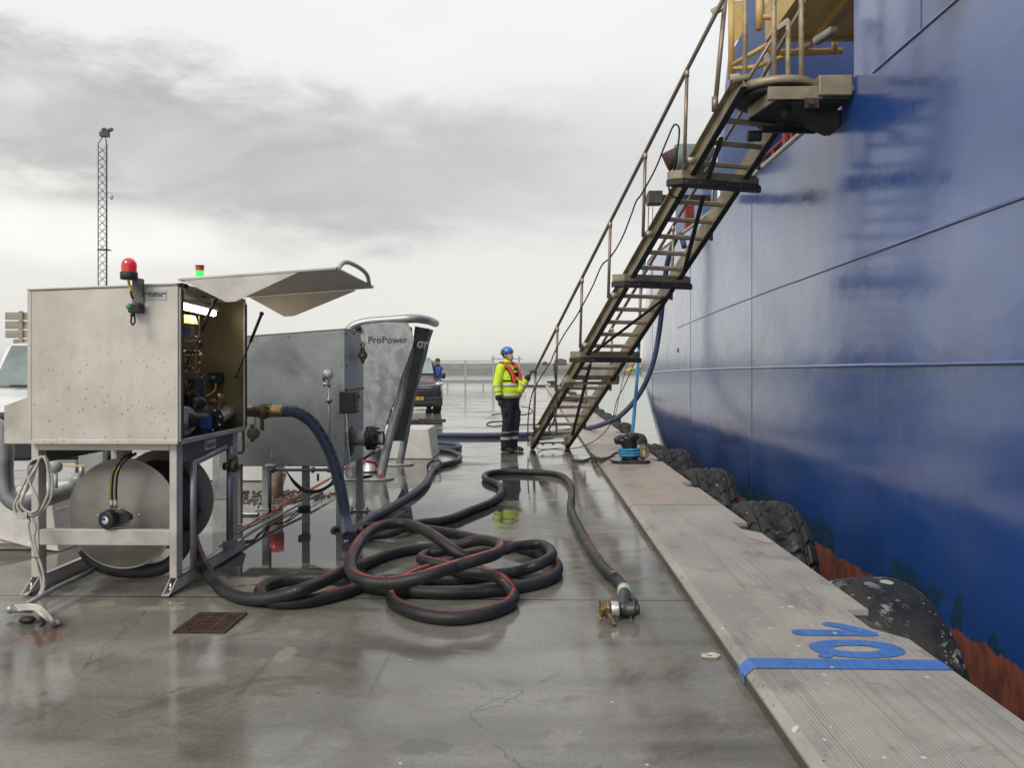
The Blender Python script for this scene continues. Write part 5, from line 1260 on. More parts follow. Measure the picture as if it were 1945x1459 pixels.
# switch box
a = PX(655, 745, GXb); m = MB(); m.bx(GXb - .05, GXb + .10, GYa - .012, GYa + .16, P(660, 786, 7.35).z, P(660, 744, 7.35).z); sw = m.build('switch_box', M['black'], g2, .008)
m = MB(); m.bx(GXb + .002, GXb + .006, GYa + .22, GYa + .42, P(670, 764, 7.6).z, P(670, 744, 7.6).z); m.build('switch_plate', M['label_g'], g2)
m = MB(); m.lathe([(0, 0), (.02, 0), (.018, .05), (0, .05)], Vector((GXb + .05, GYa + .20, P(670, 754, 7.5).z)), (1, 0, 0), 14); m.build('rotary_switch', M['black'], sw)
for v_, mt in ((772, 'green'), (780, 'red')): m = MB(); m.lathe([(0, 0), (.015, 0), (.013, .02), (0, .02)], Vector((GXb + .09, GYa + .07, P(666, v_, 7.4).z)), (1, -.2, 0), 14); m.build('push_button', M[mt], sw)
m = MB(); m.tube(catmull([P(658, 787, 7.35), P(659, 800, 7.33), P(661, 840, 7.33), P(664, 880, 7.33), P(655, 900, 7.35)], 6), .006, 8); m.build('lead', M['cablew'], sw)
m = MB(); m.tube([P(658.5, 812, 7.33), P(659, 822, 7.33)], .008, 8); m.build('yellow_marker', M['yellow'], sw)
# gauge on its standpipe
gg = thing('gauge_standpipe', 'round steel pressure gauge with blue valve lever on a thin standpipe at the galvanised cabinet', 'gauge', tuple(P(625, 885, 7.28)))
m = MB(); m.tube([P(625, 893, 7.28), P(625, 722, 7.28)], .011, 10); m.cyl(P(625, 765, 7.28), P(625, 757, 7.28), .028, n=12); m.cyl(P(625, 735, 7.28), P(625, 728, 7.28), .016, n=6); m.build('standpipe', M['galv'], gg)
m = MB(); c = P(624, 711, 7.26); m.lathe([(.0, 0), (.045, 0), (.05, .008), (.05, .035), (.046, .042), (0, .042)], c - Vector((.02, 0, 0)), (.75, -.65, 0), 28); gf = m.build('gauge_case', M['alu'], gg)
gd = Vector((.75, -.65, 0)).normalized(); m = MB(); m.lathe([(0, 0), (.038, 0), (.038, .001), (0, .001)], c - Vector((.02, 0, 0)) + gd * .0422, gd, 24); m.build('dial', M['white'], gf)
m = MB(); m.tube([P(615, 724, 7.25), P(615, 708, 7.25)], .009, 8); m.build('valve_lever', M['blueplate'], gg)
m = MB(); m.tube([P(616, 729, 7.26), P(625, 731, 7.27)], .012, 8); m.cyl(P(616, 735, 7.26), P(616, 724, 7.26), .010, n=8); m.build('cock', M['alu'], gg)
# manifold under the cabinet
mf = thing('under_cabinet_manifold', 'grey manifold pipe with blue lever running beneath the galvanised cabinet', 'pipe', tuple(P(560, 893, 7.3)))
m = MB(); m.tube([P(508, 893, 7.28), P(630, 893, 7.28)], .014, 12); m.cyl(P(592, 893, 7.28), P(597, 893, 7.28), .028, n=14); m.cyl(P(513, 893, 7.28), P(521, 893, 7.28), .03, n=14); m.cyl(P(622, 893, 7.28), P(630, 893, 7.28), .024, n=14); m.tube([P(513, 893, 7.28), P(513, 975, 7.28)], .013, 10); m.build('pipe_run', M['frame_d'], mf)
m = MB(); m.tube([P(604, 900, 7.27), P(604, 914, 7.27)], .011, 8); m.build('valve_lever', M['blueplate'], mf)
for k in range(3):
    m = MB(); m.tube(catmull([P(544, 896, 7.32), P(560, 915 + 3 * k, 7.33), P(580, 930 + 3 * k, 7.35), P(605, 931 + 2 * k, 7.35), P(628 + 2 * k, 918, 7.34), P(634 + 2 * k, 905, 7.33)], 6), .006, 8); m.build('loop_lead', M['black'], mf)
m = MB(); m.lathe([(.0, 0), (.052, 0), (.06, .01), (.06, .022), (.05, .03), (.01, .04), (0, .04)], P(516, 888, 7.1), n=28); m.cyl(P(516, 877, 7.1), P(516, 858, 7.1), .007, n=8); hm = m.build('vent_cap', M['galv_l'], mf)
# hydrant behind
hy = thing('hydrant_post', 'concrete-grey post with bright red collar standing behind the galvanised cabinet', 'post', tuple(PZ(525, 942, 0)))
b0 = PZ(525, 945, 0); m = MB(); m.cyl(b0, b0 + Vector((0, 0, .56)), .075, n=20); m.build('post', simple('scuffed_post', (.30, .24, .18), .7, 0, .25, 10), hy)
m = MB(); m.cyl(b0 + Vector((0, 0, .42)), b0 + Vector((0, 0, .62)), .09, n=20); m.build('red_collar', M['red'], hy)
m = MB()
for k in range(420):
    a_, r_ = random.uniform(0, 2 * PI), random.random() ** .6; rr_ = random.uniform(.008, .024)
    m.ball(b0 + Vector((r_ * .66 * math.cos(a_) * (1 + .2 * math.sin(3 * a_)), r_ * .50 * math.sin(a_), rr_ * .3)), (rr_ * random.uniform(.7, 1.4), rr_, rr_ * .7), 6, 4)
o = m.build('gravel_patch', M['gravel']); tag(o, 'patch of loose brown gravel round the foot of the hydrant post', 'gravel', kind='stuff')
# cables on the ground
for k, (mt, off) in enumerate((('orange', 0), ('cablew', 8), ('black', 14), ('orange', 5))):
    z_ = .06 + .012 * k
    cp_ = [(420, 1040, .8, .03), (436, 1022, .8, .05), (450, 1008, .8, z_), (470, 996, .6, .07), (490, 985, .5, .08), (515, 971, .45, .06), (540, 957, .4, z_), (570, 939, .4, .08), (600, 920, .4, .1), (640, 898, .4, .13), (664, 882, .2, .2)]
    rope([PZ(a_ + random.uniform(-5, 5), b_2 + off * f_ + random.uniform(-3, 3), c_2 + random.uniform(-.01, .015)) for a_, b_2, f_, c_2 in cp_], .0075, M[mt], 'ground_cable',
         ('orange cable running low from the reel frame towards the tank stand, lowest of the bundle', 'grey cable in the middle of the low cable bundle beneath the galvanised cabinet', 'black cable along the low bundle beneath the galvanised cabinet', 'second orange cable on top of the low bundle beneath the galvanised cabinet')[k], 'cable', 'cables in the low bundle')
rope([PZ(400, 1070, .05), PZ(450, 1030, .05), PZ(512, 990, .06), PZ(580, 952, .08), PZ(640, 915, .1)], .014, M['galv'], 'conduit_run', 'straight grey conduit below the cable bundle', 'pipe', n=10, seg=4)
rope([PZ(440, 976, .02), PZ(470, 977, .02), PZ(492, 977, .02)], .02, M['galv'], 'short_pipe', 'short horizontal grey pipe stub behind the cabinet frame', 'pipe', n=10)
m = MB(); m.tube(catmull([P(644, 1004, 7.32), P(636, 1004, 7.3), P(632, 1008, 7.28), P(633, 1013, 7.28)], 5), .022, 12); o = m.build('drain_spout', M['brass_d']); tag(o, 'small tarnished brass spout at the front leg of the galvanised cabinet', 'spout')

# ------------------------------------------------------------------ ribbed blue hose, other hoses
ha = e2 + ax * .22
m = MB(); rib = catmull([ha, P(560, 782, 6.60), P(590, 800, 6.68), P(615, 835, 6.78), P(634, 880, 6.88), P(647, 930, 6.97), P(655, 980, 7.03), PZ(660, 1018, .05)], 14)
m.tube(rib, lambda i: .050 + (.0025 if i % 2 else 0), 20); o = m.build('ribbed_hose', M['ribhose']); tag(o, 'ribbed blue suction hose arching from the brass coupling down to the ground', 'hose')
# printing along the ribbed hose
def curved_text(txt, path, size, start, parent, mat, facing):
    L = [0.]
    for i in range(1, len(path)): L.append(L[-1] + (path[i] - path[i - 1]).length)
    s = start
    for ch in txt:
        if ch != ' ':
            i = max(1, next((k for k in range(len(L)) if L[k] > s), len(L) - 1)); f = (s - L[i - 1]) / max(1e-6, L[i] - L[i - 1])
            p = path[i - 1].lerp(path[i], min(1, f)); d = (path[i] - path[i - 1]).normalized()
            n = (facing - d * facing.dot(d)).normalized(); u = n.cross(d)
            lettering(ch, size, p + n * .0542 - u * size * .34, d, u, mat, parent, 'print')
        s += size * .62
tx = MB()
curved_text('1.5 BAR 10 BAR MAX WP 200 PSI 16 BAR', rib, .034, .10, o, M['text'], Vector((.35, -.75, .62)))
hl_ = []
for c_ in list(o.children): hl_.append(c_)
# join the printed characters into one part
vs_, fs_ = [], []
for c_ in hl_:
    b = len(vs_); vs_ += [tuple(v.co) for v in c_.data.vertices]; fs_ += [[b + k for k in p.vertices] for p in c_.data.polygons]; bpy.data.objects.remove(c_)
me = bpy.data.meshes.new('printed_text'); me.from_pydata(vs_, [], fs_); me.materials.append(M['text'])
po = bpy.data.objects.new('printed_text', me); COL.objects.link(po); po.parent = o

def hose(pts, r, mat, nm, label, closed=False, n=16, seg=7, twist=0.):
    """pts: (u, v, height of the centre line)"""
    m = MB(); c = catmull([PZ(u, v, z) if z is not None else None for u, v, z in pts], seg, closed)
    m.tube(c, r, n, closed=closed, twist=twist); o = m.build(nm, mat); return tag(o, label, 'hose')
r = .041; r1, r2, r3 = r, .125, .205
hose([(356, 960, .30), (362, 1000, .22), (372, 1040, .14), (392, 1085, .08), (425, 1122, r1), (470, 1138, r1), (520, 1136, r1 + .03), (570, 1122, r2), (620, 1102, r2), (655, 1084, r2), (700, 1069, r1), (740, 1054, r1), (785, 1044, r1), (835, 1041, r1), (885, 1055, r1), (934, 1048, r1 + .05), (957, 1045, r2), (991, 1037, r2), (1025, 1035, r2), (1045, 1046, r2), (1043, 1062, r2), (1013, 1077, r1 + .06), (979, 1087, r1), (934, 1093, r1), (866, 1100, r1), (815, 1100, r1), (770, 1102, r1), (730, 1103, r1), (690, 1113, r1), (640, 1130, r1), (580, 1143, r1), (530, 1145, r1), (500, 1136, r1), (496, 1120, r1), (520, 1107, r1), (564, 1100, r1), (633, 1100, r1), (674, 1110, r1), (729, 1120, r1), (764, 1122, r1), (844, 1127, r1), (934, 1123, r1), (979, 1117, r1), (1036, 1103, r1), (1058, 1086, r1), (1054, 1068, r1), (1036, 1057, r1), (1002, 1045, r1), (957, 1034, r1), (911, 1024, r1), (866, 1015, r1), (821, 1007, r1), (770, 1001, r1), (715, 1000, r1), (686, 1003, r1), (684, 1012, r1), (705, 1017, r1), (745, 1012, r1 + .02), (775, 1000, r1 + .04), (800, 994, r1), (844, 989, r1), (889, 972, r1), (935, 953, r1), (952, 935, r1), (946, 920, r1), (922, 910, r1), (928, 900, r1), (960, 896, r1), (1010, 897, r1), (1055, 901, r1), (1080, 915, r1), (1086, 940, r1), (1084, 965, r1), (1098, 1000, r1), (1122, 1045, r1), (1150, 1083, r1), (1172, 1103, r1), (1186, 1122, r1)],
     r, M['hose'], 'delivery_hose', 'long black rubber hose snaking from the reel through the tangle to the brass end coupling', seg=6)
hose([(889, 1062, r2), (866, 1049, r2 + .05), (832, 1024, .24), (798, 1004, .26), (764, 995, .26), (730, 998, .26), (697, 1015, .26), (674, 1045, .25), (665, 1074, .22), (674, 1094, .2), (703, 1106, .19), (742, 1108, .19), (787, 1101, .22), (832, 1087, .25), (866, 1076, .26), (905, 1064, .28), (940, 1053, .28), (952, 1040, .27), (943, 1031, .24), (911, 1027, .20), (878, 1034, .16), (845, 1046, r2), (815, 1052, r2 - .03), (801, 1060, r2 - .03), (812, 1068, r2), (845, 1075, r2), (880, 1085, r2), (923, 1090, r2), (955, 1103, r2), (974, 1126, r1 + .02), (966, 1148, r1), (923, 1166, r1), (866, 1175, r1), (810, 1170, r1), (767, 1156, r1), (745, 1137, r1), (750, 1117, r2 - .03), (775, 1098, r2), (815, 1082, r1 + .05), (850, 1070, r1 + .03)],
     r, M['hose2'], 'looped_hose', 'black hose with a red stripe thrown in big loops on top of the tangle', closed=True, seg=7)
hose([(668, 1018, r1), (676, 1004, r1), (705, 985, r1), (745, 963, r1), (785, 938, r1), (808, 918, r1), (818, 900, r1), (828, 888, r1)], r, M['hoseb'], 'blue_grey_hose', 'blue-grey hose running back from the ribbed hose foot to the tie', seg=6)
hose([(824, 892, r1), (838, 884, r1), (862, 878, r1), (874, 869, r1), (862, 860, r1), (840, 855, r1), (810, 852, r1), (790, 849, r1)], r, M['hosek'], 'scuffed_hose', 'scuffed black hose bending beside the white concrete block')
hose([(805, 846, r1), (840, 843, r1), (864, 845, r1), (873, 849, r1), (862, 853, r1), (840, 851, r1), (805, 848, r1)], .048, M['hoseb2'], 'short_blue_hose', 'short blue hose doubled back at the white concrete block')
m = MB(); c = catmull([PZ(790, 827, .05), PZ(830, 827, .05), PZ(880, 827, .05), PZ(940, 827, .05), PZ(1000, 826, .05), PZ(1050, 822, .05), PZ(1100, 816, .06), PZ(1120, 813, .14), P(1145, 806, 17.3), P(1175, 792, 17.2), P(1205, 762, 17.1), P(1227, 725, 17), P(1243, 680, 16.9), P(1252, 630, 16.8), P(1258, 580, 16.6), P(1263, 530, 16.4), P(1270, 490, 16.2), P(1283, 455, 16.0), P(1292, 445, 16.0), P(1300, 470, 15.9)], 6)
m.tube(c, .055, 14); o = m.build('bunker_hose', M['hoseb2']); tag(o, 'long blue hose crossing the quay behind the worker and rising to the ship', 'hose')
# tie round the hoses
m = MB(); q = PZ(824, 890, .05)
for k in range(3): m.tube([q + Vector((.10 * math.cos(t), .04 * math.sin(t) + .03 * k, .09 * math.sin(t + .3 * k) + .02)) for t in [2 * PI * i / 20 for i in range(20)]], .007, 6, closed=True)
o = m.build('wire_tie', M['black']); tag(o, 'loose black tie looped round the two joined hoses', 'tie')
# end coupling
ec = thing('hose_end_coupling', 'brass and grey elbow coupling lying on the ground at the end of the black hose', 'coupling', tuple(PZ(1180, 1165, 0)))
a = PZ(1186, 1122, .055); b_ = PZ(1190, 1150, .06); d_ = (b_ - a).normalized()
m = MB(); m.lathe([(.041, -.02), (.049, -.015), (.049, .045), (.043, .05)], a, d_, 20); m.build('hose_clamp', simple('pale_brass', (.55, .48, .30), .4, .6), ec, .002)
m = MB(); m.lathe([(.043, .05), (.043, .065), (.041, .07)], a, d_, 20); m.build('teal_ring', simple('teal_ring', (.18, .38, .33), .5), ec)
j = PZ(1184, 1156, .06); hx_ = PZ(1208, 1158, .06); hm_ = PZ(1150, 1158, .05)
m = MB(); m.cyl(a + d_ * .06, j, .036, .040, n=18); m.cyl(hx_, PZ(1165, 1158, .05), .040, n=20); m.ball(j, .046); m.cyl(PZ(1200, 1158, .05), PZ(1205, 1158, .05), .048, n=16); m.cyl(hx_, hx_ + Vector((.02, 0, 0)), .034, n=16); m.bar(PZ(1200, 1140, .10), PZ(1207, 1148, .09), .03, .05); m.build('elbow', simple('dark_gunmetal', (.07, .068, .06), .38, .7, .3, 18, dirt=(.16, .14, .11)), ec, remesh=.005, smooth_it=1)
m = MB(); cc1 = PZ(1168, 1158, .062); dd = (cc1 - hx_).normalized(); m.lathe([(.046, 0), (.048, .002), (.048, .045), (.046, .048)], cc1 - dd * .02, dd, 24)
m.build('white_nut', M['alu'], ec, .003)
m = MB(); m.lathe([(.042, .03), (.050, .035), (.050, .055), (.040, .06), (.040, .075), (.052, .077), (.052, .088), (.03, .088)], cc1, dd, 24)
for k in range(4): t = k * PI / 2 + .4; vv = Vector((0, 0, 1)) * math.cos(t) + dd.cross(Vector((0, 0, 1))) * math.sin(t); m.ob(cc1 + dd * .085 + vv * .050, dd * .014, vv * .010, dd.cross(vv) * .012)
lv = cc1 + dd * .05; m.bar(lv + Vector((0, -.04, .0)), lv + Vector((.03, -.15, -.045)), .022, .014)
m.build('cam_lock', M['brass_d'] if 0 else simple('dirty_brass', (.24, .175, .075), .38, .8, .35, 20, dirt=(.08, .06, .035), dirt_amt=.8), ec, .002)
m = MB(); m.ob(PZ(1165, 1088, .09), (.02, .012, 0), (-.008, .014, 0), (0, 0, .008)); o = m.build('brass_clip', M['brass'], bevel=.002); tag(o, 'tiny brass clip on the black hose just before its end coupling', 'clip')
# small loops and cords lying about
coil(PZ(1350, 1250, 0), .042, .004, 3.2, .006, .003, M['ropew'], 'cord_loop', 'small loop of white cord lying near the kerb', 'cord', sq=.55, n=6, jit=.004)
rope([PZ(955, 800, .012), PZ(935, 801, .012), PZ(925, 807, .012), PZ(938, 810, .012), PZ(955, 808, .012), PZ(1010, 806, .012), PZ(1060, 805, .012)], .012, M['roped'], 'ground_line', 'thin dark line looped on the ground behind the worker', 'rope')
rope([PZ(934, 788, .012), PZ(950, 786, .012), PZ(985, 788, .012), PZ(1008, 785, .012), PZ(1000, 773, .012), PZ(990, 772, .012)], .012, M['roped'], 'ground_line', 'thin dark line with a hook end farther behind the worker, beyond the first', 'rope')
rope([PZ(795, 797, .02), PZ(846, 798, .02)], .03, M['roped'], 'ground_bar', 'dark bar lying on the ground in front of the black van', 'bar')

# ------------------------------------------------------------------ propower stand
pp = thing('power_stand', 'tall galvanised shore power stand with slanting tube legs lettered ProPower', 'power stand', (-2.1, 11.4, 0))
YP = 10.6
def py(u, v, y=YP): return PYp(u, v, y)
poly = [py(655, 857), (py(716, 857)), py(724, 852), py(728, 842), py(729, 825), py(735, 800), py(748, 765), py(764, 712), py(783, 660), py(787, 645), py(781, 628), py(774, 612), py(690, 614), py(676, 620), py(662, 640), py(655, 660)]
m = MB(); m.prism(poly, (0, .02, 0)); pl_ = m.build('plate', M['galv_l'], pp, .004)
lettering('ProPower', .127, py(698.5, 651.5, YP - .004), (1, 0, 0), (0, -.0, 1), M['text'], pl_, spacing=1.03, ext=.003)
# tubes: near leg, far leg
def pd(u, v, y): return PYp(u, v, y)
YQ = 12.25
n0, n1, n2, n3 = pd(722, 912, YP + .12), pd(740, 830, YP + .12), pd(759, 765, YP + .12), pd(795, 640, YP + .12)
m = MB(); m.tube(catmull([n0, n1, n2, pd(767, 715, YP + .13), pd(776, 665, YP + .13), pd(774, 622, YP + .13)], 6), .062, 20); m.build('leg', M['galv'], pp)
m = MB(); m.tube(catmull([pd(759, 883, YQ), pd(771, 820, YQ), pd(783, 752, YQ), pd(796, 700, YQ), pd(804, 672, YQ), pd(810, 645, YQ), pd(817, 625, YQ)], 6), .058, 20); m.build('leg', M['galv'], pp)
m = MB(); m.tube([pd(672, 915, YP + .1), pd(672, 850, YP + .1)], .12, 22); m.build('back_leg', M['galv'], pp)
m = MB(); m.tube(catmull([pd(655, 640, YP + .05), pd(668, 622, YP + .05), pd(690, 613, YP + .05), pd(740, 608, YP + .05), pd(785, 605, YP + .05), pd(805, 607, YP + .25), pd(820, 611, YP + .9), pd(827, 614, YQ + .0)], 6), .060, 20); m.build('top_tube', M['galv_l'], pp)
m = MB(); m.prism([pd(743, 838, YP + .25), pd(790, 640, YP + .25), pd(792, 620, YP + .25), pd(817, 625, YQ), pd(809, 650, YQ), pd(798, 700, YQ), pd(768, 838, YQ)], (-.03, 0, 0)); dp = m.build('dark_side_panel', simple('matt_black_panel', (.012, .013, .014), .75, 0, .2, 6), pp, .004)
pn = (pd(797, 640, YP + .2) - pd(745, 838, YP + .2)).cross(pd(768, 838, YQ) - pd(745, 838, YP + .2)); 
a_ = pd(797, 640, YP + .2); b2_ = pd(745, 838, YP + .2); c_ = pd(812, 655, YQ)
rgt = (Vector((0, 1, 0))); upv = (a_ - b2_).normalized()
lettering("OT'", .135, pd(786.5, 660, YP + .30) + Vector((.035, 0, 0)), Vector((.06, .998, 0)), upv, M['textw'], dp, spacing=1.05, bold=.006, ext=.006, sx=3.2)
for (u_, v_, yy2, rx) in ((715, 915, YP + .05, .24), (757, 884, YQ, .24), (672, 917, YP + .1, .26)):
    q = pd(u_, v_, yy2); m = MB(); m.lathe([(0, 0), (rx, 0), (rx, .02), (0, .02)], (q.x, q.y, .003), n=28); m.build('foot_plate', M['galv_l'], pp, .003)
m = MB(); m.tube([pd(690, 872, YP + .3), pd(712, 858, YP + .3)], .02, 8); m.build('stay', M['darkgear'], pp)
m = MB(); m.ball(pd(680, 624, YP - .05), .045); m.build('rubber_plug', M['rubber'], pp)
m = MB(); q = pd(705, 900, YP + .9); m.lathe([(.20, 0), (.20, .02), (.16, .05), (.15, .28), (.17, .32), (.0, .34)], (q.x, q.y, .003), n=28); o = m.build('pot', M['galv_l']); tag(o, 'round grey steel pot between the feet of the power stand', 'pot')
rope([PZ(690, 880, .30), P(698, 877, 11.2), P(712, 880, 11.3), P(716, 888, 11.4), PZ(722, 905, .05)], .02, M['red'], 'red_hose', 'short red hose arching over the grey pot at the power stand', 'hose')
# pulley block with rope tail
pb = thing('pulley_block', 'tarnished pulley block tied on with white rope at the corner of the galvanised cabinet', 'pulley', tuple(P(689, 692, 8.0)))
c = P(689, 675, 7.9); m = MB(); m.lathe([(0, -.018), (.045, -.018), (.048, 0), (.045, .018), (0, .018)], c, (0.2, -1, 0), 24); m.prism([c + Vector((-.022, -.02, .07)), c + Vector((.022, -.02, .07)), c + Vector((.03, -.02, 0)), c + Vector((.012, -.02, -.085)), c + Vector((-.012, -.02, -.085)), c + Vector((-.03, -.02, 0))], (0, .04, 0)); m.build('block', M['brass_d'], pb, .004)
m = MB(); m.cyl(c + Vector((0, -.03, 0)), c + Vector((0, .03, 0)), .012, n=10); m.build('pin', M['alu'], pb)
m = MB(); m.tube([c + Vector((.018 * math.cos(t), 0, .10 + .03 * math.sin(t))) for t in [2 * PI * i / 14 for i in range(14)]], .006, 6, closed=True); m.build('shackle', M['blackm'], pb)
for k in range(3): m = MB(); m.tube(catmull([c + Vector((-.012 + .01 * k, -.01 * k, .12)), c + Vector((.014 - .012 * k, -.015, .155)), c + Vector((-.016 + .01 * k, 0, .18)), c + Vector((.0, .0, .215 - .01 * k))], 6), .008, 6); m.build('rope_knot', M['ropew'], pb)
m = MB(); m.tube(catmull([c + Vector((.0, -.02, .14)), c + Vector((.03, -.02, .12)), c + Vector((.05, -.02, .07))], 5), .008, 6); m.tube(catmull([c + Vector((.01, -.02, .15)), c + Vector((.035, -.02, .145)), c + Vector((.065, -.02, .11))], 5), .007, 6); m.build('rope_tail', M['ropew'], pb)

# ------------------------------------------------------------------ white concrete blocks
def wblock(x0, x1, y0, y1, h, label, tap=.10, dmg=False):
    m = MB(); nx = 14; vs = []
    bot = [(x0, y0, .004), (x1, y0, .004), (x1, y1, .004), (x0, y1, .004)]; top = [(x0 + tap, y0 + tap * .6, h), (x1 - tap, y0 + tap * .6, h), (x1 - tap, y1 - tap * .6, h), (x0 + tap, y1 - tap * .6, h)]
    if dmg:  # worn, broken foot
        bt_ = []; k = 16
        for i in range(k + 1):
            f = i / k; bt_.append((x0 + (x1 - x0) * f, y0 + (.02 * math.sin(i * 2.1)), .004 + max(0, .10 * math.sin(PI * f) + random.uniform(-.02, .03))))
        m.prism([Vector(top[0]), Vector(top[1])] + [Vector(p) for p in bt_[::-1]], (0, .02, 0))
        m.add([bt_[-1], top[1], top[2], bot[2]], [(0, 3, 2, 1)]); m.add([bt_[0], top[0], top[3], bot[3]], [(0, 1, 2, 3)]); m.add(top, [(0, 1, 2, 3)])
        m.bx(x0 + .06, x1 - .06, y0 + .08, y1, .005, h - .06)
    else: m.add(bot + top, [(0, 3, 2, 1), (4, 5, 6, 7), (0, 1, 5, 4), (1, 2, 6, 5), (2, 3, 7, 6), (3, 0, 4, 7)])
    o = m.build('concrete_block', M['wblock'], bevel=.02, seg=3); return tag(o, label, 'concrete block', 'white painted concrete blocks')
q = PZ(822, 873); q2 = PZ(690, 873)
wblock(q2.x, q.x, q.y, q.y + 1.0, .50, 'white painted concrete block behind the slanting legs of the power stand', .08)
wblock(-5.6, -3.86, 6.32, 7.0, .40, 'white painted concrete block with broken foot at the left edge under the swan neck pipe', .08, True)
wblock(-5.2, -4.25, 7.6, 8.1, .33, 'white painted concrete block seen between the left leg and the reel', .10)
q = PZ(503, 915); wblock(q.x - 1.3, q.x + .05, q.y, q.y + .8, .5, 'white painted concrete block seen below the galvanised cabinet, left of the hydrant post', .12)
m = MB(); q = P(420, 860, 9); m.bx(q.x - .12, q.x + .12, 8.95, 9.1, .0, 1.0); o = m.build('service_post', M['galv_l'], bevel=.01); tag(o, 'pale galvanised post standing behind the cabinet frame', 'post')
m = MB(); q = PYp(172, 860, 7.9); m.bx(q.x - .13, q.x + .13, 7.9, 7.98, .02, 1.02); o = m.build('service_post', M['galv_c'], bevel=.01); tag(o, 'pale galvanised panel just above the reel behind the cabinet', 'post')

# ------------------------------------------------------------------ vehicles
def loft_body(secs, mir=True):
    """secs: list of (l, [(halfwidth, z), ...]) -> MB in local space, front at y=0, length along +y"""
    m = MB(); k = len(secs[0][1]); vs = []
    for l, pr in secs:
        for wv, z in pr: vs.append((wv, l if not isinstance(l, (list, tuple)) else l, z))
        for wv, z in pr[::-1]: vs.append((-wv, l, z))
    n = 2 * k
    fs = []
    for i in range(len(secs) - 1):
        for j in range(n): fs.append((i * n + j, (i + 1) * n + j, (i + 1) * n + (j + 1) % n, i * n + (j + 1) % n))
    fs.append(list(range(n))); fs.append([(len(secs) - 1) * n + j for j in range(n - 1, -1, -1)])
    m.add(vs, fs, True); return m
def wheel(par, c, r=.33, wd=.2):
    m = MB(); m.lathe([(r * .62, -wd / 2), (r * .93, -wd / 2), (r, -wd / 2 + .03), (r, wd / 2 - .03), (r * .93, wd / 2), (r * .62, wd / 2)], c, (1, 0, 0), 32); wo = m.build('wheel', M['rubber'], par)
    m = MB(); m.lathe([(0, -wd / 2 + .03), (r * .2, -wd / 2 + .02), (r * .55, -wd / 2 + .05), (r * .64, -wd / 2 + .01), (r * .64, wd / 2 - .01), (r * .55, wd / 2 - .05), (r * .2, wd / 2 - .02), (0, wd / 2 - .03)], c, (1, 0, 0), 28); m.build('rim', M['alu'], wo)
# black delivery van
VX, VY = PZ(832, 785).x, PZ(832, 785).y
van = thing('black_van', 'black delivery van with yellow number plate parked beyond the power stand, nose to the camera', 'van', (VX - .68, VY - .55, 0))
def vprof(l, wv, zlow, zbelt, zroof, wr): return (l, [(wv * .86, zlow), (wv * .98, zlow + .12), (wv, zlow + .38), (wv * .995, (zlow + zbelt) / 2 + .12), (wv * .95, zbelt), (wr, max(zbelt + .01, zroof - .10)), (wr * .86, max(zbelt + .02, zroof))])
secs = [vprof(0, .74, .30, .80, .84, .60), vprof(.06, .86, .24, .95, .99, .66), vprof(.30, .945, .22, 1.02, 1.09, .74), vprof(.80, .96, .22, 1.07, 1.20, .78), vprof(1.05, .96, .22, 1.10, 1.32, .76), vprof(1.75, .96, .22, 1.12, 1.84, .74), vprof(2.3, .96, .22, 1.12, 1.90, .76), vprof(4.6, .96, .22, 1.12, 1.90, .76), vprof(4.85, .93, .3, 1.1, 1.82, .72)]
def tol(mb, root): 
    o_ = Vector(root.location)
    for i in range(len(mb.v)): mb.v[i] = mb.v[i] + o_
    return mb
vb = tol(loft_body(secs), van).build('body', M['carblack'], van, .02)
VO = Vector(van.location)
def vp(x, y, z): return VO + Vector((x, y, z))
m = MB(); m.prism([vp(-.70, 1.02, 1.30), vp(.70, 1.02, 1.30), vp(.66, 1.70, 1.83), vp(-.66, 1.70, 1.83)], (0, -.035, .035)); ws = m.build('windscreen', M['glass'], van, .01)
m = MB(); m.prism([vp(.93, 1.15, 1.16), vp(.93, 2.2, 1.16), vp(.79, 2.2, 1.78), vp(.79, 1.8, 1.78)], (.02, 0, .0)); m.build('side_window', M['glass'], van, .005)
m = MB(); m.bx(VO.x - .90, VO.x + .90, VO.y - .035, VO.y + .25, .26, .56); m.bx(VO.x - .62, VO.x + .62, VO.y - .05, VO.y + .1, .30, .42); m.build('bumper', M['carplast'], van, .05, 4)
m = MB(); m.bx(VO.x - .55, VO.x + .55, VO.y - .02, VO.y + .05, .60, .76); m.build('grille', M['black'], van, .02)
m = MB()
for k in (0, 1):
    z0 = .86 + .07 * k
    m.tube([vp(-.82, .10, z0 + .03), vp(-.40, .0, z0 - .0), vp(-.16, -.035, z0 - .0), vp(0, -.05, z0 + .075), vp(.16, -.035, z0 - .0), vp(.40, .0, z0 - .0), vp(.82, .10, z0 + .03)], .018, 8)
m.build('chevron_badge', M['chrome'], van)
for s_ in (-1, 1):
    m = MB(); m.ball(vp(s_ * .80, .15, .98), (.13, .12, .075)); m.build('headlight', M['lens'], van)
    m = MB(); m.ball(vp(s_ * 1.04, 1.1, 1.25), (.09, .06, .11)); m.build('mirror', M['carplast'], van)
m = MB(); m.bx(VO.x - .26, VO.x + .26, VO.y - .062, VO.y - .054, .46, .57); npl = m.build('number_plate', M['platey'], van)
lettering('BX 24 954', .10, vp(-.215, -.064, .478), (1, 0, 0), (0, 0, 1), M['text'], npl, bold=.003)
m = MB(); m.bx(VO.x - .26, VO.x - .222, VO.y - .0655, VO.y - .0625, .462, .568); m.build('blue_strip', M['blueplate'], npl)
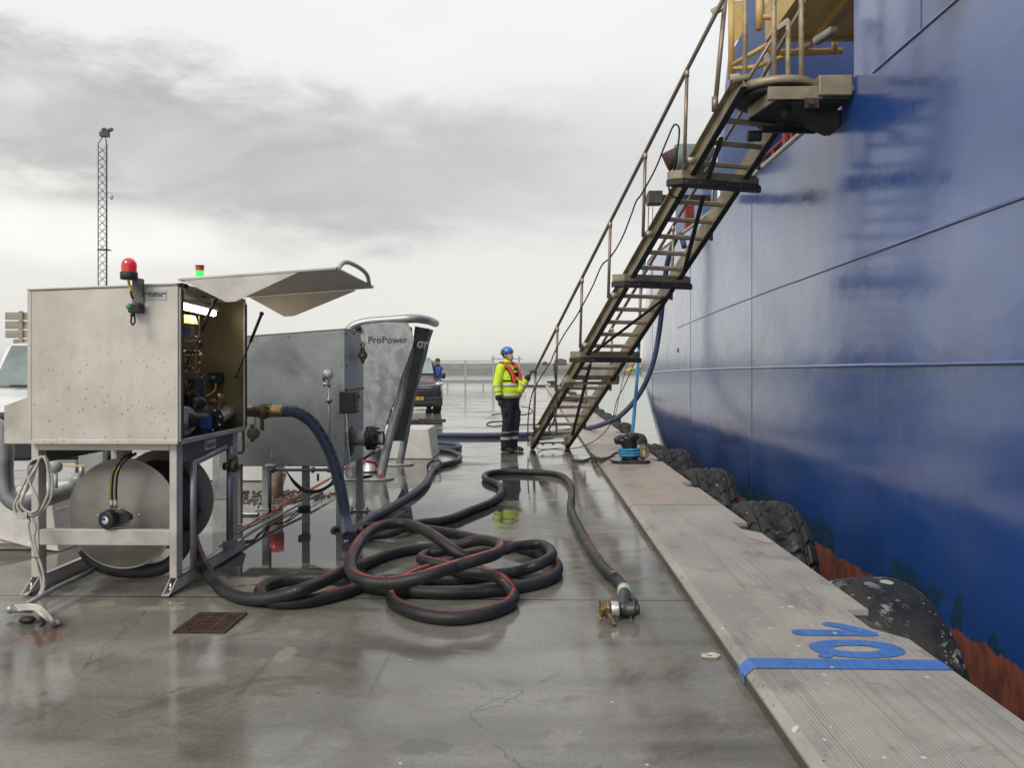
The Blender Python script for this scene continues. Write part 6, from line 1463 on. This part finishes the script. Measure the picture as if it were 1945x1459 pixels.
m = MB(); m.prism([vp(-.2, .28, 1.075), vp(.25, .32, 1.085), vp(.72, .7, 1.16), vp(.6, .78, 1.19), vp(.25, .45, 1.12), vp(-.2, .40, 1.11)], (0, -.002, .014)); dc = m.build('red_bonnet_graphic', simple('dull_red', (.30, .03, .04), .4), van)
m = MB(); 
for k in range(9): x_ = -.12 + .055 * k; m.bar(vp(x_, .34 + .012 * k, 1.105 + .0035 * k), vp(x_ + .035, .36 + .012 * k, 1.112 + .0035 * k), .03, .012)
m.build('white_bonnet_script', M['textw'], dc)
for s_ in (-1, 1):
    for yy3 in (.78, 3.9): wheel(van, vp(s_ * .82, yy3, .33))
van.rotation_euler = (0, 0, math.radians(13))
# white dropside truck
tk = thing('white_truck', 'white dropside truck with dark bumper parked behind the beige cabinet at the left edge', 'truck', (-6.70, 10.3, 0)); TO = Vector(tk.location)
def tprof(l, wv, zlow, zbelt, zroof, wr): return (l, [(wv * .9, zlow), (wv, zlow + .1), (wv, zlow + .3), (wv, (zlow + zbelt) / 2), (wv * .97, zbelt), (wr, max(zbelt + .01, zroof - .06)), (wr * .9, max(zbelt + .02, zroof))])
secs = [tprof(0, .82, .35, .90, .94, .7), tprof(.08, .93, .32, 1.0, 1.03, .78), tprof(.45, .97, .3, 1.08, 1.14, .84), tprof(.7, .97, .3, 1.10, 1.22, .84), tprof(1.2, .97, .3, 1.12, 1.86, .82), tprof(1.6, .97, .3, 1.12, 1.90, .84), tprof(1.85, .97, .3, 1.12, 1.90, .86), tprof(1.9, .95, .32, 1.1, 1.86, .84)]
tol(loft_body(secs), tk).build('cab', M['carwhite'], tk, .02)
def tp(x, y, z): return TO + Vector((x, y, z))
m = MB(); m.prism([tp(-.76, .70, 1.24), tp(.76, .70, 1.24), tp(.72, 1.16, 1.82), tp(-.72, 1.16, 1.82)], (0, -.035, .02)); m.build('windscreen', M['glass'], tk, .01)
m = MB(); m.bar(tp(-.5, .62, 1.26), tp(.6, .62, 1.26), .03, .02); m.build('wiper', M['black'], tk)
m = MB(); m.bx(TO.x - .95, TO.x + .95, TO.y - .07, TO.y + .3, .28, .92); bm_ = m.build('bumper', M['carplast'], tk, .05, 3)
m = MB()
for z0 in (.60, .66, .72, .78): m.bx(TO.x - .9, TO.x + .9, TO.y - .085, TO.y - .06, z0, z0 + .02)
m.build('grille_bars', M['darkgear'], bm_)
for s_ in (-1, 1): m = MB(); m.ball(tp(s_ * .82, .06, .98), (.13, .1, .10)); m.build('headlight', M['lens'], tk)
m = MB(); m.bx(TO.x - 1.0, TO.x + 1.0, TO.y + 2.05, TO.y + 5.0, .75, .85); m.build('bed', M['darkgear'], tk)
m = MB()
for z0 in (1.98, 2.12, 2.26): m.bx(TO.x - 1.22, TO.x + 1.1, TO.y + 2.0, TO.y + 2.05, z0, z0 + .12)
m.bx(TO.x - 1.1, TO.x + 1.1, TO.y + 2.0, TO.y + 2.04, .86, 1.96)
for x_ in (-.98, -.33, .33, .98): m.bx(TO.x + x_ - .03, TO.x + x_ + .03, TO.y + 1.97, TO.y + 2.0, .86, 2.4)
m.build('headboard', M['crate'], tk, .008)
for s_ in (-1, 1):
    for yy3 in (.75, 4.3): wheel(tk, tp(s_ * .86, yy3, .35), .35, .22)
tk.rotation_euler = (0, 0, math.radians(9))

# ------------------------------------------------------------------ far quay furniture
fn = thing('bar_fence', 'tall vertical bar steel fence along the far end of the quay', 'fence', (-7, 60, 0))
m = MB(); x0, x1 = PYp(800, 700, 60).x, PYp(934, 700, 60).x
for zz_ in (.35, 2.02): m.bx(x0, x1, 59.98, 60.02, zz_, zz_ + .06)
m.build('rails', M['fence'], fn)
m = MB(); x_ = x0
while x_ < x1: m.bx(x_ - .014, x_ + .014, 59.985, 60.015, .2, 2.12); x_ += .165
m.build('bars', M['fence'], fn)
for u_ in (884, 936, 830): q = PYp(u_, 700, 60); m = MB(); m.bx(q.x - .05, q.x + .05, 59.94, 60.06, 0, 2.15); m.build('post', M['fence'], fn)
gt = thing('gate_frame', 'taller plain steel gate frame behind the worker at the end of the fence', 'gate', (PYp(962, 700, 60).x, 60, 0))
for u_ in (937, 986): q = PYp(u_, 700, 60); m = MB(); m.bx(q.x - .07, q.x + .07, 59.93, 60.07, 0, 2.45); m.build('post', M['fence'], gt)
m = MB(); a, e = PYp(932, 700, 60).x, PYp(993, 700, 60).x; m.bx(a, e, 59.97, 60.03, 2.18, 2.26); m.build('crossbar', M['fence'], gt)
m = MB(); m.bx(PYp(1000, 0, 60).x, PYp(1110, 0, 64).x, 64.5, 64.6, .0, .16); o = m.build('edge_beam', M['rust']); tag(o, 'low rusty brown edge beam at the far end of the quay', 'beam')
gd_ = thing('guardrail', 'galvanised guardrail running across the far quay in front of the fence', 'guardrail', (-7, 56, 0))
m = MB(); x0, x1 = PYp(835, 700, 56).x, PYp(1000, 700, 56).x
for z0, z1 in ((.60, .70), (.42, .52)): m.bx(x0, x1, 55.95, 56.0, z0, z1)
m.bx(x0, x1, 56.0, 56.02, .5, .62); m.build('rail', M['galv_l'], gd_, .01)
for u_ in (850, 884, 918, 952): q = PYp(u_, 700, 56); m = MB(); m.bx(q.x - .05, q.x + .05, 56.02, 56.1, 0, .62); m.build('post', M['fence'], gd_)
b2o = MB(); q = PYp(1042, 731, 60); b2o.lathe([(.32, 0), (.32, .06), (.2, .08), (.17, .3), (.22, .36), (.24, .45), (.1, .5)], (1.5, 59.5, .085), n=20); b2o.ball((1.25, 59.5, .47), (.2, .16, .1)); o = b2o.build('bollard', M['bollard']); tag(o, 'tiny far black bollard on the kerb near the end of the quay', 'bollard')
m = MB(); q = PZ(1088, 748, .085); m.bx(1.35, 1.85, 43.5, 45, .087, .35); m.bx(1.45, 1.75, 43.7, 44.8, .35, .5); o = m.build('covered_pile', M['wblock'], bevel=.04); tag(o, 'small pale covered pile on the far kerb seen through the gangway', 'pile')
coil((1.5, 33, .1), .35, .05, 2, .03, .08, M['roped'], 'coiled_line', 'dark coil of line on the far kerb seen through the gangway', 'rope')
# lattice mast
ms = thing('lattice_mast', 'tall slender grey lattice mast rising behind the beige cabinet', 'mast', (PYp(198, 700, 60).x, 60, 0))
mx = PYp(198, 700, 60).x; m = MB(); W_ = .32; top = 1.5 + 447 * 60 / 1500
cor = [(-W_, -.28), (W_, -.28), (.05, .30)]
for cx_, cy2 in cor: m.tube([(mx + cx_, 60 + cy2, 0), (mx + cx_, 60 + cy2, top - .6), (mx + cx_ * .3 + .05, 60 + cy2 * .3, top)], .035, 6)
zz_ = 0; k = 0; st_z = .62
lat = MB()
while zz_ < top - .9:
    for a in range(3):
        (ax_, ay_), (bx_, by_) = cor[a], cor[(a + 1) % 3]
        lat.tube([(mx + ax_, 60 + ay_, zz_), (mx + bx_, 60 + by_, zz_ + st_z)], .016, 5, caps=False)
        lat.tube([(mx + bx_, 60 + by_, zz_), (mx + ax_, 60 + ay_, zz_ + st_z)], .016, 5, caps=False)
    zz_ += st_z
m.build('chords', M['mast'], ms); lat.build('lacing', M['mast'], ms)
m = MB(); m.bx(mx - .28, mx + .35, 59.8, 60.2, top, top + .35); m.ob((mx + .3, 60, top + .45), (.35, 0, .12), (0, .12, 0), (0, 0, .10)); m.ball((mx, 60, top + .5), (.22, .2, .2)); m.build('head_gear', M['mast'], ms)
m = MB(); cz = 1.5 + 338 * 60 / 1500; m.tube(catmull([(mx + .3, 59.8, cz), (mx + .55, 59.8, cz + .05), (mx + .68, 59.8, cz - .05)], 5), .035, 8); m.ball((mx + .68, 59.8, cz - .32), (.15, .15, .22)); m.build('camera_dome', M['label_g'], ms)
m = MB(); m.bx(mx - .42, mx + .42, 59.7, 60.3, 1.5 + 228 * 60 / 1500, 1.5 + 228 * 60 / 1500 + .06); m.build('collar', M['mast'], ms)
# buildings on the breakwater
for (u0, u1, v0, lab, mt) in ((1053, 1076, 684, 'low dark shed on the breakwater left of the gangway', 'mast'), (1176, 1186, 686, 'tiny grey hut on the breakwater right of the gangway', 'mast'), (1030, 1040, 689, 'tiny brown cabin on the breakwater beyond the worker', 'rust')):
    a, e = PYp(u0, v0, 376), PYp(u1, v0, 376); m = MB(); m.bx(a.x, e.x, 374, 380, 3.0, a.z); m.prism([(a.x - .2, 373.8, a.z), (e.x + .2, 373.8, a.z), ((a.x + e.x) / 2, 373.8, a.z + .8)], (0, 6.4, 0)); o = m.build('harbour_shed', M[mt]); tag(o, lab, 'shed')
m = MB(); m.bar(PYp(1180, 706, 372), PYp(1212, 696, 372), 1.2, .9); m.bar(PYp(1205, 697, 372), PYp(1216, 694, 372), 1.4, 2.); o = m.build('conveyor', M['yellow']); tag(o, 'yellow inclined conveyor on the far breakwater behind the gangway', 'conveyor')
# ------------------------------------------------------------------ people
def ring_loft(m, rings, n=20):
    """rings: (cx, cy, cz, rx, ry)"""
    vs = []
    for cx, cy, cz, rx, ry in rings:
        for k in range(n):
            t = 2 * PI * k / n; vs.append((cx + rx * math.cos(t), cy + ry * math.sin(t), cz))
    R_ = len(rings)
    fs = [(i * n + k, i * n + (k + 1) % n, (i + 1) * n + (k + 1) % n, (i + 1) * n + k) for i in range(R_ - 1) for k in range(n)]
    fs += [list(range(n - 1, -1, -1)), [(R_ - 1) * n + k for k in range(n)]]
    m.add(vs, fs, True)
def chain(m, pts, n=14):
    """pts: ((x, y, z), radius) as overlapping tapered capsules"""
    for (a, ra), (b, rb) in zip(pts, pts[1:]): m.cyl(a, b, ra, rb, n=n); m.ball(a, ra, 14, 10)
    m.ball(pts[-1][0], pts[-1][1], 14, 10)
def hand(m, wrist, d, palm_n, curl=.5, side=1, s=1.):
    """palm from the wrist along d, five bent fingers"""
    d = Vector(d).normalized(); nrm = Vector(palm_n); nrm = (nrm - d * nrm.dot(d)).normalized(); sd = d.cross(nrm) * side; w0 = Vector(wrist)
    for k, (o_, L_) in enumerate(((-.033, .062), (-.011, .074), (.011, .078), (.033, .068))):
        kn = w0 + d * (.088 * s) + sd * o_ * s; a0 = w0 + sd * o_ * .7 * s
        chain(m, [(a0, .016 * s), (kn, .0135 * s)], 8)
        dd = d; p = kn; rr_ = .0115 * s
        for q in range(3):
            dd = (dd * math.cos(curl * .9) + nrm * math.sin(curl * .9)).normalized(); p2 = p + dd * L_ * s * (.42, .33, .25)[q]
            chain(m, [(p, rr_), (p2, rr_ * .9)], 8); p = p2; rr_ *= .9
    t0 = w0 + d * .025 * s - sd * .03 * s; t1 = t0 + (d * .6 - sd * .7 + nrm * .3).normalized() * .038 * s; t2 = t1 + (d * .75 + nrm * .55).normalized() * .034 * s
    chain(m, [(t0, .017 * s), (t1, .0145 * s), (t2, .012 * s)], 8)
def xform(m, root, phi, start=0):
    Mx = Matrix.Translation(root) @ Matrix.Rotation(phi, 4, 'Z'); 
    for i in range(start, len(m.v)): m.v[i] = Mx @ m.v[i]
    return m
def person(root, phi, label, lh_world=None, le_world=None, style='worker', detail=1):
    root = Vector(root); inv = (Matrix.Translation(root) @ Matrix.Rotation(phi, 4, 'Z')).inverted()
    LS_, RS_ = Vector((-.045, .195, 1.50)), Vector((-.045, -.195, 1.50))
    RE, RW = Vector((-.05, -.30, 1.20)), Vector((.03, -.325, .945))
    if lh_world is not None: LW, LE = inv @ lh_world, inv @ le_world
    else: LE, LW = Vector((.10, .26, 1.24)), Vector((.30, .16, 1.12))
    HC = Vector((-.035, 0, 1.735)); tilt = Matrix.Rotation(math.radians(-14 if style == 'worker' else 22), 3, 'Y')
    fdir = tilt @ Vector((1, 0, 0)); udir = tilt @ Vector((0, 0, 1))
    def hp_(x, y, z): return HC + fdir * x + Vector((0, y, 0)) + udir * z
    def B(m, nm, mt, par=None, **kw): xform(m, root, phi); return m.build(nm, M[mt], par, **kw)
    # continuous body
    m = MB()
    ring_loft(m, [(0, 0, .86, .10, .15), (.01, 0, .95, .12, .165), (.03, 0, 1.08, .13, .155), (0, 0, 1.25, .125, .165), (-.03, 0, 1.42, .11, .18), (-.045, 0, 1.50, .08, .15)])
    chain(m, [((-.05, 0, 1.50), .07), ((-.05, 0, 1.62), .058)])
    hd = MB()
    for (x, y, z, rx, ry, rz) in ((-.012, 0, .02, .098, .078, .105), (.028, 0, -.045, .066, .058, .075), (.052, 0, -.085, .035, .036, .028), (.05, 0, .012, .045, .058, .04)):
        b0_ = len(hd.v); hd.ball((0, 0, 0), (rx, ry, rz), 18, 12)
        for i in range(b0_, len(hd.v)): q = hd.v[i]; hd.v[i] = hp_(q.x + x, q.y + y, q.z + z)
    m.add(hd.v, hd.f, True)
    chain(m, [(hp_(.088, 0, .005), .010), (hp_(.108, 0, -.030), .015), (hp_(.095, 0, -.036), .012)])
    chain(m, [(hp_(.083, -.022, -.062), .010), (hp_(.090, 0, -.060), .011), (hp_(.083, .022, -.062), .010)])
    for s_ in (-1, 1): chain(m, [(hp_(-.005, s_ * .079, .015), .016), (hp_(-.002, s_ * .078, -.018), .011)])
    chain(m, [(LS_, .06), (LE, .045), (LW, .032)]); chain(m, [(RS_, .06), (RE, .045), (RW, .032)])
    lp_ = {}
    for s_ in (-1, 1):
        kn = Vector((.035, s_ * .115, .50)); an = Vector((-.02, s_ * .115, .09)); lp_[s_] = (Vector((0, s_ * .09, .90)), kn, an)
        chain(m, [(lp_[s_][0], .09), (kn, .058), (an, .040)]); chain(m, [(an - Vector((.02, 0, .03)), .036), (an + Vector((.14, 0, -.055)), .030)])
    d_r = (RW - RE).normalized(); d_l = (LW - LE).normalized()
    hs_ = .86 if style == 'worker' else 1.
    if style == 'worker': chain(m, [(RW, .03), (RW + d_r * .05, .025)]); chain(m, [(LW, .03), (LW + d_l * .05, .025)])
    else: hand(m, RW, d_r, (1, .2, 0), .45, 1, hs_); hand(m, LW, d_l, inv.to_3x3() @ Vector((1, .3, -.2)), .85, -1, hs_)
    body = B(m, 'person', 'skin', remesh=.009 if detail else .02, smooth_it=1, origin=root)
    tag(body, label, 'person')
    # face
    for s_ in (-1, 1):
        m = MB(); m.ball(hp_(.083, s_ * .030, .012), (.011, .012, .008), 10, 8); B(m, 'eye', 'black', body)
    m = MB(); m.tube([hp_(.090, -.045, .030), hp_(.097, -.028, .034), hp_(.094, -.012, .030)], .0045, 6); m.tube([hp_(.090, .045, .030), hp_(.097, .028, .034), hp_(.094, .012, .030)], .0045, 6); B(m, 'eyebrows', 'hair', body)
    m = MB(); m.tube([hp_(.092, -.020, -.064), hp_(.101, 0, -.062), hp_(.092, .020, -.064)], .003, 6); B(m, 'mouth', 'shipred', body)
    m = MB(); m.ball((0, 0, 0), (.099, .085, .095), 16, 10)
    for i in range(len(m.v)): q = m.v[i]; m.v[i] = hp_(q.x - .020, q.y, q.z + .032)
    B(m, 'hair', 'hair', body)
    # trousers
    m = MB()
    ring_loft(m, [(0, 0, .80, .13, .19), (.01, 0, .92, .155, .195), (.015, 0, 1.03, .155, .185), (.01, 0, 1.10, .15, .18)])
    for s_ in (-1, 1):
        h_, kn, an = lp_[s_]
        chain(m, [(h_ - Vector((0, 0, .04)), .118), (kn + Vector((.01, 0, .08)), .092), (kn - Vector((.01, 0, .05)), .086), (an + Vector((.01, 0, .10)), .083), (an + Vector((.015, 0, .02)), .080)])
        m.ball(kn + Vector((.02, s_ * .07, .20)), (.05, .045, .08)); 
    tr = B(m, 'trousers', 'navy', body, remesh=.013, smooth_it=3)
    if style == 'worker':
        for s_ in (-1, 1):
            h_, kn, an = lp_[s_]
            for zz_, hh_ in ((.25, .024), (.36, .007)):
                f = (zz_ - an.z) / (kn.z - an.z); c = an.lerp(kn, f); m = MB(); m.lathe([(.0925, -hh_), (.0925, hh_)], c, (0, 0, 1), 24, caps=False); B(m, 'reflective_band', 'reflect', tr)
    # boots
    for s_ in (-1, 1):
        an = lp_[s_][2]; m = MB(); t_ang = s_ * .12
        fx, fy = math.cos(t_ang), math.sin(t_ang)
        def bp_(x, z, r_, w_=0): return (Vector((an.x + fx * x, an.y + fy * x + w_, z)), r_)
        chain(m, [bp_(-.005, .12, .060), bp_(-.03, .055, .052)]); chain(m, [bp_(-.045, .045, .045), bp_(.06, .050, .052), bp_(.165, .042, .044), bp_(.195, .036, .036)])
        for i in range(len(m.v)): m.v[i].z = max(m.v[i].z, .003)
        bt_ = B(m, 'boot', 'boot', body, remesh=.010, smooth_it=1)
    # jacket
    m = MB(); jm = 'hiviz' if style == 'worker' else 'bluecloth'
    ring_loft(m, [(.015, 0, .96, .160, .205), (.02, 0, 1.00, .178, .218), (.035, 0, 1.12, .185, .215), (.02, 0, 1.28, .170, .218), (-.02, 0, 1.42, .145, .225), (-.045, 0, 1.50, .11, .19), (-.05, 0, 1.56, .08, .11)])
    chain(m, [(LS_, .092), (LE, .075), (LE.lerp(LW, .72), .062)]); chain(m, [(RS_, .092), (RE, .078), (RE.lerp(RW, .78), .065)])
    chain(m, [((-.06, 0, 1.55), .085), ((-.055, 0, 1.61), .082)])
    for k in range(14): t = k * 2.4; m.ball((.02 + .15 * math.cos(t), .17 * math.sin(t), 1.05 + .03 * k), (.035, .05, .02), 10, 6)
    jk = B(m, 'jacket', jm, body, remesh=.012, smooth_it=3)
    def cuff(a, b_, f0, f1, r_, mt, nm, par): 
        m = MB(); m.cyl(a.lerp(b_, f0), a.lerp(b_, f1), r_, r_ * .92, n=20); B(m, nm, mt, par)
    if style == 'worker':
        cuff(RE, RW, .72, .98, .066, 'navy', 'dark_cuff', jk); cuff(LE, LW, .62, .98, .060, 'navy', 'dark_cuff', jk)
        cuff(RE, RW, .40, .54, .0765, 'reflect', 'reflective_band', jk); cuff(RE, RW, .05, .16, .0835, 'reflect', 'reflective_band', jk); cuff(LE, LW, .30, .46, .0715, 'reflect', 'reflective_band', jk)
        for zz_, h2, rx, ry in ((1.02, .030, .186, .224), (1.20, .028, .1865, .2235)):
            m = MB(); ring_loft(m, [(.026, 0, zz_ - h2, rx, ry), (.026, 0, zz_ + h2, rx, ry)], 32); B(m, 'reflective_band', 'reflect', jk)
        m = MB(); ring_loft(m, [(.012, 0, .945, .160, .208), (.016, 0, .972, .168, .214)], 30); B(m, 'dark_hem', 'navy', jk)
        m = MB(); ring_loft(m, [(.012, 0, 1.262, .178, .226), (.012, 0, 1.296, .175, .226)], 32); B(m, 'harness_belt', 'black', jk)
        m = MB(); m.bar((.20, -.03, 1.28), (.215, -.02, 1.10), .035, .02, (1, 0, 0)); B(m, 'harness_strap', 'shipred', jk)
        # life vest: horseshoe over the neck
        for s_ in (-1, 1):
            pts = catmull([(-.13, 0, 1.58), (-.125, s_ * .08, 1.585), (-.05, s_ * .135, 1.595), (.045, s_ * .125, 1.53), (.115, s_ * .098, 1.44), (.158, s_ * .090, 1.34), (.175, s_ * .085, 1.25)], 6)
            m = MB(); m.tube(pts, lambda i: .036 + .010 * (i > 14), 12); B(m, 'life_vest', 'vest', jk, remesh=.011, smooth_it=2)
            m = MB(); m.tube([Vector(p) + Vector((-.012, s_ * .032, .0)) for p in pts], .022, 10); B(m, 'vest_backing', 'black', jk)
        m = MB(); m.ball((.125, .02, 1.42), (.045, .05, .11)); B(m, 'open_collar', 'navy', jk)
        m = MB(); ring_loft(m, [(-.055, 0, 1.59, .088, .088), (-.06, 0, 1.645, .095, .095)], 22); B(m, 'collar', 'hiviz', jk)
        # gloves over the hands
        for (W_, E_, dd_, nn_, cu, sd_) in ((RW, RE, d_r, (1, .2, 0), .45, 1), (LW, LE, d_l, inv.to_3x3() @ Vector((1, .3, -.2)), .85, -1)):
            m = MB(); hand(m, W_, dd_, nn_, cu, sd_, 1.12); chain(m, [(W_ - dd_ * .05, .036), (W_ + dd_ * .02, .034)]); B(m, 'glove', 'glove', body, remesh=.007)
        # helmet
        m = MB(); k_ = len(m.v); m.ball((0, 0, 0), (.128, .108, .112), 28, 16)
        for i in range(len(m.v)):
            q = m.v[i]; 
            if q.z < -.012: q.z = -.012 - (-.012 - q.z) * .10
            m.v[i] = hp_(q.x - .018, q.y, q.z + .062)
        hm = B(m, 'helmet', 'helmet', body)
        m = MB(); pts = [hp_(-.018 + .126 * math.cos(t), .108 * math.sin(t), .050 - .012 * math.cos(t)) for t in [2 * PI * i / 32 for i in range(32)]]; m.tube(pts, .007, 8, closed=True); B(m, 'helmet_rim', 'helmet', hm)
        m = MB(); m.prism([hp_(.03, -.1085, .065), hp_(-.05, -.102, .058), hp_(-.045, -.098, .095), hp_(.0, -.100, .10)], (0, -.006, 0)); B(m, 'helmet_vent', 'black', hm)
        m = MB(); m.tube([hp_(-.075, -.088, .045), hp_(-.02, -.085, -.02), hp_(.03, -.06, -.08), hp_(.045, 0, -.112)], .006, 6); B(m, 'chin_strap', 'black', body)
    else:
        m = MB(); ring_loft(m, [(-.055, 0, 1.57, .085, .085), (-.06, 0, 1.63, .088, .088)], 20); B(m, 'collar', 'navy', jk)
    return body
base = PZ(968, 858, 0)
person(base, math.radians(-38), 'man in yellow hi-vis jacket, red life vest and blue helmet holding the gangway handrail', P(1004, 715, 14.06), P(989, 740, 14.12))
person(P(829, 700, 27.6) * Vector((1, 1, 0)) if 0 else Vector((P(829, 700, 27.6).x, P(829, 700, 27.6).y, 0)), math.radians(215), 'man in blue jacket standing beyond the black van looking down', style='other', detail=0)
# ------------------------------------------------------------------ haze over the harbour
HAZE = 0.0005
hz_ = MB(); hz_.bx(-1480, 1480, -55, 3400, -7, 26)
ho = hz_.build('haze', None, origin=(0, 0, 0)); ho['kind'] = 'stuff'
hm_ = bpy.data.materials.new('haze_air'); hm_.use_nodes = True; nt_ = hm_.node_tree; nt_.nodes.clear()
vo = nt_.nodes.new('ShaderNodeVolumePrincipled'); vo.inputs['Color'].default_value = (.97, .975, .96, 1); vo.inputs['Density'].default_value = HAZE
oo = nt_.nodes.new('ShaderNodeOutputMaterial'); nt_.links.new(vo.outputs[0], oo.inputs['Volume']); ho.data.materials.append(hm_)
